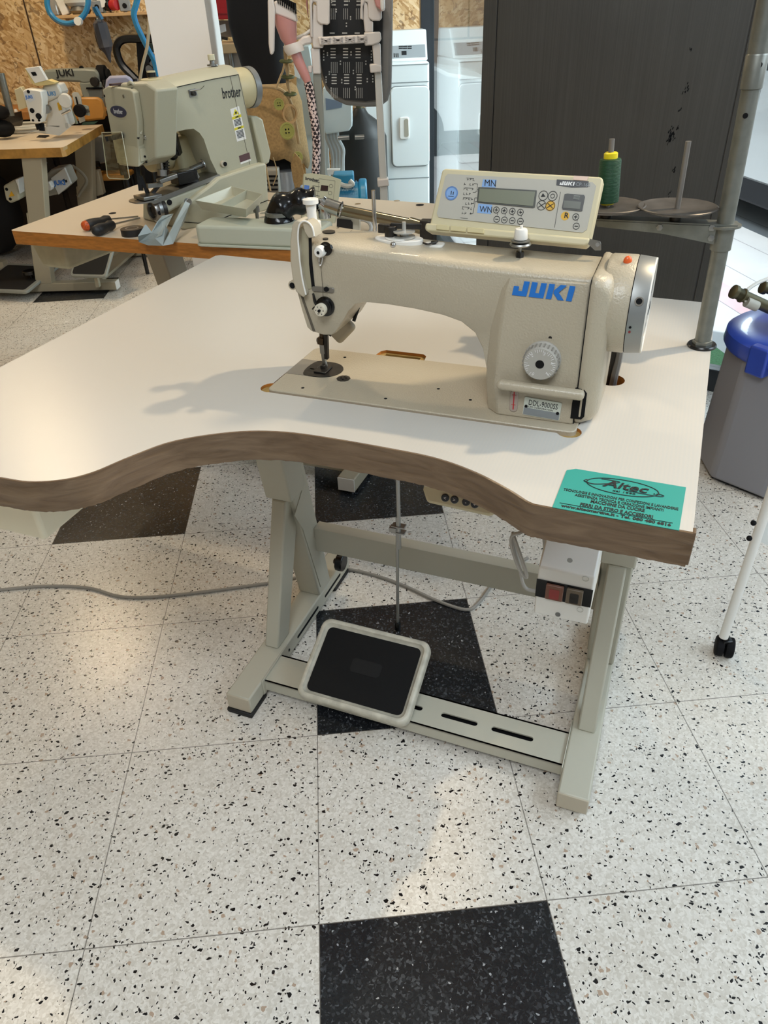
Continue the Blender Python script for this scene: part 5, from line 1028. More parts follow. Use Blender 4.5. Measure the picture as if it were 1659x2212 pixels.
# bed: base block and cylinder arm
VB = 0.0
BP('base', [(398, 444), (430, 418), (455, 400), (473, 384), (556, 356), (575, 352), (579, 400), (581, 453), (560, 462), (500, 482), (440, 492), (397, 497)], VB, .24, OLDG, bevel=.006)
bm = NB()
for a, b in (((388, 479), (430, 482)), ((430, 482), (480, 472)), ((480, 472), (580, 432))): bar(bm, bw_(*a, -.0008), bw_(*b, -.0008), .0014, .002, side=BM.y)
obj('base_seam', bm, BLACKM, BR_)
arm_pts = [(344, 436), (371, 424), (410, 410), (452, 395), (473, 386), (470, 410), (432, 420), (413, 437), (380, 452), (350, 470)]
BP('cylinder_arm', arm_pts, .02, .085, OLDG, bevel=.008)
BP('work_plate', [(325, 437), (335, 430), (473, 376), (478, 380), (473, 385), (345, 437), (333, 441)], .018, .10, STEELP, bevel=.0)
c = bw_(334, 454, .05); bm = NB(); lathe(bm, c + BM.x * .012, -BM.x, [(.034, -.01), (.036, 0), (.036, .012), (.030, .016), (.027, .022), (.022, .022), (.020, .010), (.001, .008)], 32); hk = obj('hook_ring', bm, STEELP, BR_)
bm = NB(); cyl(bm, c - BM.x * .001, c - BM.x * .004, .013); obj('hook_core', bm, DARKST, hk); bm = NB(); lathe(bm, c + BM.x * .024, -BM.x, [(.036, 0), (.038, .001), (.038, .012), (.036, .013)], 28); obj('hook_collar', bm, DARKST, hk)
bm = NB(); c2 = bw_(310, 433, .05); prism(bm, Fr(c2, -BM.x, -BM.y, (0, 0, 1)), rrect(-.05, .035, -.045, .035, .03, 6), -.002, .002); obj('needle_plate', bm, STEELP, BR_)
for k, r in (((366, 437), .008), ((345, 460), .006), ((362, 444), .0)):
    if r: knob(*k, r, .004, BLACKM, .02, name='set_screw')
# needle bar, feed clamp mechanism
bm = NB(); bar(bm, bw_(297, 355, .09), bw_(305, 412, .08), .010, .012); obj('needle_bar', bm, BLACK, BR_)
bm = NB(); bar(bm, bw_(305, 380, .08), bw_(322, 425, .07), .012, .010); bar(bm, bw_(322, 425, .07), bw_(345, 398, .06), .010, .010); obj('clamp_lever', bm, BLACK, BR_)
bm = NB(); bar(bm, bw_(318, 402, .055), bw_(350, 398, .055), .01, .012); obj('clamp_bracket', bm, STEELP, BR_)
bm = NB(); box(bm, Fr(bw_(320, 428, .05), BM.x, BM.y, UPV), -.03, .03, -.03, .03, .0, .010); obj('work_clamp', bm, STEELP, BR_, bevel=.002)
bm = NB(); bar(bm, bw_(342, 392, .045), bw_(415, 366, .045), .024, .012); obj('feed_bar', bm, STEELP, BR_, bevel=.002)
bm = NB(); cyl(bm, bw_(412, 366, .05), bw_(436, 356, .06), .008); cyl(bm, bw_(436, 356, .06), bw_(438, 355, .06), .016); obj('feed_rod', bm, STEELP, BR_)
bm = NB(); box(bm, Fr(bw_(402, 395, .05), BM.x, BM.y, UPV), -.035, .035, -.02, .03, .0, .035); obj('clamp_block', bm, BLACK, BR_, bevel=.003)
BP('link_arm', [(415, 372), (424, 368), (432, 382), (428, 388), (420, 386)], .03, .04, STEELP, bevel=.001)
bm = NB(); tube(bm, [bw_(362, 300, .06), bw_(360, 310, .06), bw_(358, 368, .055)], .006, 8, sm=False); obj('clamp_spring_rod', bm, BLACK, BR_)
bm = NB(); hel = [bw_(357, 312 + i * 1.6, .055) + BM.x * .011 * math.cos(i * 1.5) + BM.y * .011 * math.sin(i * 1.5) for i in range(34)]; tube(bm, hel, .0022, 5, k=2); obj('clamp_spring', bm, DARKST, BR_)
bm = NB(); bar(bm, bw_(370, 290, .07), bw_(382, 335, .07), .035, .03); ball(bm, bw_(372, 332, .06), .018); bar(bm, bw_(335, 313, .06), bw_(352, 309, .06), .012, .012); obj('solenoid_lever', bm, BLACK, BR_, bevel=.003)
bm = NB(); tube(bm, [bw_(337, 345, .05), bw_(345, 342, .05), bw_(348, 352, .05), bw_(350, 372, .05)], .005, 8); cyl(bm, bw_(350, 366, .05), bw_(351, 380, .05), .014); obj('clamp_post', bm, STEELP, BR_)
bm = NB(); cyl(bm, bw_(318, 330, .19), bw_(405, 318, .19), .055, n=28); obj('rear_motor', bm, OLDT, BR_, bevel=.004)
BP('rear_column', [(378, 300), (425, 285), (462, 300), (476, 380), (430, 392), (398, 396), (388, 350)], .12, .20, OLDT, bevel=.012, vp=.12)
# on top
c = bw_(330, 176, .10); bm = NB(); lathe(bm, c - UPV * .002, UPV, [(.033, 0), (.033, .008), (.029, .010), (.01, .010), (.012, .020), (.012, .028), (.002, .028)], 24); obj('bobbin_winder', bm, OLDT, BR_); bm = NB(); cyl(bm, c + UPV * .011, c + UPV * .022, .013); obj('bobbin', bm, BLACK, BR_)
c = bw_(460, 148, .10); bm = NB(); lathe(bm, c, UPV, [(.008, -.012), (.008, .0), (.004, .001), (.004, .006), (.016, .007), (.016, .011), (.007, .013), (.007, .02), (.003, .021)], 20); obj('tension_post', bm, STEELP, BR_); bm = NB(); cyl(bm, c + UPV * .021, c + UPV * .036, .0105); obj('tension_knob', bm, mat('knob_cream', '#c9c3a6', .4), BR_, bevel=.001)
bm = NB(); tube(bm, [bw_(372, 167, .09), bw_(380, 163, .09), bw_(395, 159, .09)], .002); tube(bm, [bw_(361, 169, .09), bw_(378, 164, .08), bw_(392, 166, .07)], .002); obj('thread_hook', bm, DARKST, BR_)
bm = NB(); tube(bm, [bw_(456, 152, .09), bw_(447, 175, .05), bw_(437, 190, .02), bw_(430, 194, .018)], .0006, 4); obj('thread', bm, BLACKM, BR_)
c = bw_(252, 188, .10); bm = NB(); prism(bm, Fr(c + UPV * .004, BM.x, BM.y, UPV), rrect(-.02, .02, -.008, .008, .007), 0, .005); obj('top_plug', bm, mat('plug_brown', '#3a2424', .4), BR_)
# bent sheet chute
def chute():
    up1, up2 = bw_(406, 432, -.004), bw_(396, 437, .06); lowR, lowL = onz(377, 528, Z2 + .003), onz(300, 518, Z2 + .015)
    R = []
    L = [ony(p[0], p[1], y) for p, y in (((303, 500), 2.17), ((318, 498), 2.20), ((340, 470), 2.28), ((372, 455), 2.36))]
    bm = NB()
    # side strap from the screw down to the trough
    a = [bw_(402, 432, -.012), bw_(412, 437, -.012), bw_(398, 480, -.03), onz(374, 527, Z2 + .004), onz(352, 531, Z2 + .004), onz(366, 505, Z2 + .03)]
    rings(bm, [a, [p + BM.y * .003 for p in a]])
    t1 = [onz(352, 531, Z2 + .004), onz(366, 505, Z2 + .02), ony(357, 486, 2.14), ony(350, 507, 2.12), ony(335, 515, 2.12), onz(320, 530, Z2 + .004)]
    rings(bm, [t1, [p + Vector((0, .003, 0)) for p in t1]])
    t2 = [onz(320, 530, Z2 + .004), onz(300, 523, Z2 + .006), ony(298, 510, 2.14), ony(313, 486, 2.17), ony(326, 503, 2.17), ony(340, 478, 2.2), ony(350, 466, 2.25), ony(372, 462, 2.30), ony(350, 507, 2.17), onz(335, 520, Z2 + .01)]
    rings(bm, [t2, [p + Vector((.003, .003, 0)) for p in t2]])
    return obj('chute', bm, mat('chute_grey', '#98a19f', .45), BR_, smooth=False, label='bent grey sheet metal chute')
chute(); knob(406, 436, .010, .012, STEELP, -.004, name='chute_screw')
# divided tray on two posts, standing on the low cover box
CBX = thing('cover_box', onz(520, 535, Z2), 'long low cream cover box with a rounded end near the front of the back table', 'box')
a = onz(425, 532, Z2); b = onz(640, 541, Z2); ex = b - a; CBF = Fr(a, ex, (0, 0, 1), None); CBF = Fr((a.x, a.y, Z2), ex, UPV.cross(ex), UPV); bw = .105
bm = NB(); prism(bm, CBF, rrect(0, ex.length * 1.25, 0, bw, .018, 5), .006, .056); obj('case', bm, mat('cover_green_white', '#c3c6b4', .38), CBX, bevel=.008, seg=3)
bm = NB(); prism(bm, CBF, rrect(-.003, ex.length * 1.25, -.003, bw + .003, .02, 5), 0, .007); obj('base_rim', bm, mat('cover_green_white', '#c3c6b4', .38), CBX, bevel=.002)
TR = thing('tray', ony(510, 440, 2.22), 'cream two-compartment parts tray raised on two posts above the low cover box', 'tray')
tz = .865; tc = [onz(*p, tz) for p in ((421, 433), (532, 452), (568, 419), (500, 402))]
def tin(k, z): c = sum(tc, Vector()) / 4; return [Vector((c.x + (p.x - c.x) * k, c.y + (p.y - c.y) * k, z)) for p in tc]
mT = mat('tray_grey', '#b3b19d', .4)
bm = NB(); rings(bm, [tin(.86, tz - .026), tin(1.0, tz), tin(.97, tz), tin(.84, tz - .022)], caps=True); ty = obj('tray_pan', bm, mT, TR, smooth=False)
P = tin(.95, tz); Q = tin(.85, tz - .022); m1, m2 = (P[0] + P[1]) / 2, (P[2] + P[3]) / 2; n1, n2 = (Q[0] + Q[1]) / 2, (Q[2] + Q[3]) / 2; s = (P[1] - P[0]).normalized() * .002
bm = NB(); rings(bm, [[m1 - s, m2 - s, n2 - s, n1 - s], [m1 + s, m2 + s, n2 + s, n1 + s]]); obj('divider', bm, mT, TR, smooth=False)
for k, dn in (((493, 448), Z2 + .055), ((553, 447), Z2)):
    q = onz(*k, tz - .026); bm = NB(); cyl(bm, Vector((q.x, q.y, dn)), Vector((q.x, q.y, tz - .024)), .0055); cyl(bm, Vector((q.x, q.y, tz - .04)), Vector((q.x, q.y, tz - .024)), .010); obj('post', bm, STEELP, TR)
# screwdrivers and tape roll
def screwdriver(p0, p1, p2, label, end):
    a, b, c = [onz(*p, Z2 + .017) for p in (p0, p1, p2)]; d = (b - a).normalized(); L = (b - a).length
    t = thing('screwdriver', Vector((a.x, a.y, Z2)), label, 'screwdriver', 'screwdrivers on the back table')
    bm = NB(); lathe(bm, a, d, [(.010, .004), (.0155, .012), (.0165, L * .3), (.0150, L * .5), (.0125, L * .7), (.0155, L * .85), (.0125, L), (.004, L + .002)], 20); obj('handle', bm, mat('handle_black', '#1c1c1d', .5), t)
    bm = NB(); lathe(bm, a, d, [(.003, -.004), (.0115, 0), (.0148, .006), (.0152, .012)], 20); obj('handle_end', bm, end, t)
    bm = NB(); c.z = Z2 + .006; cyl(bm, b, c, .003, n=10); obj('shaft', bm, CHROME, t)
screwdriver((180, 489), (236, 474), (296, 460), 'black screwdriver with an orange handle end lying on the back table', mat('orange_end', '#c8541c', .35, vary=.5, vscale=300))
screwdriver((204, 500), (243, 485), (300, 463), 'all black screwdriver lying in front of the one with the orange end', mat('handle_black', '#1c1c1d', .5))
TPR = thing('tape_roll', onz(287, 505, Z2), 'roll of black insulating tape lying near the edge of the back table', 'tape roll')
c = onz(288, 507, Z2); bm = NB(); lathe(bm, c, UPV, [(.020, 0), (.034, 0), (.034, .019), (.020, .019)], 32); obj('tape', bm, mat('tape_black', '#18181a', .4), TPR); bm = NB(); lathe(bm, c, UPV, [(.016, .001), (.020, .001), (.020, .0195), (.016, .0195), (.016, .001)], 28); obj('core', bm, mat('core_grey', '#8d8478', .5), TPR); bm = NB(); cyl(bm, c, c + UPV * .012, .016); obj('core_insert', bm, mat('core_grey', '#8d8478', .5), TPR)
# suction arm: black taped elbow, chrome joint and pipe
SA = thing('suction_arm', onz(600, 500, Z2), 'chrome suction pipe with a black taped elbow reaching over the back table', 'suction arm')
bm = NB(); P = [ony(605, 500, 2.12), ony(605, 488, 2.12)]; P[0].z = max(P[0].z, Z2 + .057); P[1].z = max(P[1].z, P[0].z + .012); cyl(bm, P[0], P[1], .034); lathe(bm, P[1], UPV, [(.032, 0), (.038, .002), (.038, .012), (.03, .014)], 28); obj('base_clamp', bm, GALV, SA)
bm = NB(); tube(bm, [ony(605, 488, 2.12), ony(602, 460, 2.12), ony(615, 445, 2.12), ony(640, 437, 2.12), ony(665, 432, 2.12), ony(682, 430, 2.12)], lambda t: .040 - .012 * t + .004 * math.sin(t * 21), 18, k=10); obj('taped_elbow', bm, mat('tape_gloss', '#0c0c0e', .18, bump=.8, scale=60), SA)
bm = NB(); c = ony(700, 452, 2.12); cyl(bm, c - UPV * .022, c + UPV * .022, .018); ball(bm, c + UPV * .012, .026, .02, .016); c = ony(692, 436, 2.12); cyl(bm, c, ony(712, 452, 2.12), .02); obj('joint', bm, CHROME, SA)
bm = NB(); cyl(bm, ony(704, 443, 2.12), ony(736, 454, 2.10), .020, n=24); cyl(bm, ony(734, 453, 2.10), ony(737, 454, 2.10), .0225, n=24); obj('pipe_collar', bm, CHROME, SA)
bm = NB(); cyl(bm, ony(735, 453, 2.10), ony(900, 487, 2.02), .0145, n=24); cyl(bm, ony(885, 484, 2.03), ony(935, 498, 2.0), .018, n=20); obj('pipe', bm, mat('dull_pipe', '#8f8670', .2, metal=.9), SA)
bm = NB(); p = ony(925, 492, 2.0); box(bm, yawfr(p.x, p.y, -.3, p.z), -.02, .02, -.015, .015, -.10, .02); bar(bm, Vector((p.x, p.y, p.z - .09)), Vector((p.x - .02, p.y, Z2)), .03, .02); obj('pipe_stand', bm, DARKST, SA, bevel=.002)
# small control panel with its stand
bl, br, tl = ony(650, 478, 2.30), ony(722, 490, 2.30), ony(655, 373, 2.40); ex = br - bl; n_ = (tl - bl); ey = (n_ - ex.normalized() * n_.dot(ex.normalized())).normalized(); PB = Fr(bl, ex, ey)
OP = thing('display_unit', Vector((bl.x + .05, bl.y + .03, Z2)), 'small grey-beige upright display unit with a blue key behind the taped elbow', 'display')
def pb_(px, py): q = PB.hit(px, py, 2, 0); return q.x, q.y
bm = NB(); prism(bm, PB, [pb_(*k) for k in ((649, 485), (652, 430), (655, 374), (675, 373), (712, 378), (738, 387), (730, 440), (722, 492))], -.02, 0); oc = obj('case', bm, mat('panel_olive', '#a39f85', .45), OP, bevel=.004)
ytx = lambda s, px, py, size, **k: text(PB, *pb_(px, py), s, size, INK, oc, c=.0006, **k)
ytx('brother', 659, 388, .013, bold=.0005)
bm = NB(); prism(bm, PB, rrect(*(pb_(657, 405)[0], pb_(668, 405)[0]), pb_(660, 411)[1], pb_(660, 400)[1], .002), 0, .0012); obj('key', bm, mat('key_blue', '#3d66a8', .4), oc)
bm = NB(); prism(bm, PB, [pb_(*k) for k in ((694, 400), (709, 402), (708, 413), (692, 412))], 0, .0012); obj('display', bm, mat('red_display', '#2a1512', .2), oc, smooth=False)
bm = NB()
for y0 in (392, 401, 411, 421): a, b = pb_(675, y0); linep(bm, PB, a, b, a + .022, b, .0012)
for pts in (((689, 386), (724, 391), (720, 432), (686, 428)), ):
    k = [pb_(*q) for q in pts]; 
    for p, q in zip(k, k[1:] + k[:1]): linep(bm, PB, *p, *q, .0006)
for px, py in ((715, 402), (713, 417)): a, b = pb_(px, py); ringp(bm, PB, a, b, .006, .0008)
obj('printed_symbols', bm, INK, oc, smooth=False)
bm = NB(); bar(bm, PB.w(ex.length * .5, .02, -.03), Vector((PB.w(ex.length * .5, 0, -.03).x, PB.w(ex.length * .5, 0, -.03).y, Z2)), .05, .02); obj('stand_foot', bm, BLACKM, OP)
# socket box with black opening and its cable coil
bb = slab('socket_box', [(728, 500), (730, 470), (734, 466), (776, 470), (779, 474), (779, 508), (728, 505)], 2.12, .06, mat('socket_cream', '#c7c0ad', .4), bevel=.004, label='cream box with a black window on the back table below the pipe', cat='box')
bm = NB(); prism(bm, YP(2.118), [yl(*k, 2.118) for k in ((728, 472), (758, 475), (762, 480), (762, 499), (727, 495))], 0, .002); obj('window', bm, BLACK, bb, smooth=False)
bm = NB()
for r in (.03, .04): tube(bm, [ony(780, 492, 2.2) + Vector((r * math.cos(t), .01 * math.sin(t), .028 * math.sin(t) * r / .04)) for t in [i * .63 for i in range(10)]], .006, 8, closed=True)
obj('cable_coil', bm, mat('light_cable', '#b5b3ae', .35), label='pale cable coil beside the black-windowed box', cat='cable')
# ================================================================= left: table with the small white machine
LT = thing('sewing_table', (-1.9, 4.7, 0), 'beige table with wooden edges at the far left carrying the small white machine', 'table')
bm = NB(); prism(bm, WORLD, [(-2.6, 4.33), (-1.60, 4.235), (-1.585, 4.26), (-1.66, 5.20), (-2.6, 5.26)], Z2 - .045, Z2)
o = obj('tabletop', bm, LAM2, LT, mats=[LAM2, mat('wood_edge_pale', '#b5853f', .45, vary=.3, vscale=25)], smooth=False)
for f in o.data.polygons: f.material_index = 0 if f.center.z > Z2 - .002 else 1
LF = Fr((-1.50, 4.26, 0), (.06, 1, 0), (-1, .06, 0), (0, 0, 1))
def lstand(u):
    def yz(pts, a, b): bm = NB(); prism(bm, LF, pts, a, b, 'yz'); return bm
    obj('foot', yz([(0, .012), (0, .06), (.54, .06), (.54, .012)], u, u + .06), BEI, LT, bevel=.004); obj('end_cap', yz([(-.003, .012), (-.003, .058), (0, .058), (0, .012)], u, u + .06), WHITEP, LT)
    obj('leg', yz([(.375, .058), (.470, .058), (.40, .45), (.305, .45)], u, u + .06), BEI, LT, bevel=.004); obj('leg_sleeve', yz([(.325, .30), (.42, .30), (.335, .725), (.225, .725)], u - .003, u + .063), BEI, LT, bevel=.004)
lstand(.0); lstand(.72)
bm = NB(); box(bm, LF, .03, .75, .40, .43, .25, .31); obj('stretcher', bm, BEI, LT, bevel=.002)
bm = NB(); box(bm, LF, .03, .75, .1, .2, .04, .055); obj('pedal_bar', bm, BEI, LT, bevel=.002)
bm = NB(); c = LF.w(.03, .50, .062); cyl(bm, c, c + UPV * .05, .007); cyl(bm, c + UPV * .045, c + UPV * .068, .038, n=14); obj('clamp_knob', bm, BLACK, LT, bevel=.004)
def pedal(par, o, ex, ey, w, d, fm):
    F = Fr(o, ex, ey); bm = NB(); prism(bm, F, rrect(0, w, 0, d, .02, 4), -.016, 0); p = obj('pedal', bm, fm, par, bevel=.003); bm = NB(); prism(bm, F, rrect(.014, w - .014, .014, d - .014, .012, 4), 0, .002); obj('rubber_mat', bm, mat('pedal_black', '#0e0e0f', .7), p); return p
q0, q1, q2 = onz(150, 596, .13), onz(228, 598, .13), onz(243, 566, .19)
pedal(LT, q0, q1 - q0, Vector((q2 - q1)), (q1 - q0).length, .27, mat('pedal_grey', '#8e9088', .45))
bm = NB(); a = onz(208, 600, .10); bar(bm, a + UPV * .03, a - UPV * .05, .03, .02); obj('pedal_bracket', bm, BEI, LT)
slab('table_label', [(136, 318), (145, 314), (146, 321), (137, 326)], 4.22, .002, mat('label_pale', '#cdb98c', .5), LT)
# second left stand piece at the very edge
PE = thing('foot_pedal', onz(20, 610, 0), 'black rubber foot pedal in a pale frame at the far left edge of the floor', 'pedal')
F = Fr(onz(-60, 625, .06), onz(10, 628, .06) - onz(-60, 625, .06), onz(45, 582, .10) - onz(10, 628, .06)); bm = NB(); prism(bm, F, rrect(0, .36, 0, .35, .02, 4), -.016, 0); pp = obj('frame', bm, mat('pedal_grey', '#8e9088', .45), PE, bevel=.003); bm = NB(); prism(bm, F, rrect(.02, .335, .02, .32, .012, 4), 0, .002); obj('rubber_mat', bm, mat('pedal_black', '#0e0e0f', .7), pp)
bm = NB(); box(bm, WORLD, -2.78, -2.40, 4.86, 4.93, .0, .045); obj('pedal_bar', bm, BEI, PE, bevel=.002)
# small white machine
WM = thing('sewing_machine', (-1.93, 4.75, Z2), 'small white sewing machine with a tilted yellowish display on the far left table', 'sewing machine')
WHM = mat('machine_white', '#dcdad2', .35, bump=.1, scale=300)
slab('base_plate', [(40, 297), (73, 285), (128, 293), (155, 272), (150, 268), (105, 272)], 4.62, .002, mat('machine_white', '#dcdad2', .35), WM)
slab('pillar', [(102, 215), (131, 205), (137, 228), (150, 272), (127, 280), (97, 276)], 4.62, .12, WHM, WM, bevel=.012)
slab('arm', [(88, 195), (94, 184), (124, 180), (133, 198), (132, 206), (104, 220), (92, 218)], 4.60, .12, WHM, WM, bevel=.010)
slab('face_plate', [(48, 196), (56, 192), (80, 194), (88, 197), (92, 215), (92, 245), (86, 267), (66, 266), (60, 240)], 4.50, .09, WHM, WM, bevel=.006)
slab('side_cover', [(30, 194), (44, 187), (50, 196), (58, 232), (40, 238)], 4.55, .05, BEIGEP, WM, bevel=.004)
slab('display_panel', [(54, 147), (84, 143), (101, 173), (75, 180)], 4.55, .03, WHITEP, WM, bevel=.002, label='tilted yellowish display head')
slab('display_base', [(52, 147), (56, 147), (78, 178), (104, 172), (120, 178), (118, 182), (80, 186), (68, 180)], 4.56, .06, mat('yellow_old', '#d2bf85', .45), WM, bevel=.003)
slab('screen', [(66, 156), (76, 155), (80, 163), (71, 164)], 4.547, .002, BLACKM, WM)
slab('logo_panel', [(53, 202), (73, 203), (75, 216), (66, 221), (54, 215)], 4.497, .002, mat('logo_white', '#cfd4d8', .4), WM); ytext('JUKI', 56, 213, 4.496, .020, BLUE, WM, c=.001, bold=.0006)
ytext('JUKI', 101, 207, 4.597, .028, mat('faded_blue', '#5b8fbd', .5), WM, c=.001, bold=.001)
slab('warning_sticker', [(123, 222), (130, 221), (134, 237), (127, 239)], 4.615, .002, mat('sticker_yellow', '#d9a520', .5), WM)
slab('maker_sticker', [(140, 266), (146, 265), (148, 276), (142, 277)], 4.617, .002, mat('pale_sticker', '#b8b8b2', .5), WM)
for px, py, r in ((69, 239, .012), (83, 251, .015), (71, 260, .006), (84, 260, .006), (61, 198, .008)): ycyl('screw', px, py, 4.497, r, .01, BLACKM, WM)
ycyl('stitch_dial', 139, 218, 4.57, .035, .03, WHM, WM, bevel=.004); ycyl('tension_dial', 99, 236, 4.55, .022, .03, STEELP, WM)
rod('thread_lever', [(134, 247), (152, 238)], 4.56, .006, CHROME, WM); rod('needle_bar', [(80, 268), (84, 280)], 4.56, .012, BLACKM, WM); rod('presser_bar', [(89, 266), (91, 282)], 4.58, .016, BLACKM, WM)
slab('needle_plate', [(78, 297), (84, 292), (104, 292), (108, 294), (98, 298)], 4.5, .002, DARKST, WM)
bm = NB(); c = onz(60, 279, Z2 + .01)
for i, r in enumerate((.13, .115, .14, .125)): tube(bm, [c + Vector((1.3 * r * math.cos(t), r * math.sin(t), .008 * i)) for t in [k * .7 for k in range(9)]], .007, 6, closed=True)
obj('cable_coil', bm, mat('coil_white', '#cdcac0', .5), label='coil of white cable lying beside the small white machine', cat='cable')
bm = NB(); c = onz(43, 270, Z2); cyl(bm, c, c + UPV * .08, .012); lathe(bm, c + UPV * .08, UPV, [(.012, 0), (.009, .01), (.002, .012)], 12); obj('plastic_peg', bm, WHITEP, label='small white peg standing in the cable coil', cat='peg')
# thread pole and black cones at the left edge
bm = NB(); cyl(bm, ony(1, 158, 4.75), ony(24, 250, 4.75), .020, n=14); obj('stand_pole', bm, GALV, label='slanted grey metal pole at the far left edge', cat='pole')
for k, (px, py, r) in enumerate(((-2, 243, .05), (6, 278, .06))):
    bm = NB(); c = ony(px, py, 4.7); ball(bm, c, r * 1.1, r, r * .75); obj('thread_cone', bm, BLACKM, label='dark thread cone at the left edge, %s of the two' % ('upper' if k == 0 else 'lower'), cat='thread cone')
slab('motor_box', [(0, 252), (18, 248), (22, 268), (20, 280), (0, 282)], 4.9, .2, DARKST, label='dark metal box behind the cones at the left edge', cat='box')
# adjustable bracket with round black knob and wood plate
BK = thing('folder_bracket', onz(172, 265, Z2), 'slotted steel bracket with a round black knob at the corner of the far left table', 'bracket')
slab('slotted_plate', [(155, 202), (160, 199), (168, 200), (174, 210), (183, 262), (172, 266)], 4.98, .01, mat('bracket_white', '#c8c8c0', .35), BK); slab('slot', [(162, 209), (165, 209), (171, 234), (168, 234)], 4.975, .004, BLACKM, BK)
ycyl('clamp_knob', 170, 240, 4.93, .034, .04, BLACKM, BK, bevel=.006); slab('side_plate', [(176, 226), (190, 229), (194, 250), (180, 248)], 5.0, .01, mat('bracket_white2', '#b3bab0', .35), BK); ycyl('screw', 188, 240, 4.97, .010, .02, STEELP, BK)
slab('folded_sheet', [(143, 228), (150, 232), (166, 268), (150, 266)], 4.8, .03, mat('grey_green_sheet', '#7f8573', .45), BK)
slab('mat_green', [(180, 264), (212, 262), (204, 268), (176, 270)], 4.95, .003, mat('dark_green', '#2c4a3c', .6), LT)
# boxes and cables below the far left table
CB = thing('control_box', ony(120, 420, 4.6), 'white control box with blue lettering tilted below the far left table', 'control box')
slab('case', [(92, 385), (110, 366), (138, 362), (153, 396), (126, 420), (98, 426), (86, 415)], 4.62, .14, mat('box_grey', '#a3a298', .5), CB, bevel=.01); slab('front', [(109, 385), (139, 362), (154, 397), (126, 421)], 4.60, .02, mat('box_white', '#cfcfcb', .4), CB, bevel=.003)
ytext('JUKI', 118, 400, 4.598, .035, BLUE, CB, c=.001, bold=.001)
for x, y in ((135, 388), (140, 390)): slab('button', [(x, y), (x + 3.5, y - 2), (x + 5.5, y + 3), (x + 2, y + 5)], 4.597, .002, BLACKM, CB)
slab('plug', [(97, 395), (106, 392), (112, 404), (110, 412), (102, 412)], 4.55, .05, WHITEP, CB, bevel=.006)
for k, p in enumerate((((82, 350), (84, 380), (90, 402), (104, 414)), ((88, 348), (88, 375), (97, 398), (108, 408)), ((100, 350), (92, 368), (86, 388), (94, 412)))): rod('cable_loom', p, 4.58, .006, mat('loom_grey', '#77767a', .5), CB)
rod('cable', [(156, 358), (178, 375), (187, 392), (176, 412), (168, 424)], 4.9, .010, mat('hose_beige', '#8f8878', .5), label='beige hose curving below the far left table', cat='hose')
WB = thing('warning_box', ony(25, 410, 4.5), 'cream plastic housing with a yellow warning triangle at the left edge under the table', 'box')
slab('case', [(6, 402), (30, 388), (38, 398), (42, 432), (22, 440), (12, 432)], 4.5, .12, mat('housing_cream', '#b9b49c', .45), WB, bevel=.01)
slab('triangle', [(24, 413), (31, 423), (19, 425)], 4.495, .003, mat('sticker_yellow', '#d9a520', .5), WB)
for x, y in ((14, 409), (22, 430)): ycyl('screw', x, y, 4.497, .008, .01, BLACKM, WB)
slab('side_wing', [(32, 388), (40, 386), (42, 420), (38, 402)], 4.48, .08, WHITEP, WB, bevel=.004)
slab('machine_cover', [(190, 290), (222, 294), (228, 352), (206, 356), (196, 330)], 5.35, .15, mat('cover_grey', '#8b8b88', .4), bevel=.01, label='grey machine cover hanging below the tables behind the eye guard', cat='cover')
rod('frame_tube', [(183, 295), (188, 330), (200, 353), (215, 355)], 5.3, .02, BLACK, label='bent black tube frame left of the grey cover', cat='frame')
slab('floor_post', [(195, 370), (212, 368), (224, 420), (208, 425)], 5.1, .06, BEI, bevel=.006, label='beige steel leg standing in the dark below the tables', cat='post'); 
bm = NB(); ball(bm, ony(164, 374, 5.15), .05, .04, .026); obj('wooden_knob', bm, mat('wood_pale', '#b98c4a', .5), label='pale wooden knob seen below the far left table', cat='knob')
# second table with grey machine, chairs
DK = thing('work_table', (-2.0, 5.6, 0), 'wooden-edged work table against the chipboard wall at the far left', 'table')
bm = NB(); box(bm, WORLD, -3.4, -1.55, 5.36, 5.95, .80, .845); obj('tabletop', bm, mat('wood_orange', '#b0763c', .5, vary=.3, vscale=12), DK, bevel=.003)
DS = thing('dark_filler_unit', (-2.3, 5.6, 0), 'dark brown storage unit added to darken the space below the tables at the far left', 'filler')  # made-up unit, its dark colour stands for the dimness under the tables
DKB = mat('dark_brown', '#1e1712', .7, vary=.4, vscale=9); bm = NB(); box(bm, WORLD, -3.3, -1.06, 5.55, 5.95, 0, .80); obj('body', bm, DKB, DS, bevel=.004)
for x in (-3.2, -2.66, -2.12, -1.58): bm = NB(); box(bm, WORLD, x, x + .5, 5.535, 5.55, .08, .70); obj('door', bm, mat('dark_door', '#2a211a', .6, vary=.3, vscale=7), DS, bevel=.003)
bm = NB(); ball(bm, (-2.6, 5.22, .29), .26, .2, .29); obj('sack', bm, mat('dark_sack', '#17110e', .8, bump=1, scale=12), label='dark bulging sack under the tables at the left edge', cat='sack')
GM = thing('sewing_machine', ony(190, 215, 5.55), 'grey flatbed sewing machine with black lettering standing at the chipboard wall', 'sewing machine')
GRM = mat('machine_grey', '#8a8f86', .4, bump=.1, scale=300)
slab('arm', [(94, 151), (182, 148), (206, 150), (214, 160), (216, 178), (180, 182), (172, 178), (120, 176), (96, 178)], 5.42, .14, GRM, GM, bevel=.012)
slab('pillar', [(170, 178), (218, 176), (221, 215), (180, 216)], 5.42, .15, GRM, GM, bevel=.010); slab('pillar_foot', [(150, 214), (224, 212), (224, 236), (150, 238)], 5.42, .17, GRM, GM, bevel=.004)
ytext('JUKI', 123, 165, 5.418, .050, INK, GM, c=.001, bold=.0015, sx=1.2)
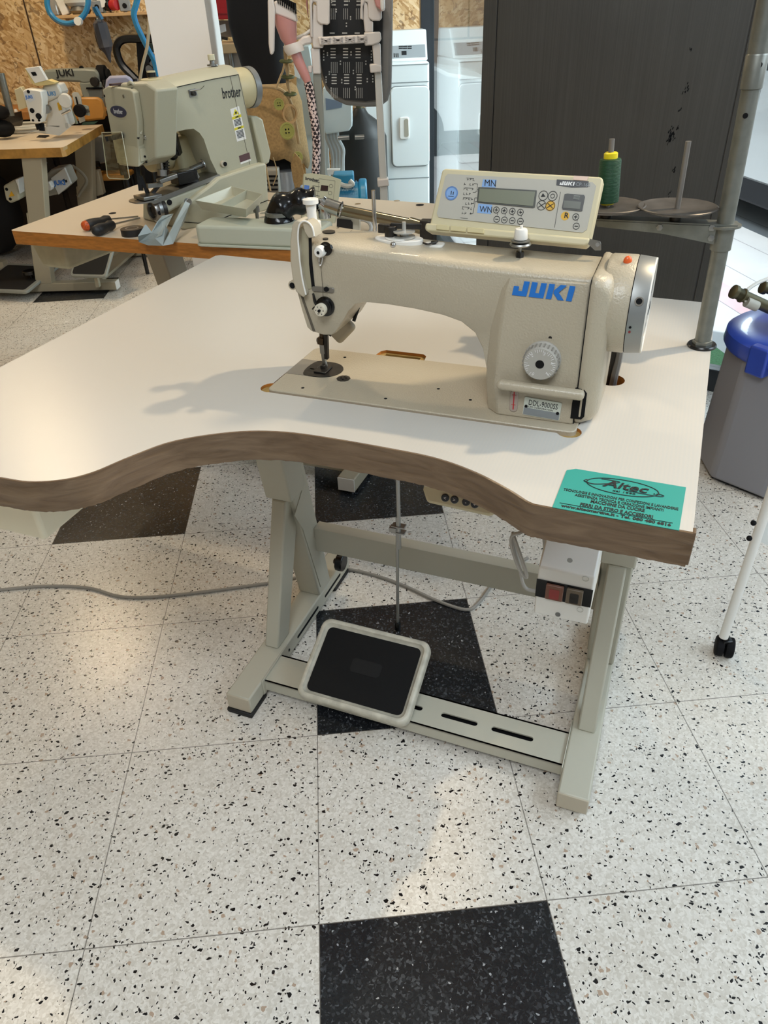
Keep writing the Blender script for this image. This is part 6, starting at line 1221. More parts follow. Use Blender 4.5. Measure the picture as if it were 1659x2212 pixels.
bm = NB(); c = ony(214, 165, 5.49); cyl(bm, c, c + Vector((.05, 0, 0)), .062, n=24); cyl(bm, c + Vector((.05, 0, 0)), c + Vector((.07, 0, 0)), .04, n=24); obj('hand_wheel', bm, BLACKM, GM, bevel=.004)
ycyl('stitch_dial', 203, 177, 5.38, .027, .03, DARKST, GM, bevel=.003); ycyl('oil_cap', 175, 147, 5.48, .012, .02, BLACKM, GM); slab('reverse_lever', [(186, 189), (220, 189), (220, 193), (186, 193)], 5.40, .02, BLACKM, GM)
def chair(label, pts, y, m, grp=None):
    t = thing('chair', Vector((ony(*pts[0], y).x + .2, y + .2, 0)), label, 'chair', grp)
    slab('backrest', pts, y, .03, m, t, bevel=.012)
    x = [ony(px, py, y).x for px, py in pts]; z = min(ony(px, py, y).z for px, py in pts); x0, x1 = min(x), max(x)
    bm = NB(); box(bm, WORLD, x0 - .02, x1 + .02, y + .03, y + .27, .43, .46); obj('seat', bm, m, t, bevel=.01)
    for a, b in ((x0, y + .05), (x1, y + .05), (x0, y + .25), (x1, y + .25)):
        bm = NB(); cyl(bm, (a, b, 0), (a, b, z + .05 if b < y + .1 else .43), .012); obj('leg', bm, BLACK, t)
chair('orange plywood chair back behind the bracket on the far left table', [(152, 214), (156, 210), (210, 210), (220, 216), (228, 240), (226, 258), (190, 262), (160, 262)], 5.24, mat('orange_plywood', '#c48a3e', .4, vary=.15, vscale=10))
chair('lavender grey chair back between the machines at the rear left', [(225, 195), (228, 172), (236, 164), (272, 163), (284, 170), (290, 195)], 4.55, mat('lavender', '#9b9bb3', .6))
# black trolley frame
TRL = thing('trolley', ony(300, 170, 4.9), 'black bent tube trolley frame standing behind the green-grey machine', 'trolley')
rod('tube_frame', [(345, 84), (300, 83), (268, 84), (254, 95), (252, 112), (262, 138), (280, 158), (300, 178)], 4.9, .022, BLACK, TRL); slab('upright', [(294, 88), (310, 88), (338, 560), (326, 560)], 4.95, .05, BLACKM, TRL)
slab('tool_box', [(312, 92), (335, 92), (338, 112), (314, 116)], 5.0, .15, mat('dark_teal', '#33423c', .5), TRL, bevel=.005); slab('motor', [(308, 118), (336, 118), (344, 160), (312, 160)], 4.95, .12, DARKST, TRL, bevel=.01)
for k, (px, py) in enumerate(((318, 128), (330, 135), (322, 150))): ycyl('valve', px, py, 4.9, .02, .04, STEELP if k else BLACK, TRL)
rod('cord', [(322, 20), (321, 60), (318, 100), (308, 140), (302, 175)], 4.6, .008, mat('cord_beige', '#a89a80', .6), label='beige cord hanging down in front of the black trolley', cat='cord')
# blue hoses
HB = mat('hose_blue', '#2e86b8', .25, coat=.4)
bm = NB()
for k in range(2): tube(bm, [ony(146 + (46 - k * 3) * math.cos(t), 2 + (50 - k * 3) * math.sin(t) + k, 5.5 - .03 * k) for t in [i * .52 for i in range(12)]], .013, 8, closed=True)
obj('air_hose', bm, HB, label='coiled blue air hose hanging in a loop in front of the shelf', cat='hose')
ycyl('cable_tie', 167, 46, 5.42, .022, .04, WHITEP, label='white tie around the blue hose loop', cat='tie')
rod('air_hose', [(300, -20), (293, 8), (288, 28), (292, 48), (304, 76), (318, 104), (332, 132), (338, 158)], 4.7, .013, HB, label='twin blue air hose hanging down beside the white column', cat='hose'); rod('air_hose', [(303, -20), (296, 10), (291, 30), (296, 52), (309, 80), (322, 108), (336, 134), (340, 165)], 4.68, .011, HB, label='second strand of the blue air hose beside the white column, on its right', cat='hose')
# shelf with small things
SH = thing('wall_shelf', ony(210, 30, 5.9), 'pale wooden shelf on the chipboard wall at the top left', 'shelf')
a, b = ony(108, 34, 5.72), ony(325, 28, 5.72); bm = NB(); box(bm, WORLD, a.x, b.x, 5.72, 6.0, a.z - .018, a.z); obj('board', bm, mat('shelf_wood', '#c9a272', .5, vary=.2, vscale=12), SH, bevel=.002)
zs = a.z
def on_shelf(name, px, label, cat, fn):
    x = ony(px, 30, 5.80).x; t = thing(name, (x, 5.80, zs), label, cat, 'spare parts on the wall shelf'); fn(t, x, 5.80, zs)
def jar(t, x, y, z): bm = NB(); lathe(bm, (x, y, z), UPV, [(.03, 0), (.048, .004), (.05, .07), (.035, .10), (.03, .12)], 20); obj('bowl', bm, mat('smoky_plastic', '#8a8378', .15), t); bm = NB(); lathe(bm, (x, y, z + .12), UPV, [(.035, 0), (.035, .03), (.001, .03)], 16); obj('collar', bm, DARKST, t)
on_shelf('filter_bowl', 118, 'smoky plastic filter bowl at the left end of the shelf', 'bowl', jar)
def adapter(t, x, y, z): bm = NB(); bar(bm, (x, y, z), (x - .03, y, z + .11), .06, .05); obj('case', bm, WHITEP, t, bevel=.006)
on_shelf('adapter', 145, 'small white block leaning on the shelf behind the blue hose loop', 'block', adapter)
def lens(t, x, y, z): bm = NB(); ball(bm, (x, y, z + .07), .095, .07, .035); obj('cap', bm, mat('lens_grey', '#c9c8c2', .2), t); bm = NB(); lathe(bm, (x, y, z), UPV, [(.05, 0), (.07, .02), (.05, .045)], 20); obj('base', bm, STEELP, t)
on_shelf('lamp_head', 176, 'flat pale oval lamp head lying on the shelf', 'lamp', lens)
def gauge(t, x, y, z): bm = NB(); cyl(bm, (x, y - .02, z + .06), (x, y + .02, z + .06), .035, n=24); obj('dial_case', bm, BLACK, t); bm = NB(); cyl(bm, (x, y - .023, z + .06), (x, y - .02, z + .06), .029, n=24); obj('dial_face', bm, WHITEP, t); bm = NB(); cyl(bm, (x, y, z), (x, y, z + .03), .015); obj('stem', bm, BRS, t)
on_shelf('pressure_gauge', 226, 'round black and white pressure gauge on the shelf', 'gauge', gauge)
def redk(t, x, y, z): bm = NB(); cyl(bm, (x - .04, y + .02, z + .04), (x + .0, y, z + .04), .038, n=20); obj('body', bm, BLACK, t, bevel=.004); bm = NB(); cyl(bm, (x, y, z + .042), (x + .045, y - .03, z + .042), .030, n=20); obj('red_cap', bm, mat('red_plastic', '#b5262c', .35), t, bevel=.004)
on_shelf('stop_switch', 245, 'black switch with a round red cap on the shelf', 'switch', redk)
def valve(t, x, y, z): bm = NB(); box(bm, yawfr(x, y, .2, z), -.03, .04, -.03, .03, .005, .07); obj('block', bm, ALU, t, bevel=.004); bm = NB(); cyl(bm, (x + .01, y - .035, z + .035), (x + .01, y, z + .035), .014); obj('port', bm, BLACKM, t); bm = NB(); cyl(bm, (x, y, z), (x, y, z + .10), .012); obj('stem', bm, STEELP, t)
on_shelf('valve_block', 272, 'grey metal valve block on the shelf, right of the red-capped switch', 'valve', valve); on_shelf('valve_block', 212, 'grey metal valve block on the shelf, left of the round gauge', 'valve', valve)
def brass(t, x, y, z): bm = NB(); cyl(bm, (x, y, z + .012), (x + .05, y, z + .012), .012); obj('pin', bm, CHROME, t)
on_shelf('pipe_fitting', 231, 'small chrome pipe fitting lying below the round gauge', 'fitting', brass)
# grey hand tool hanging
TL = thing('hand_tool', ony(225, 120, 5.6), 'dark grey pointed air tool hanging from the shelf on a blue hose', 'tool')
bm = NB(); p0, p1 = ony(213, 42, 5.6), ony(231, 108, 5.6); lathe(bm, p0, p1 - p0, [(.02, 0), (.045, .02), (.048, .15), (.046, (p1 - p0).length - .02), (.02, (p1 - p0).length + .02), (.004, (p1 - p0).length + .07)], 8); obj('body', bm, mat('tool_grey', '#4d4e55', .5), TL, smooth=False)
rod('hose', [(204, 15), (208, 26), (216, 40)], 5.6, .014, HB, TL); rod('hose', [(206, 15), (212, 26), (221, 42)], 5.58, .012, HB, TL); rod('wire', [(208, 40), (206, 70), (212, 95), (219, 108)], 5.62, .006, DARKB, TL)
bm = NB(); cyl(bm, ony(212, 45, 5.6), ony(221, 44, 5.6), .03); obj('clamp', bm, STEELP, TL)
# joint line of the chipboard panels
a, b = ony(100, 30, 5.995), ony(152, 260, 5.995); bm = NB(); box(bm, WORLD, -2.255, -2.247, 5.992, 5.999, 0, 3.0); obj('trim_21', bm, mat('joint_dark', '#3a2716', .8), kind='structure', smooth=False)
# ================================================================= behind the column
RC = thing('red_cabinet', ony(465, 40, 4.9), 'red cabinet panel partly hidden by the black dress form', 'cabinet')
slab('panel', [(436, -60), (560, -60), (560, 42), (445, 42)], 4.9, .3, mat('red_paint', '#a3151c', .4), RC, bevel=.004); slab('seam', [(444, 29), (560, 29), (560, 31), (444, 31)], 4.896, .004, mat('red_dark', '#6f0f14', .5), RC)
CT = thing('counter', (ony(500, 95, 4.8).x, 5.0, 0), 'pale-topped steel counter with small tools between the column and the dress form', 'counter')
a = onz(448, 96, .98); bm = NB(); zc = ony(500, 94, 4.75).z; x0, x1 = ony(448, 94, 4.75).x, ony(575, 94, 4.75).x
box(bm, WORLD, x0, x1, 4.75, 5.35, zc - .045, zc); obj('worktop', bm, mat('counter_top', '#b79d78', .5), CT, bevel=.003); bm = NB(); box(bm, WORLD, x0 + .02, x1 - .02, 4.80, 5.3, 0, zc - .045); obj('body', bm, mat('counter_grey', '#8f8880', .4, metal=.3), CT, bevel=.003)
for px in (492, 496): rod('edge_strip', [(px, 98), (px + 8, 150)], 4.78, .008, STEELP, CT)
slab('back_panel', [(445, 44), (560, 44), (560, 80), (450, 80)], 5.2, .02, mat('steel_back', '#7d7468', .35, metal=.5), CT)
slab('machine_part', [(472, 55), (484, 52), (486, 68), (474, 72)], 4.95, .05, mat('part_white', '#d5d8da', .25), label='small white machine part standing on the rear counter', cat='part')
bm = NB(); 
for p0, p1 in (((452, 82), (468, 88)), ((455, 76), (480, 86)), ((470, 80), (492, 84))): bar(bm, ony(*p0, 4.9), ony(*p1, 4.9), .014, .014)
obj('hand_tools', bm, DARKST, label='dark metal tools piled on the rear counter', cat='tools', kind='stuff')
slab('poster_roll', [(432, -20), (440, -20), (456, 118), (450, 118)], 3.75, .03, mat('pale_pink_strip', '#e3dfe3', .5), label='tall narrow pale strip standing right behind the white column', cat='strip')
# dress form
MY = 3.35; DFm = thing('dress_form', (ony(560, 200, MY).x, MY + .1, 0), 'black padded dress form wearing a burlap skirt', 'dress form')
prof_px = [(-60, 468, 620), (0, 478, 616), (50, 483, 611), (90, 494, 609), (125, 506, 607), (160, 517, 611), (190, 519, 620), (230, 520, 632), (290, 522, 640), (350, 524, 644), (372, 530, 640)]
bm = NB(); R = []
for py, xl, xr in prof_px:
    l_, r_ = ony(xl, py, MY), ony(xr, py, MY); c = (l_ + r_) / 2; rx = (r_.x - l_.x) / 2; z = c.z
    R.append([Vector((c.x + rx * math.cos(t), MY + .12 + rx * .72 * math.sin(t), z)) for t in [2 * math.pi * i / 28 for i in range(28)]])
rings(bm, R); obj('torso', bm, mat('black_jersey', '#0d0d10', .95, bump=.4, scale=800), DFm, smooth=60)
sk = [(184, 535, 622), (195, 530, 634), (230, 524, 645), (280, 522, 650), (320, 522, 656), (342, 522, 660)]
bm = NB(); R = []; rnd = random.Random(2)
for j, (py, xl, xr) in enumerate(sk):
    l_, r_ = ony(xl, py, MY), ony(xr, py, MY); c = (l_ + r_) / 2; rx = (r_.x - l_.x) / 2 * 1.04
    R.append([Vector((c.x + (rx + .006 * j / 5 * math.sin(5 * t)) * math.cos(t), MY + .12 + (rx * .78 + .01) * math.sin(t) + .006 * math.sin(7 * t) * j / 5, c.z + (.012 * math.sin(9 * t) - .05 * max(0, math.cos(t)) if j == 5 else 0))) for t in [2 * math.pi * i / 40 for i in range(40)]])
rings(bm, R, caps=False); BURL = mat('burlap', '#a98a5c', .95, bump=1.0, scale=500, vary=.25, vscale=120)
skt = obj('burlap_skirt', bm, BURL, DFm, smooth=60, label='burlap skirt with green buttons and frayed hem'); sm = skt.modifiers.new('thick', 'SOLIDIFY'); sm.thickness = .003
slab('skirt_tail', [(636, 330), (650, 345), (657, 378), (666, 395), (650, 400), (640, 420), (632, 385), (628, 355)], MY - .12, .01, BURL, skt)
ROPE = mat('rope', '#b49a72', .9, bump=.8, scale=300)
rod('waist_cord', [(545, 190), (566, 187), (590, 188), (610, 196), (624, 212), (634, 240), (640, 275), (646, 310)], [MY - .04, MY - .06, MY - .08, MY - .07, MY - .03, MY, MY + .02, MY + .03], .007, ROPE, skt)
rod('hanging_cord', [(566, 336), (572, 352), (578, 380), (584, 412)], MY - .1, .004, ROPE, skt); rod('hanging_cord', [(590, 340), (598, 372), (590, 400)], MY - .1, .002, ROPE, skt)
BTN = mat('button_green', '#a3a055', .45)
for px, py, r, dy, dz in ((602, 225, .021, -.10, 0), (620, 283, .031, -.10, 0), (643, 339, .021, -.08, 0)):
    c = ony(px, py, MY + dy); n_ = Vector((.45, -1, .05)).normalized(); bm = NB(); lathe(bm, c, n_, [(r * .8, -.004), (r, 0), (r, .004), (r * .82, .0045), (r * .78, .003), (.001, .003)], 26); b_ = obj('button', bm, BTN, skt)
    x, y = perp(n_); 
    for s1 in (-1, 1):
        for s2 in (-1, 1): bm = NB(); q = c + x * r * .2 * s1 + y * r * .2 * s2; cyl(bm, q, q + n_ * .0042, r * .1, n=8); obj('button_hole', bm, BLACKM, b_)
bm = NB(); c = ony(625, 246, MY - .07); ringp(bm, Fr(c, (.8, .6, 0), (0, 0, 1)), 0, 0, .035, .008, 0, .006); obj('wooden_ring', bm, mat('ring_wood', '#b8905c', .6), skt)
# rope with green discs
rod('rope', [(617, 118), (612, 150), (606, 165), (596, 192)], MY - .12, .004, ROPE, DFm)
GR = DFm
rod('rope', [(614, 105), (616, 130), (621, 165), (624, 190), (627, 212)], MY - .2, .004, ROPE, GR); rod('rope', [(620, 105), (619, 130), (623, 150), (620, 180), (629, 205)], MY - .2, .004, ROPE, GR)
for px, py in ((618, 132), (622, 166), (627, 203)): bm = NB(); c = ony(px, py, MY - .2); lathe(bm, c, Vector((.05, -.12, 1)), [(.022, -.004), (.026, 0), (.022, .004)], 20); obj('button', bm, mat('button_dark_green', '#4c5227', .5), GR)
# silver drum with coil below
SD_ = thing('silver_drum', (ony(608, 400, MY).x, MY + .13, 0), 'shiny silver cylinder below the burlap skirt', 'drum')
c = ony(609, 371, MY); bm = NB(); lathe(bm, (c.x - .02, MY + .13, 0), UPV, [(.085, 0), (.095, .01), (.095, c.z - .01), (.08, c.z)], 36); obj('cylinder', bm, mat('silver_paint', '#b9bcc0', .25, metal=.7), SD_)
CL = thing('ribbed_housing', (ony(588, 400, 3.3).x, 3.3, 0), 'grey ribbed plastic housing in front of the silver cylinder', 'housing')
slab('case', [(572, 366), (600, 366), (604, 425), (576, 425)], 3.28, .08, mat('housing_grey', '#a19c90', .5), CL, bevel=.006)
for i in range(5): slab('rib_slot', [(576, 379 + i * 9.5), (600, 379 + i * 9.5), (600, 383 + i * 9.5), (576, 383 + i * 9.5)], 3.275, .006, BLACKM, CL)
# ================================================================= garment steamer and ironing board
SY = 3.05; PINK = mat('pink_plastic', '#c98d86', .35); HW = mat('hanger_white', '#d9d0c8', .4); GS2 = thing('garment_steamer', (ony(650, 420, SY).x, SY, 0), 'pink and white garment steamer head hanging on its hook with a dotted hose', 'steamer')
slab('clip_bar', [(578, 0), (583, -6), (590, -2), (594, 20), (592, 110), (588, 119), (583, 117), (580, 95)], SY - .05, .02, HW, GS2, bevel=.006)
slab('steam_head', [(592, 2), (604, 0), (636, 22), (641, 48), (632, 45), (592, 30)], SY - .03, .08, HW, GS2, bevel=.006)
for i in range(9): slab('bristle', [(598 + i * 4.6, -12 + i * 2.2), (600.5 + i * 4.6, -12 + i * 2.4), (602 + i * 4.6, 8 + i * 2.8), (599.5 + i * 4.6, 7 + i * 2.6)], SY - .035, .05, BLACKM, GS2)
def seg(pts, y): 
    bm = NB(); R = []
    for (xl, yl_, xr, yr) in pts:
        l_, r_ = ony(xl, yl_, y), ony(xr, yr, y); c = (l_ + r_) / 2; h = (r_ - l_) / 2; R.append([c + h * math.cos(t) + Vector((0, 1, 0)) * h.length * math.sin(t) for t in [2 * math.pi * i / 24 for i in range(24)]])
    rings(bm, R); return bm
obj('handle', seg([(592, 28, 641, 48), (595, 55, 641, 62), (606, 85, 641, 86), (616, 98, 638, 96)], SY + .0), PINK, GS2, label='pink tapering handle')
obj('lower_handle', seg([(628, 118, 650, 112), (636, 140, 657, 132), (652, 170, 670, 164), (658, 180, 672, 174)], SY), PINK, GS2, label='pink tapering handle')
obj('cradle', seg([(611, 100, 648, 88), (615, 112, 655, 100), (622, 121, 658, 108)], SY), HW, GS2); slab('cradle_arm', [(642, 90), (655, 78), (668, 76), (674, 80), (674, 94), (660, 97), (648, 104)], SY, .03, HW, GS2, bevel=.006)
def hosem():
    m, n, l, p = nodes('dotted_hose'); tc = n.new('ShaderNodeTexCoord'); mp = n.new('ShaderNodeMapping'); mp.inputs['Rotation'].default_value = (.7, .0, .6); l.new(tc.outputs['Object'], mp.inputs[0])
    c = n.new('ShaderNodeTexChecker'); c.inputs['Scale'].default_value = 95; c.inputs['Color1'].default_value = srgb('#e0c8c0'); c.inputs['Color2'].default_value = srgb('#2a1c20'); l.new(mp.outputs[0], c.inputs[0]); l.new(c.outputs[0], p.inputs['Base Color']); p.inputs['Roughness'].default_value = .8; return m
rod('hose', [(665, 178), (670, 200), (675, 235), (681, 275), (684, 320), (682, 372), (680, 430)], SY, .0155, hosem(), GS2, n=12, label='white hose with dark dots')
rod('hook_tube', [(640, 82), (656, 76), (668, 68), (676, 62)], SY + .05, .006, WHITEP, GS2)
IB = thing('ironing_board', (ony(760, 430, 3.1).x, 3.1, 0), 'folded ironing board with black slotted underside and grey padded rim standing upright', 'ironing board')
IY = 3.12
rim = [(683, -40), (686, 60), (690, 130), (694, 168), (704, 195), (722, 216), (748, 228), (790, 232), (822, 231), (838, 218), (846, 190), (848, 100), (850, -40)]
slab('padded_rim', rim, IY + .012, .05, mat('grey_felt', '#8a8580', .9, bump=.8, scale=400), IB, bevel=.015)
inner = [(690, -40), (692, 60), (692, 130), (697, 160), (706, 185), (722, 204), (745, 215), (790, 219), (812, 216), (824, 205), (826, 100), (828, -40)]
slab('slotted_plate', inner, IY, .014, mat('board_black', '#0c0c0e', .55), IB)
SL = mat('slot_pale', '#b9b7b2', .6)
bm = NB(); rnd = random.Random(1)
def pr_(x0, y0, x1, y1):
    P = [ony(*k, IY - .002) for k in ((x0, y0), (x1, y0), (x1, y1), (x0, y1))]; rings(bm, [P, [p + Vector((0, .003, 0)) for p in P]])
for gi in range(4):
    gx = 717 + gi * 27
    for gy in (104, 160):
        if gi == 3: continue
        for k in range(4): pr_(gx - 3 + (gy - 104) * .04, gy + k * 6.4, gx + 8 + (gy - 104) * .04, gy + k * 6.4 + 2.6)
    for gy, hh in ((0, 22), (16 if 0 else 18, 24), (134, 24), (190, 22)):
        if gi == 3 and gy > 0: continue
        if gi < 3 and gy == 0: continue
        for k in range(4 if gy > 100 else 3): pr_(gx - 2 + k * 4.2, gy, gx - 1 + k * 4.2, gy + hh)
    if gi < 3:
        pr_(gx - 5, 70, gx + 6, 73); pr_(gx - 1, 1, gx + 8, 4); pr_(gx - 1, 9, gx + 8, 12)
for x, ys in ((734, (132, 138)), (710, (155, 160)), (757, (112, 118)), (789, (132, 138)), (762, (152, 158)), (714, (190, 195)), (737, (172, 178)), (792, (170, 176)), (766, (188, 193)), (706, (114, 119)), (725, (20, 25)), (756, (36, 41)), (747, (50, 56)), (698, (110, 117, 123, 129)), (703, (166, 172, 177)), (801, (110, 117, 123, 129)), (804, (164, 170, 176)), (715, (0, 5)), (753, (2,))):
    for y in ys: pr_(x, y - 1.2, x + 2.6, y + 2)
obj('slot_pattern', bm, SL, IB, smooth=False, kind='stuff', label='pale slots in the black board')
def brd(name, pts, y, d, m=HW, **k): return slab(name, pts, y, d, m, IB, bevel=.004, **k)
brd('left_block', [(668, -20), (712, -20), (712, 50), (708, 54), (692, 52), (684, 45), (683, 5), (676, 3), (674, 10), (676, 82), (670, 80)], IY - .08, .05)
brd('left_post', [(677, 8), (696, 20), (698, 104), (676, 104), (673, 80)], IY - .07, .05); brd('left_sleeve', [(671, 104), (690, 104), (693, 160), (676, 160)], IY - .06, .045); brd('sleeve_knob', [(664, 143), (674, 142), (674, 158), (666, 158)], IY - .06, .03)
GL = mat('leg_grey', '#8f8f84', .45); slabm = lambda n, p, y, d, m, **k: slab(n, p, y, d, m, IB, bevel=.004, **k)
slabm('left_leg', [(676, 158), (693, 158), (700, 260), (716, 800), (700, 800), (684, 300)], IY - .05, .03, GL)
brd('right_block', [(780, -20), (824, -20), (825, 40), (820, 45), (804, 45), (795, 38), (794, 5), (788, 3), (784, 14), (785, 44), (778, 40)], IY - .08, .05); brd('right_post', [(786, 0), (793, 8), (800, 45), (806, 46), (806, 70), (788, 70), (785, 40)], IY - .075, .05)
brd('right_clamp', [(786, 70), (822, 69), (824, 84), (820, 92), (804, 98), (788, 99)], IY - .08, .06); brd('right_sleeve', [(804, 96), (822, 94), (824, 150), (808, 150)], IY - .07, .05); brd('sleeve_clip', [(798, 139), (812, 138), (824, 142), (824, 156), (800, 158)], IY - .08, .05)
slabm('right_leg', [(809, 156), (824, 156), (838, 420), (846, 800), (832, 800), (820, 380)], IY - .06, .03, mat('leg_white', '#cfcdc6', .4)); brd('leg_ring', [(815, 388), (839, 386), (841, 402), (816, 405)], IY - .07, .05)
brd('cross_bar', [(686, 80), (788, 75), (788, 93), (690, 98)], IY - .085, .03)
bm = NB()
for i in range(4):
    cx = 704 + i * 26; cy = 88 - i * 1.3
    for d in ((-10, -6, 10, 6), (-10, 6, 10, -6), (-10, 0, 10, 0)): bar(bm, ony(cx + d[0], cy + d[1], IY - .087), ony(cx + d[2], cy + d[3], IY - .087), .004, .003, side=(1, 0, 0))
obj('bar_ribs', bm, mat('rib_shade', '#b5aca6', .4), IB)
obj('knob', seg([(661, 8, 664, -14), (663, 22, 667, 40)], IY - .02), PINK, IB)
slab('pink_clip', [(806, -10), (822, -14), (831, 8), (832, 22), (826, 26), (820, 20), (812, 14)], IY - .11, .03, PINK, IB, bevel=.006); slab('clip_end', [(821, -14), (831, -14), (832, 20), (827, 26), (822, 20)], IY - .12, .03, WHITEP, IB, bevel=.006)
# ================================================================= electric box, gas bottle, pump, dryer
EB = thing('electric_panel', (ony(720, 280, 4.3).x, 4.4, 0), 'pale grey electric box with grey pipes below it on the rear wall frame', 'electric box')
PG = mat('panel_pale', '#c3cfd0', .4); slab('box', [(697, 190), (755, 190), (760, 200), (761, 272), (754, 283), (704, 290), (698, 280)], 4.3, .25, PG, EB, bevel=.006)
slab('window_frame', [(703, 212), (740, 220), (738, 232), (704, 238)], 4.295, .006, mat('frame_blue', '#6f8196', .4), EB)
slab('side_panel', [(640, 98), (668, 98), (690, 230), (694, 292), (668, 294), (655, 292), (640, 200)], 4.5, .2, mat('panel_pale2', '#a9b3b0', .45), EB, bevel=.006)
slab('front_label', [(632, 110), (644, 112), (648, 170), (637, 165)], 4.45, .01, mat('label_white', '#d8dedd', .4), EB)
for i, x in enumerate((706, 713, 720, 727)): rod('pipe', [(x, 286), (x + 2, 300), (x + 10 + i, 322), (x + 14 - i * .5, 345), (x + 13, 385)], 4.35, .013, mat('pipe_grey', '#9ea3a2', .35), EB)
slab('wall_post', [(694, 290), (708, 290), (712, 380), (700, 380)], 4.4, .05, PG, EB); bm = NB(); q = ony(706, 380, 4.42); box(bm, WORLD, q.x - .02, q.x + .02, 4.42, 4.46, 0, q.z); obj('floor_leg', bm, PG, EB); bm = NB(); q = ony(665, 290, 4.55); box(bm, WORLD, q.x - .03, q.x + .03, 4.55, 4.6, 0, q.z); obj('floor_leg', bm, PG, EB); slab('tray_clip', [(706, 366), (735, 366), (733, 376), (708, 378)], 4.3, .04, WHITEP, EB)
bm = NB(); a = ony(730, 298, 4.3); cyl(bm, a, a + Vector((.06, 0, 0)), .012); cyl(bm, a + Vector((.09, -.01, 0)), a + Vector((.14, -.01, 0)), .012); obj('tap', bm, STEELP, EB)
GB = thing('gas_cylinder', (ony(778, 400, 4.76).x, 4.76, 0), 'dark gas cylinder standing beside the dryer', 'gas cylinder')
cx = ony(780, 300, 4.76).x; zt4 = ony(785, 244, 4.8).z; bm = NB(); lathe(bm, (cx, 4.76, 0), UPV, [(.12, 0), (.15, .02), (.15, zt4 - .12), (.12, zt4 - .05), (.05, zt4), (.03, zt4 + .03)], 28); obj('bottle', bm, mat('dark_bottle', '#1f1d1b', .5), GB); bm = NB(); cyl(bm, (cx, 4.76, zt4 + .02), (cx, 4.76, zt4 + .09), .02); obj('valve', bm, BRS, GB)
slab('red_sticker', [(765, 230), (778, 230), (778, 250), (767, 252)], 5.985, .01, mat('sticker_pale', '#a99c92', .5), label='small pale notice on the wall behind the gas cylinder', cat='notice')
PM = thing('pump_motor', ony(755, 428, 3.5), 'bright blue electric motor with a pale hose behind the back table', 'motor')
PB_ = mat('motor_blue', '#2f8fb8', .35); bm = NB(); c = ony(752, 420, 3.45); cyl(bm, c + Vector((-.05, 0, -.02)), c + Vector((.05, .0, -.02)), .07, n=28); obj('body', bm, PB_, PM, bevel=.004)
for i in range(8): bm = NB(); q = c + Vector((-.04 + i * .011, 0, -.02)); cyl(bm, q, q + Vector((.003, 0, 0)), .075, n=28); obj('cooling_fin', bm, PB_, PM)
bm = NB(); cyl(bm, c + Vector((.05, 0, -.02)), c + Vector((.085, 0, -.02)), .082, n=28); obj('fan_cover', bm, PB_, PM, bevel=.008); bm = NB(); box(bm, yawfr(c.x, c.y, 0, c.z), -.06, .03, -.05, .05, .04, .09); obj('terminal_box', bm, PB_, PM, bevel=.006)
rod('hose', [(735, 398), (750, 402), (762, 398), (755, 390)], 3.38, .010, mat('hose_pale', '#cfd0c8', .4), PM); bm = NB(); box(bm, WORLD, c.x - .05, c.x + .05, c.y - .05, c.y + .05, 0, c.z - .08); obj('plinth', bm, DARKST, PM)
DR = thing('dryer', (.19, 5.25, 0), 'white top-console laundry dryer beside the dark shop window post', 'dryer')
DW = mat('enamel_white', '#e4eaea', .3, coat=.3); DY = 4.95; xl = -.005; xr = .385
def dz(py): return ony(880, py, DY).z
bm = NB(); box(bm, WORLD, xl, xr, DY, DY + .62, 0, dz(135)); obj('body', bm, DW, DR, bevel=.012, seg=3)
bm = NB(); z0, z1 = dz(135), ony(880, 76, DY + .3).z + .0; rings(bm, [[Vector((xx, yy, zz)) for yy, zz in ((DY + .12, z0), (DY + .24, dz(76) + .02), (DY + .52, dz(76) + .02), (DY + .55, z0))] for xx in (xl, xr)]); con = obj('console', bm, DW, DR, bevel=.008, seg=3)
CF = Fr(Vector((0, DY + .12, z0)), (1, 0, 0), Vector((0, .12, dz(76) + .02 - z0)))
def cf(px, py): q = CF.hit(px, py, 2, 0); return q.x, q.y
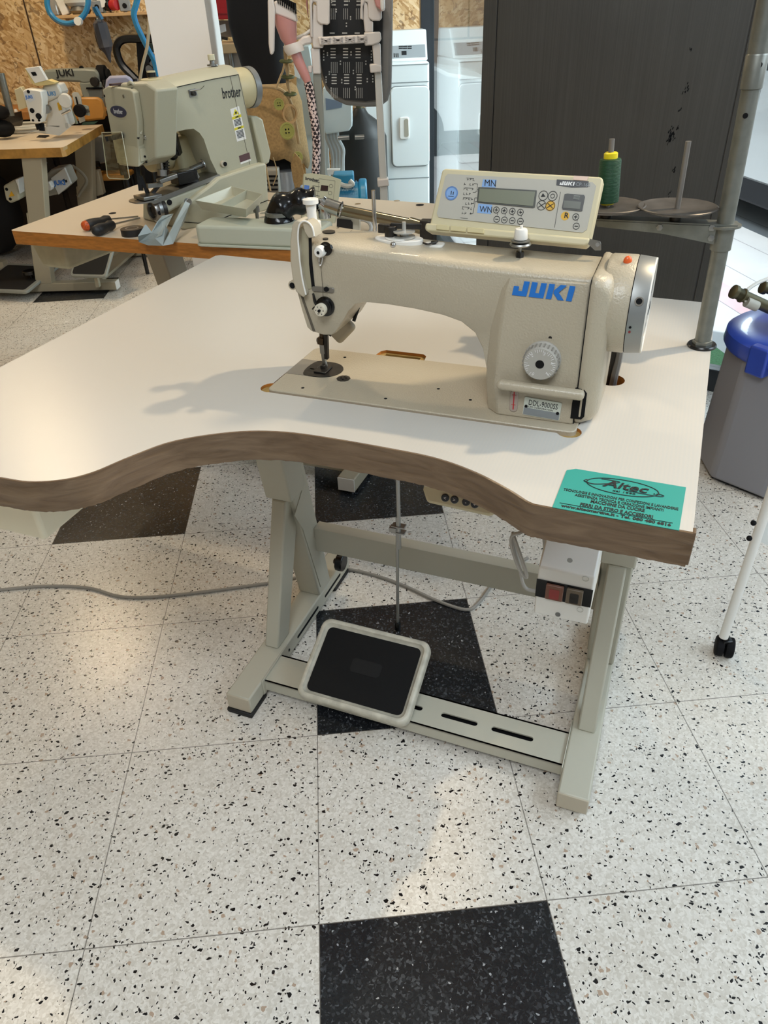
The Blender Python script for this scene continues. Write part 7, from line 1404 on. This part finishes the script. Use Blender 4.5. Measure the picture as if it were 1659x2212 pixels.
bm = NB(); h0, h1 = cf(880, 125)[1], cf(880, 98)[1]; prism(bm, CF, [(xl + .02, h0), (xr - .012, h0), (xr - .012, h1), (xl + .02, h1)], 0, .002); cs = obj('control_strip', bm, mat('strip_grey', '#9a9fa2', .35), con, smooth=False)
bm = NB()
for x in (866, 875, 885):
    for y in (101, 105): q = cf(x, y); box(bm, CF, q[0] - .012, q[0] + .012, q[1] - .003, q[1] + .003, .002, .004)
q = cf(873, 115); box(bm, CF, q[0] - .014, q[0] + .014, q[1] - .012, q[1] + .012, .002, .004)
for x in (852, 856, 860): q = cf(x, 120); box(bm, CF, q[0] - .002, q[0] + .002, q[1] - .012, q[1] + .012, .002, .004)
obj('console_print', bm, INK, cs, smooth=False)
dpts = [yl(849, 200, DY), yl(849, 355, DY)]; DF2 = YP(DY - .001); xd = yl(846, 300, DY)[0]; zt5 = yl(850, 188, DY)[1]; zb5 = yl(850, 360, DY)[1]
bm = NB(); prism(bm, DF2, rrect(xd, xr - .0, zb5, zt5, .03, 5), .0, .012); dd = obj('door', bm, DW, DR, bevel=.006, seg=3)
bm = NB(); o1_, i1_ = rrect(xd - .004, xr + .0, zb5 - .004, zt5 + .004, .033, 5), rrect(xd, xr - .003, zb5, zt5, .03, 5); rings(bm, [[DF2.w(*p, 0) for p in o1_], [DF2.w(*p, .0035) for p in o1_], [DF2.w(*p, .0035) for p in i1_]], caps=False); obj('door_gap', bm, mat('gap_grey', '#7e8688', .6), DR)
a, b = yl(862, 250, DY)[0], yl(883, 250, DY)[0]; z1, z0 = yl(872, 252, DY)[1], yl(872, 300, DY)[1]
bm = NB(); prism(bm, YP(DY - .013), rrect(a, b, z0, z1, .012, 4), 0, .012); hd = obj('handle', bm, WHITEP, dd, bevel=.004); bm = NB(); prism(bm, YP(DY - .025), rrect(a + .03, b - .004, z0 + .014, z1 - .01, .01, 4), 0, .002); obj('grip_recess', bm, mat('recess_beige', '#a39c8c', .5), hd)
for py in (140, 178, 385): bm = NB(); zz = yl(880, py, DY)[1]; box(bm, WORLD, xl + .005, xr - .003, DY - .002, DY + .002, zz - .002, zz + .002); obj('panel_line', bm, mat('gap_grey', '#7e8688', .6), DR, smooth=False)
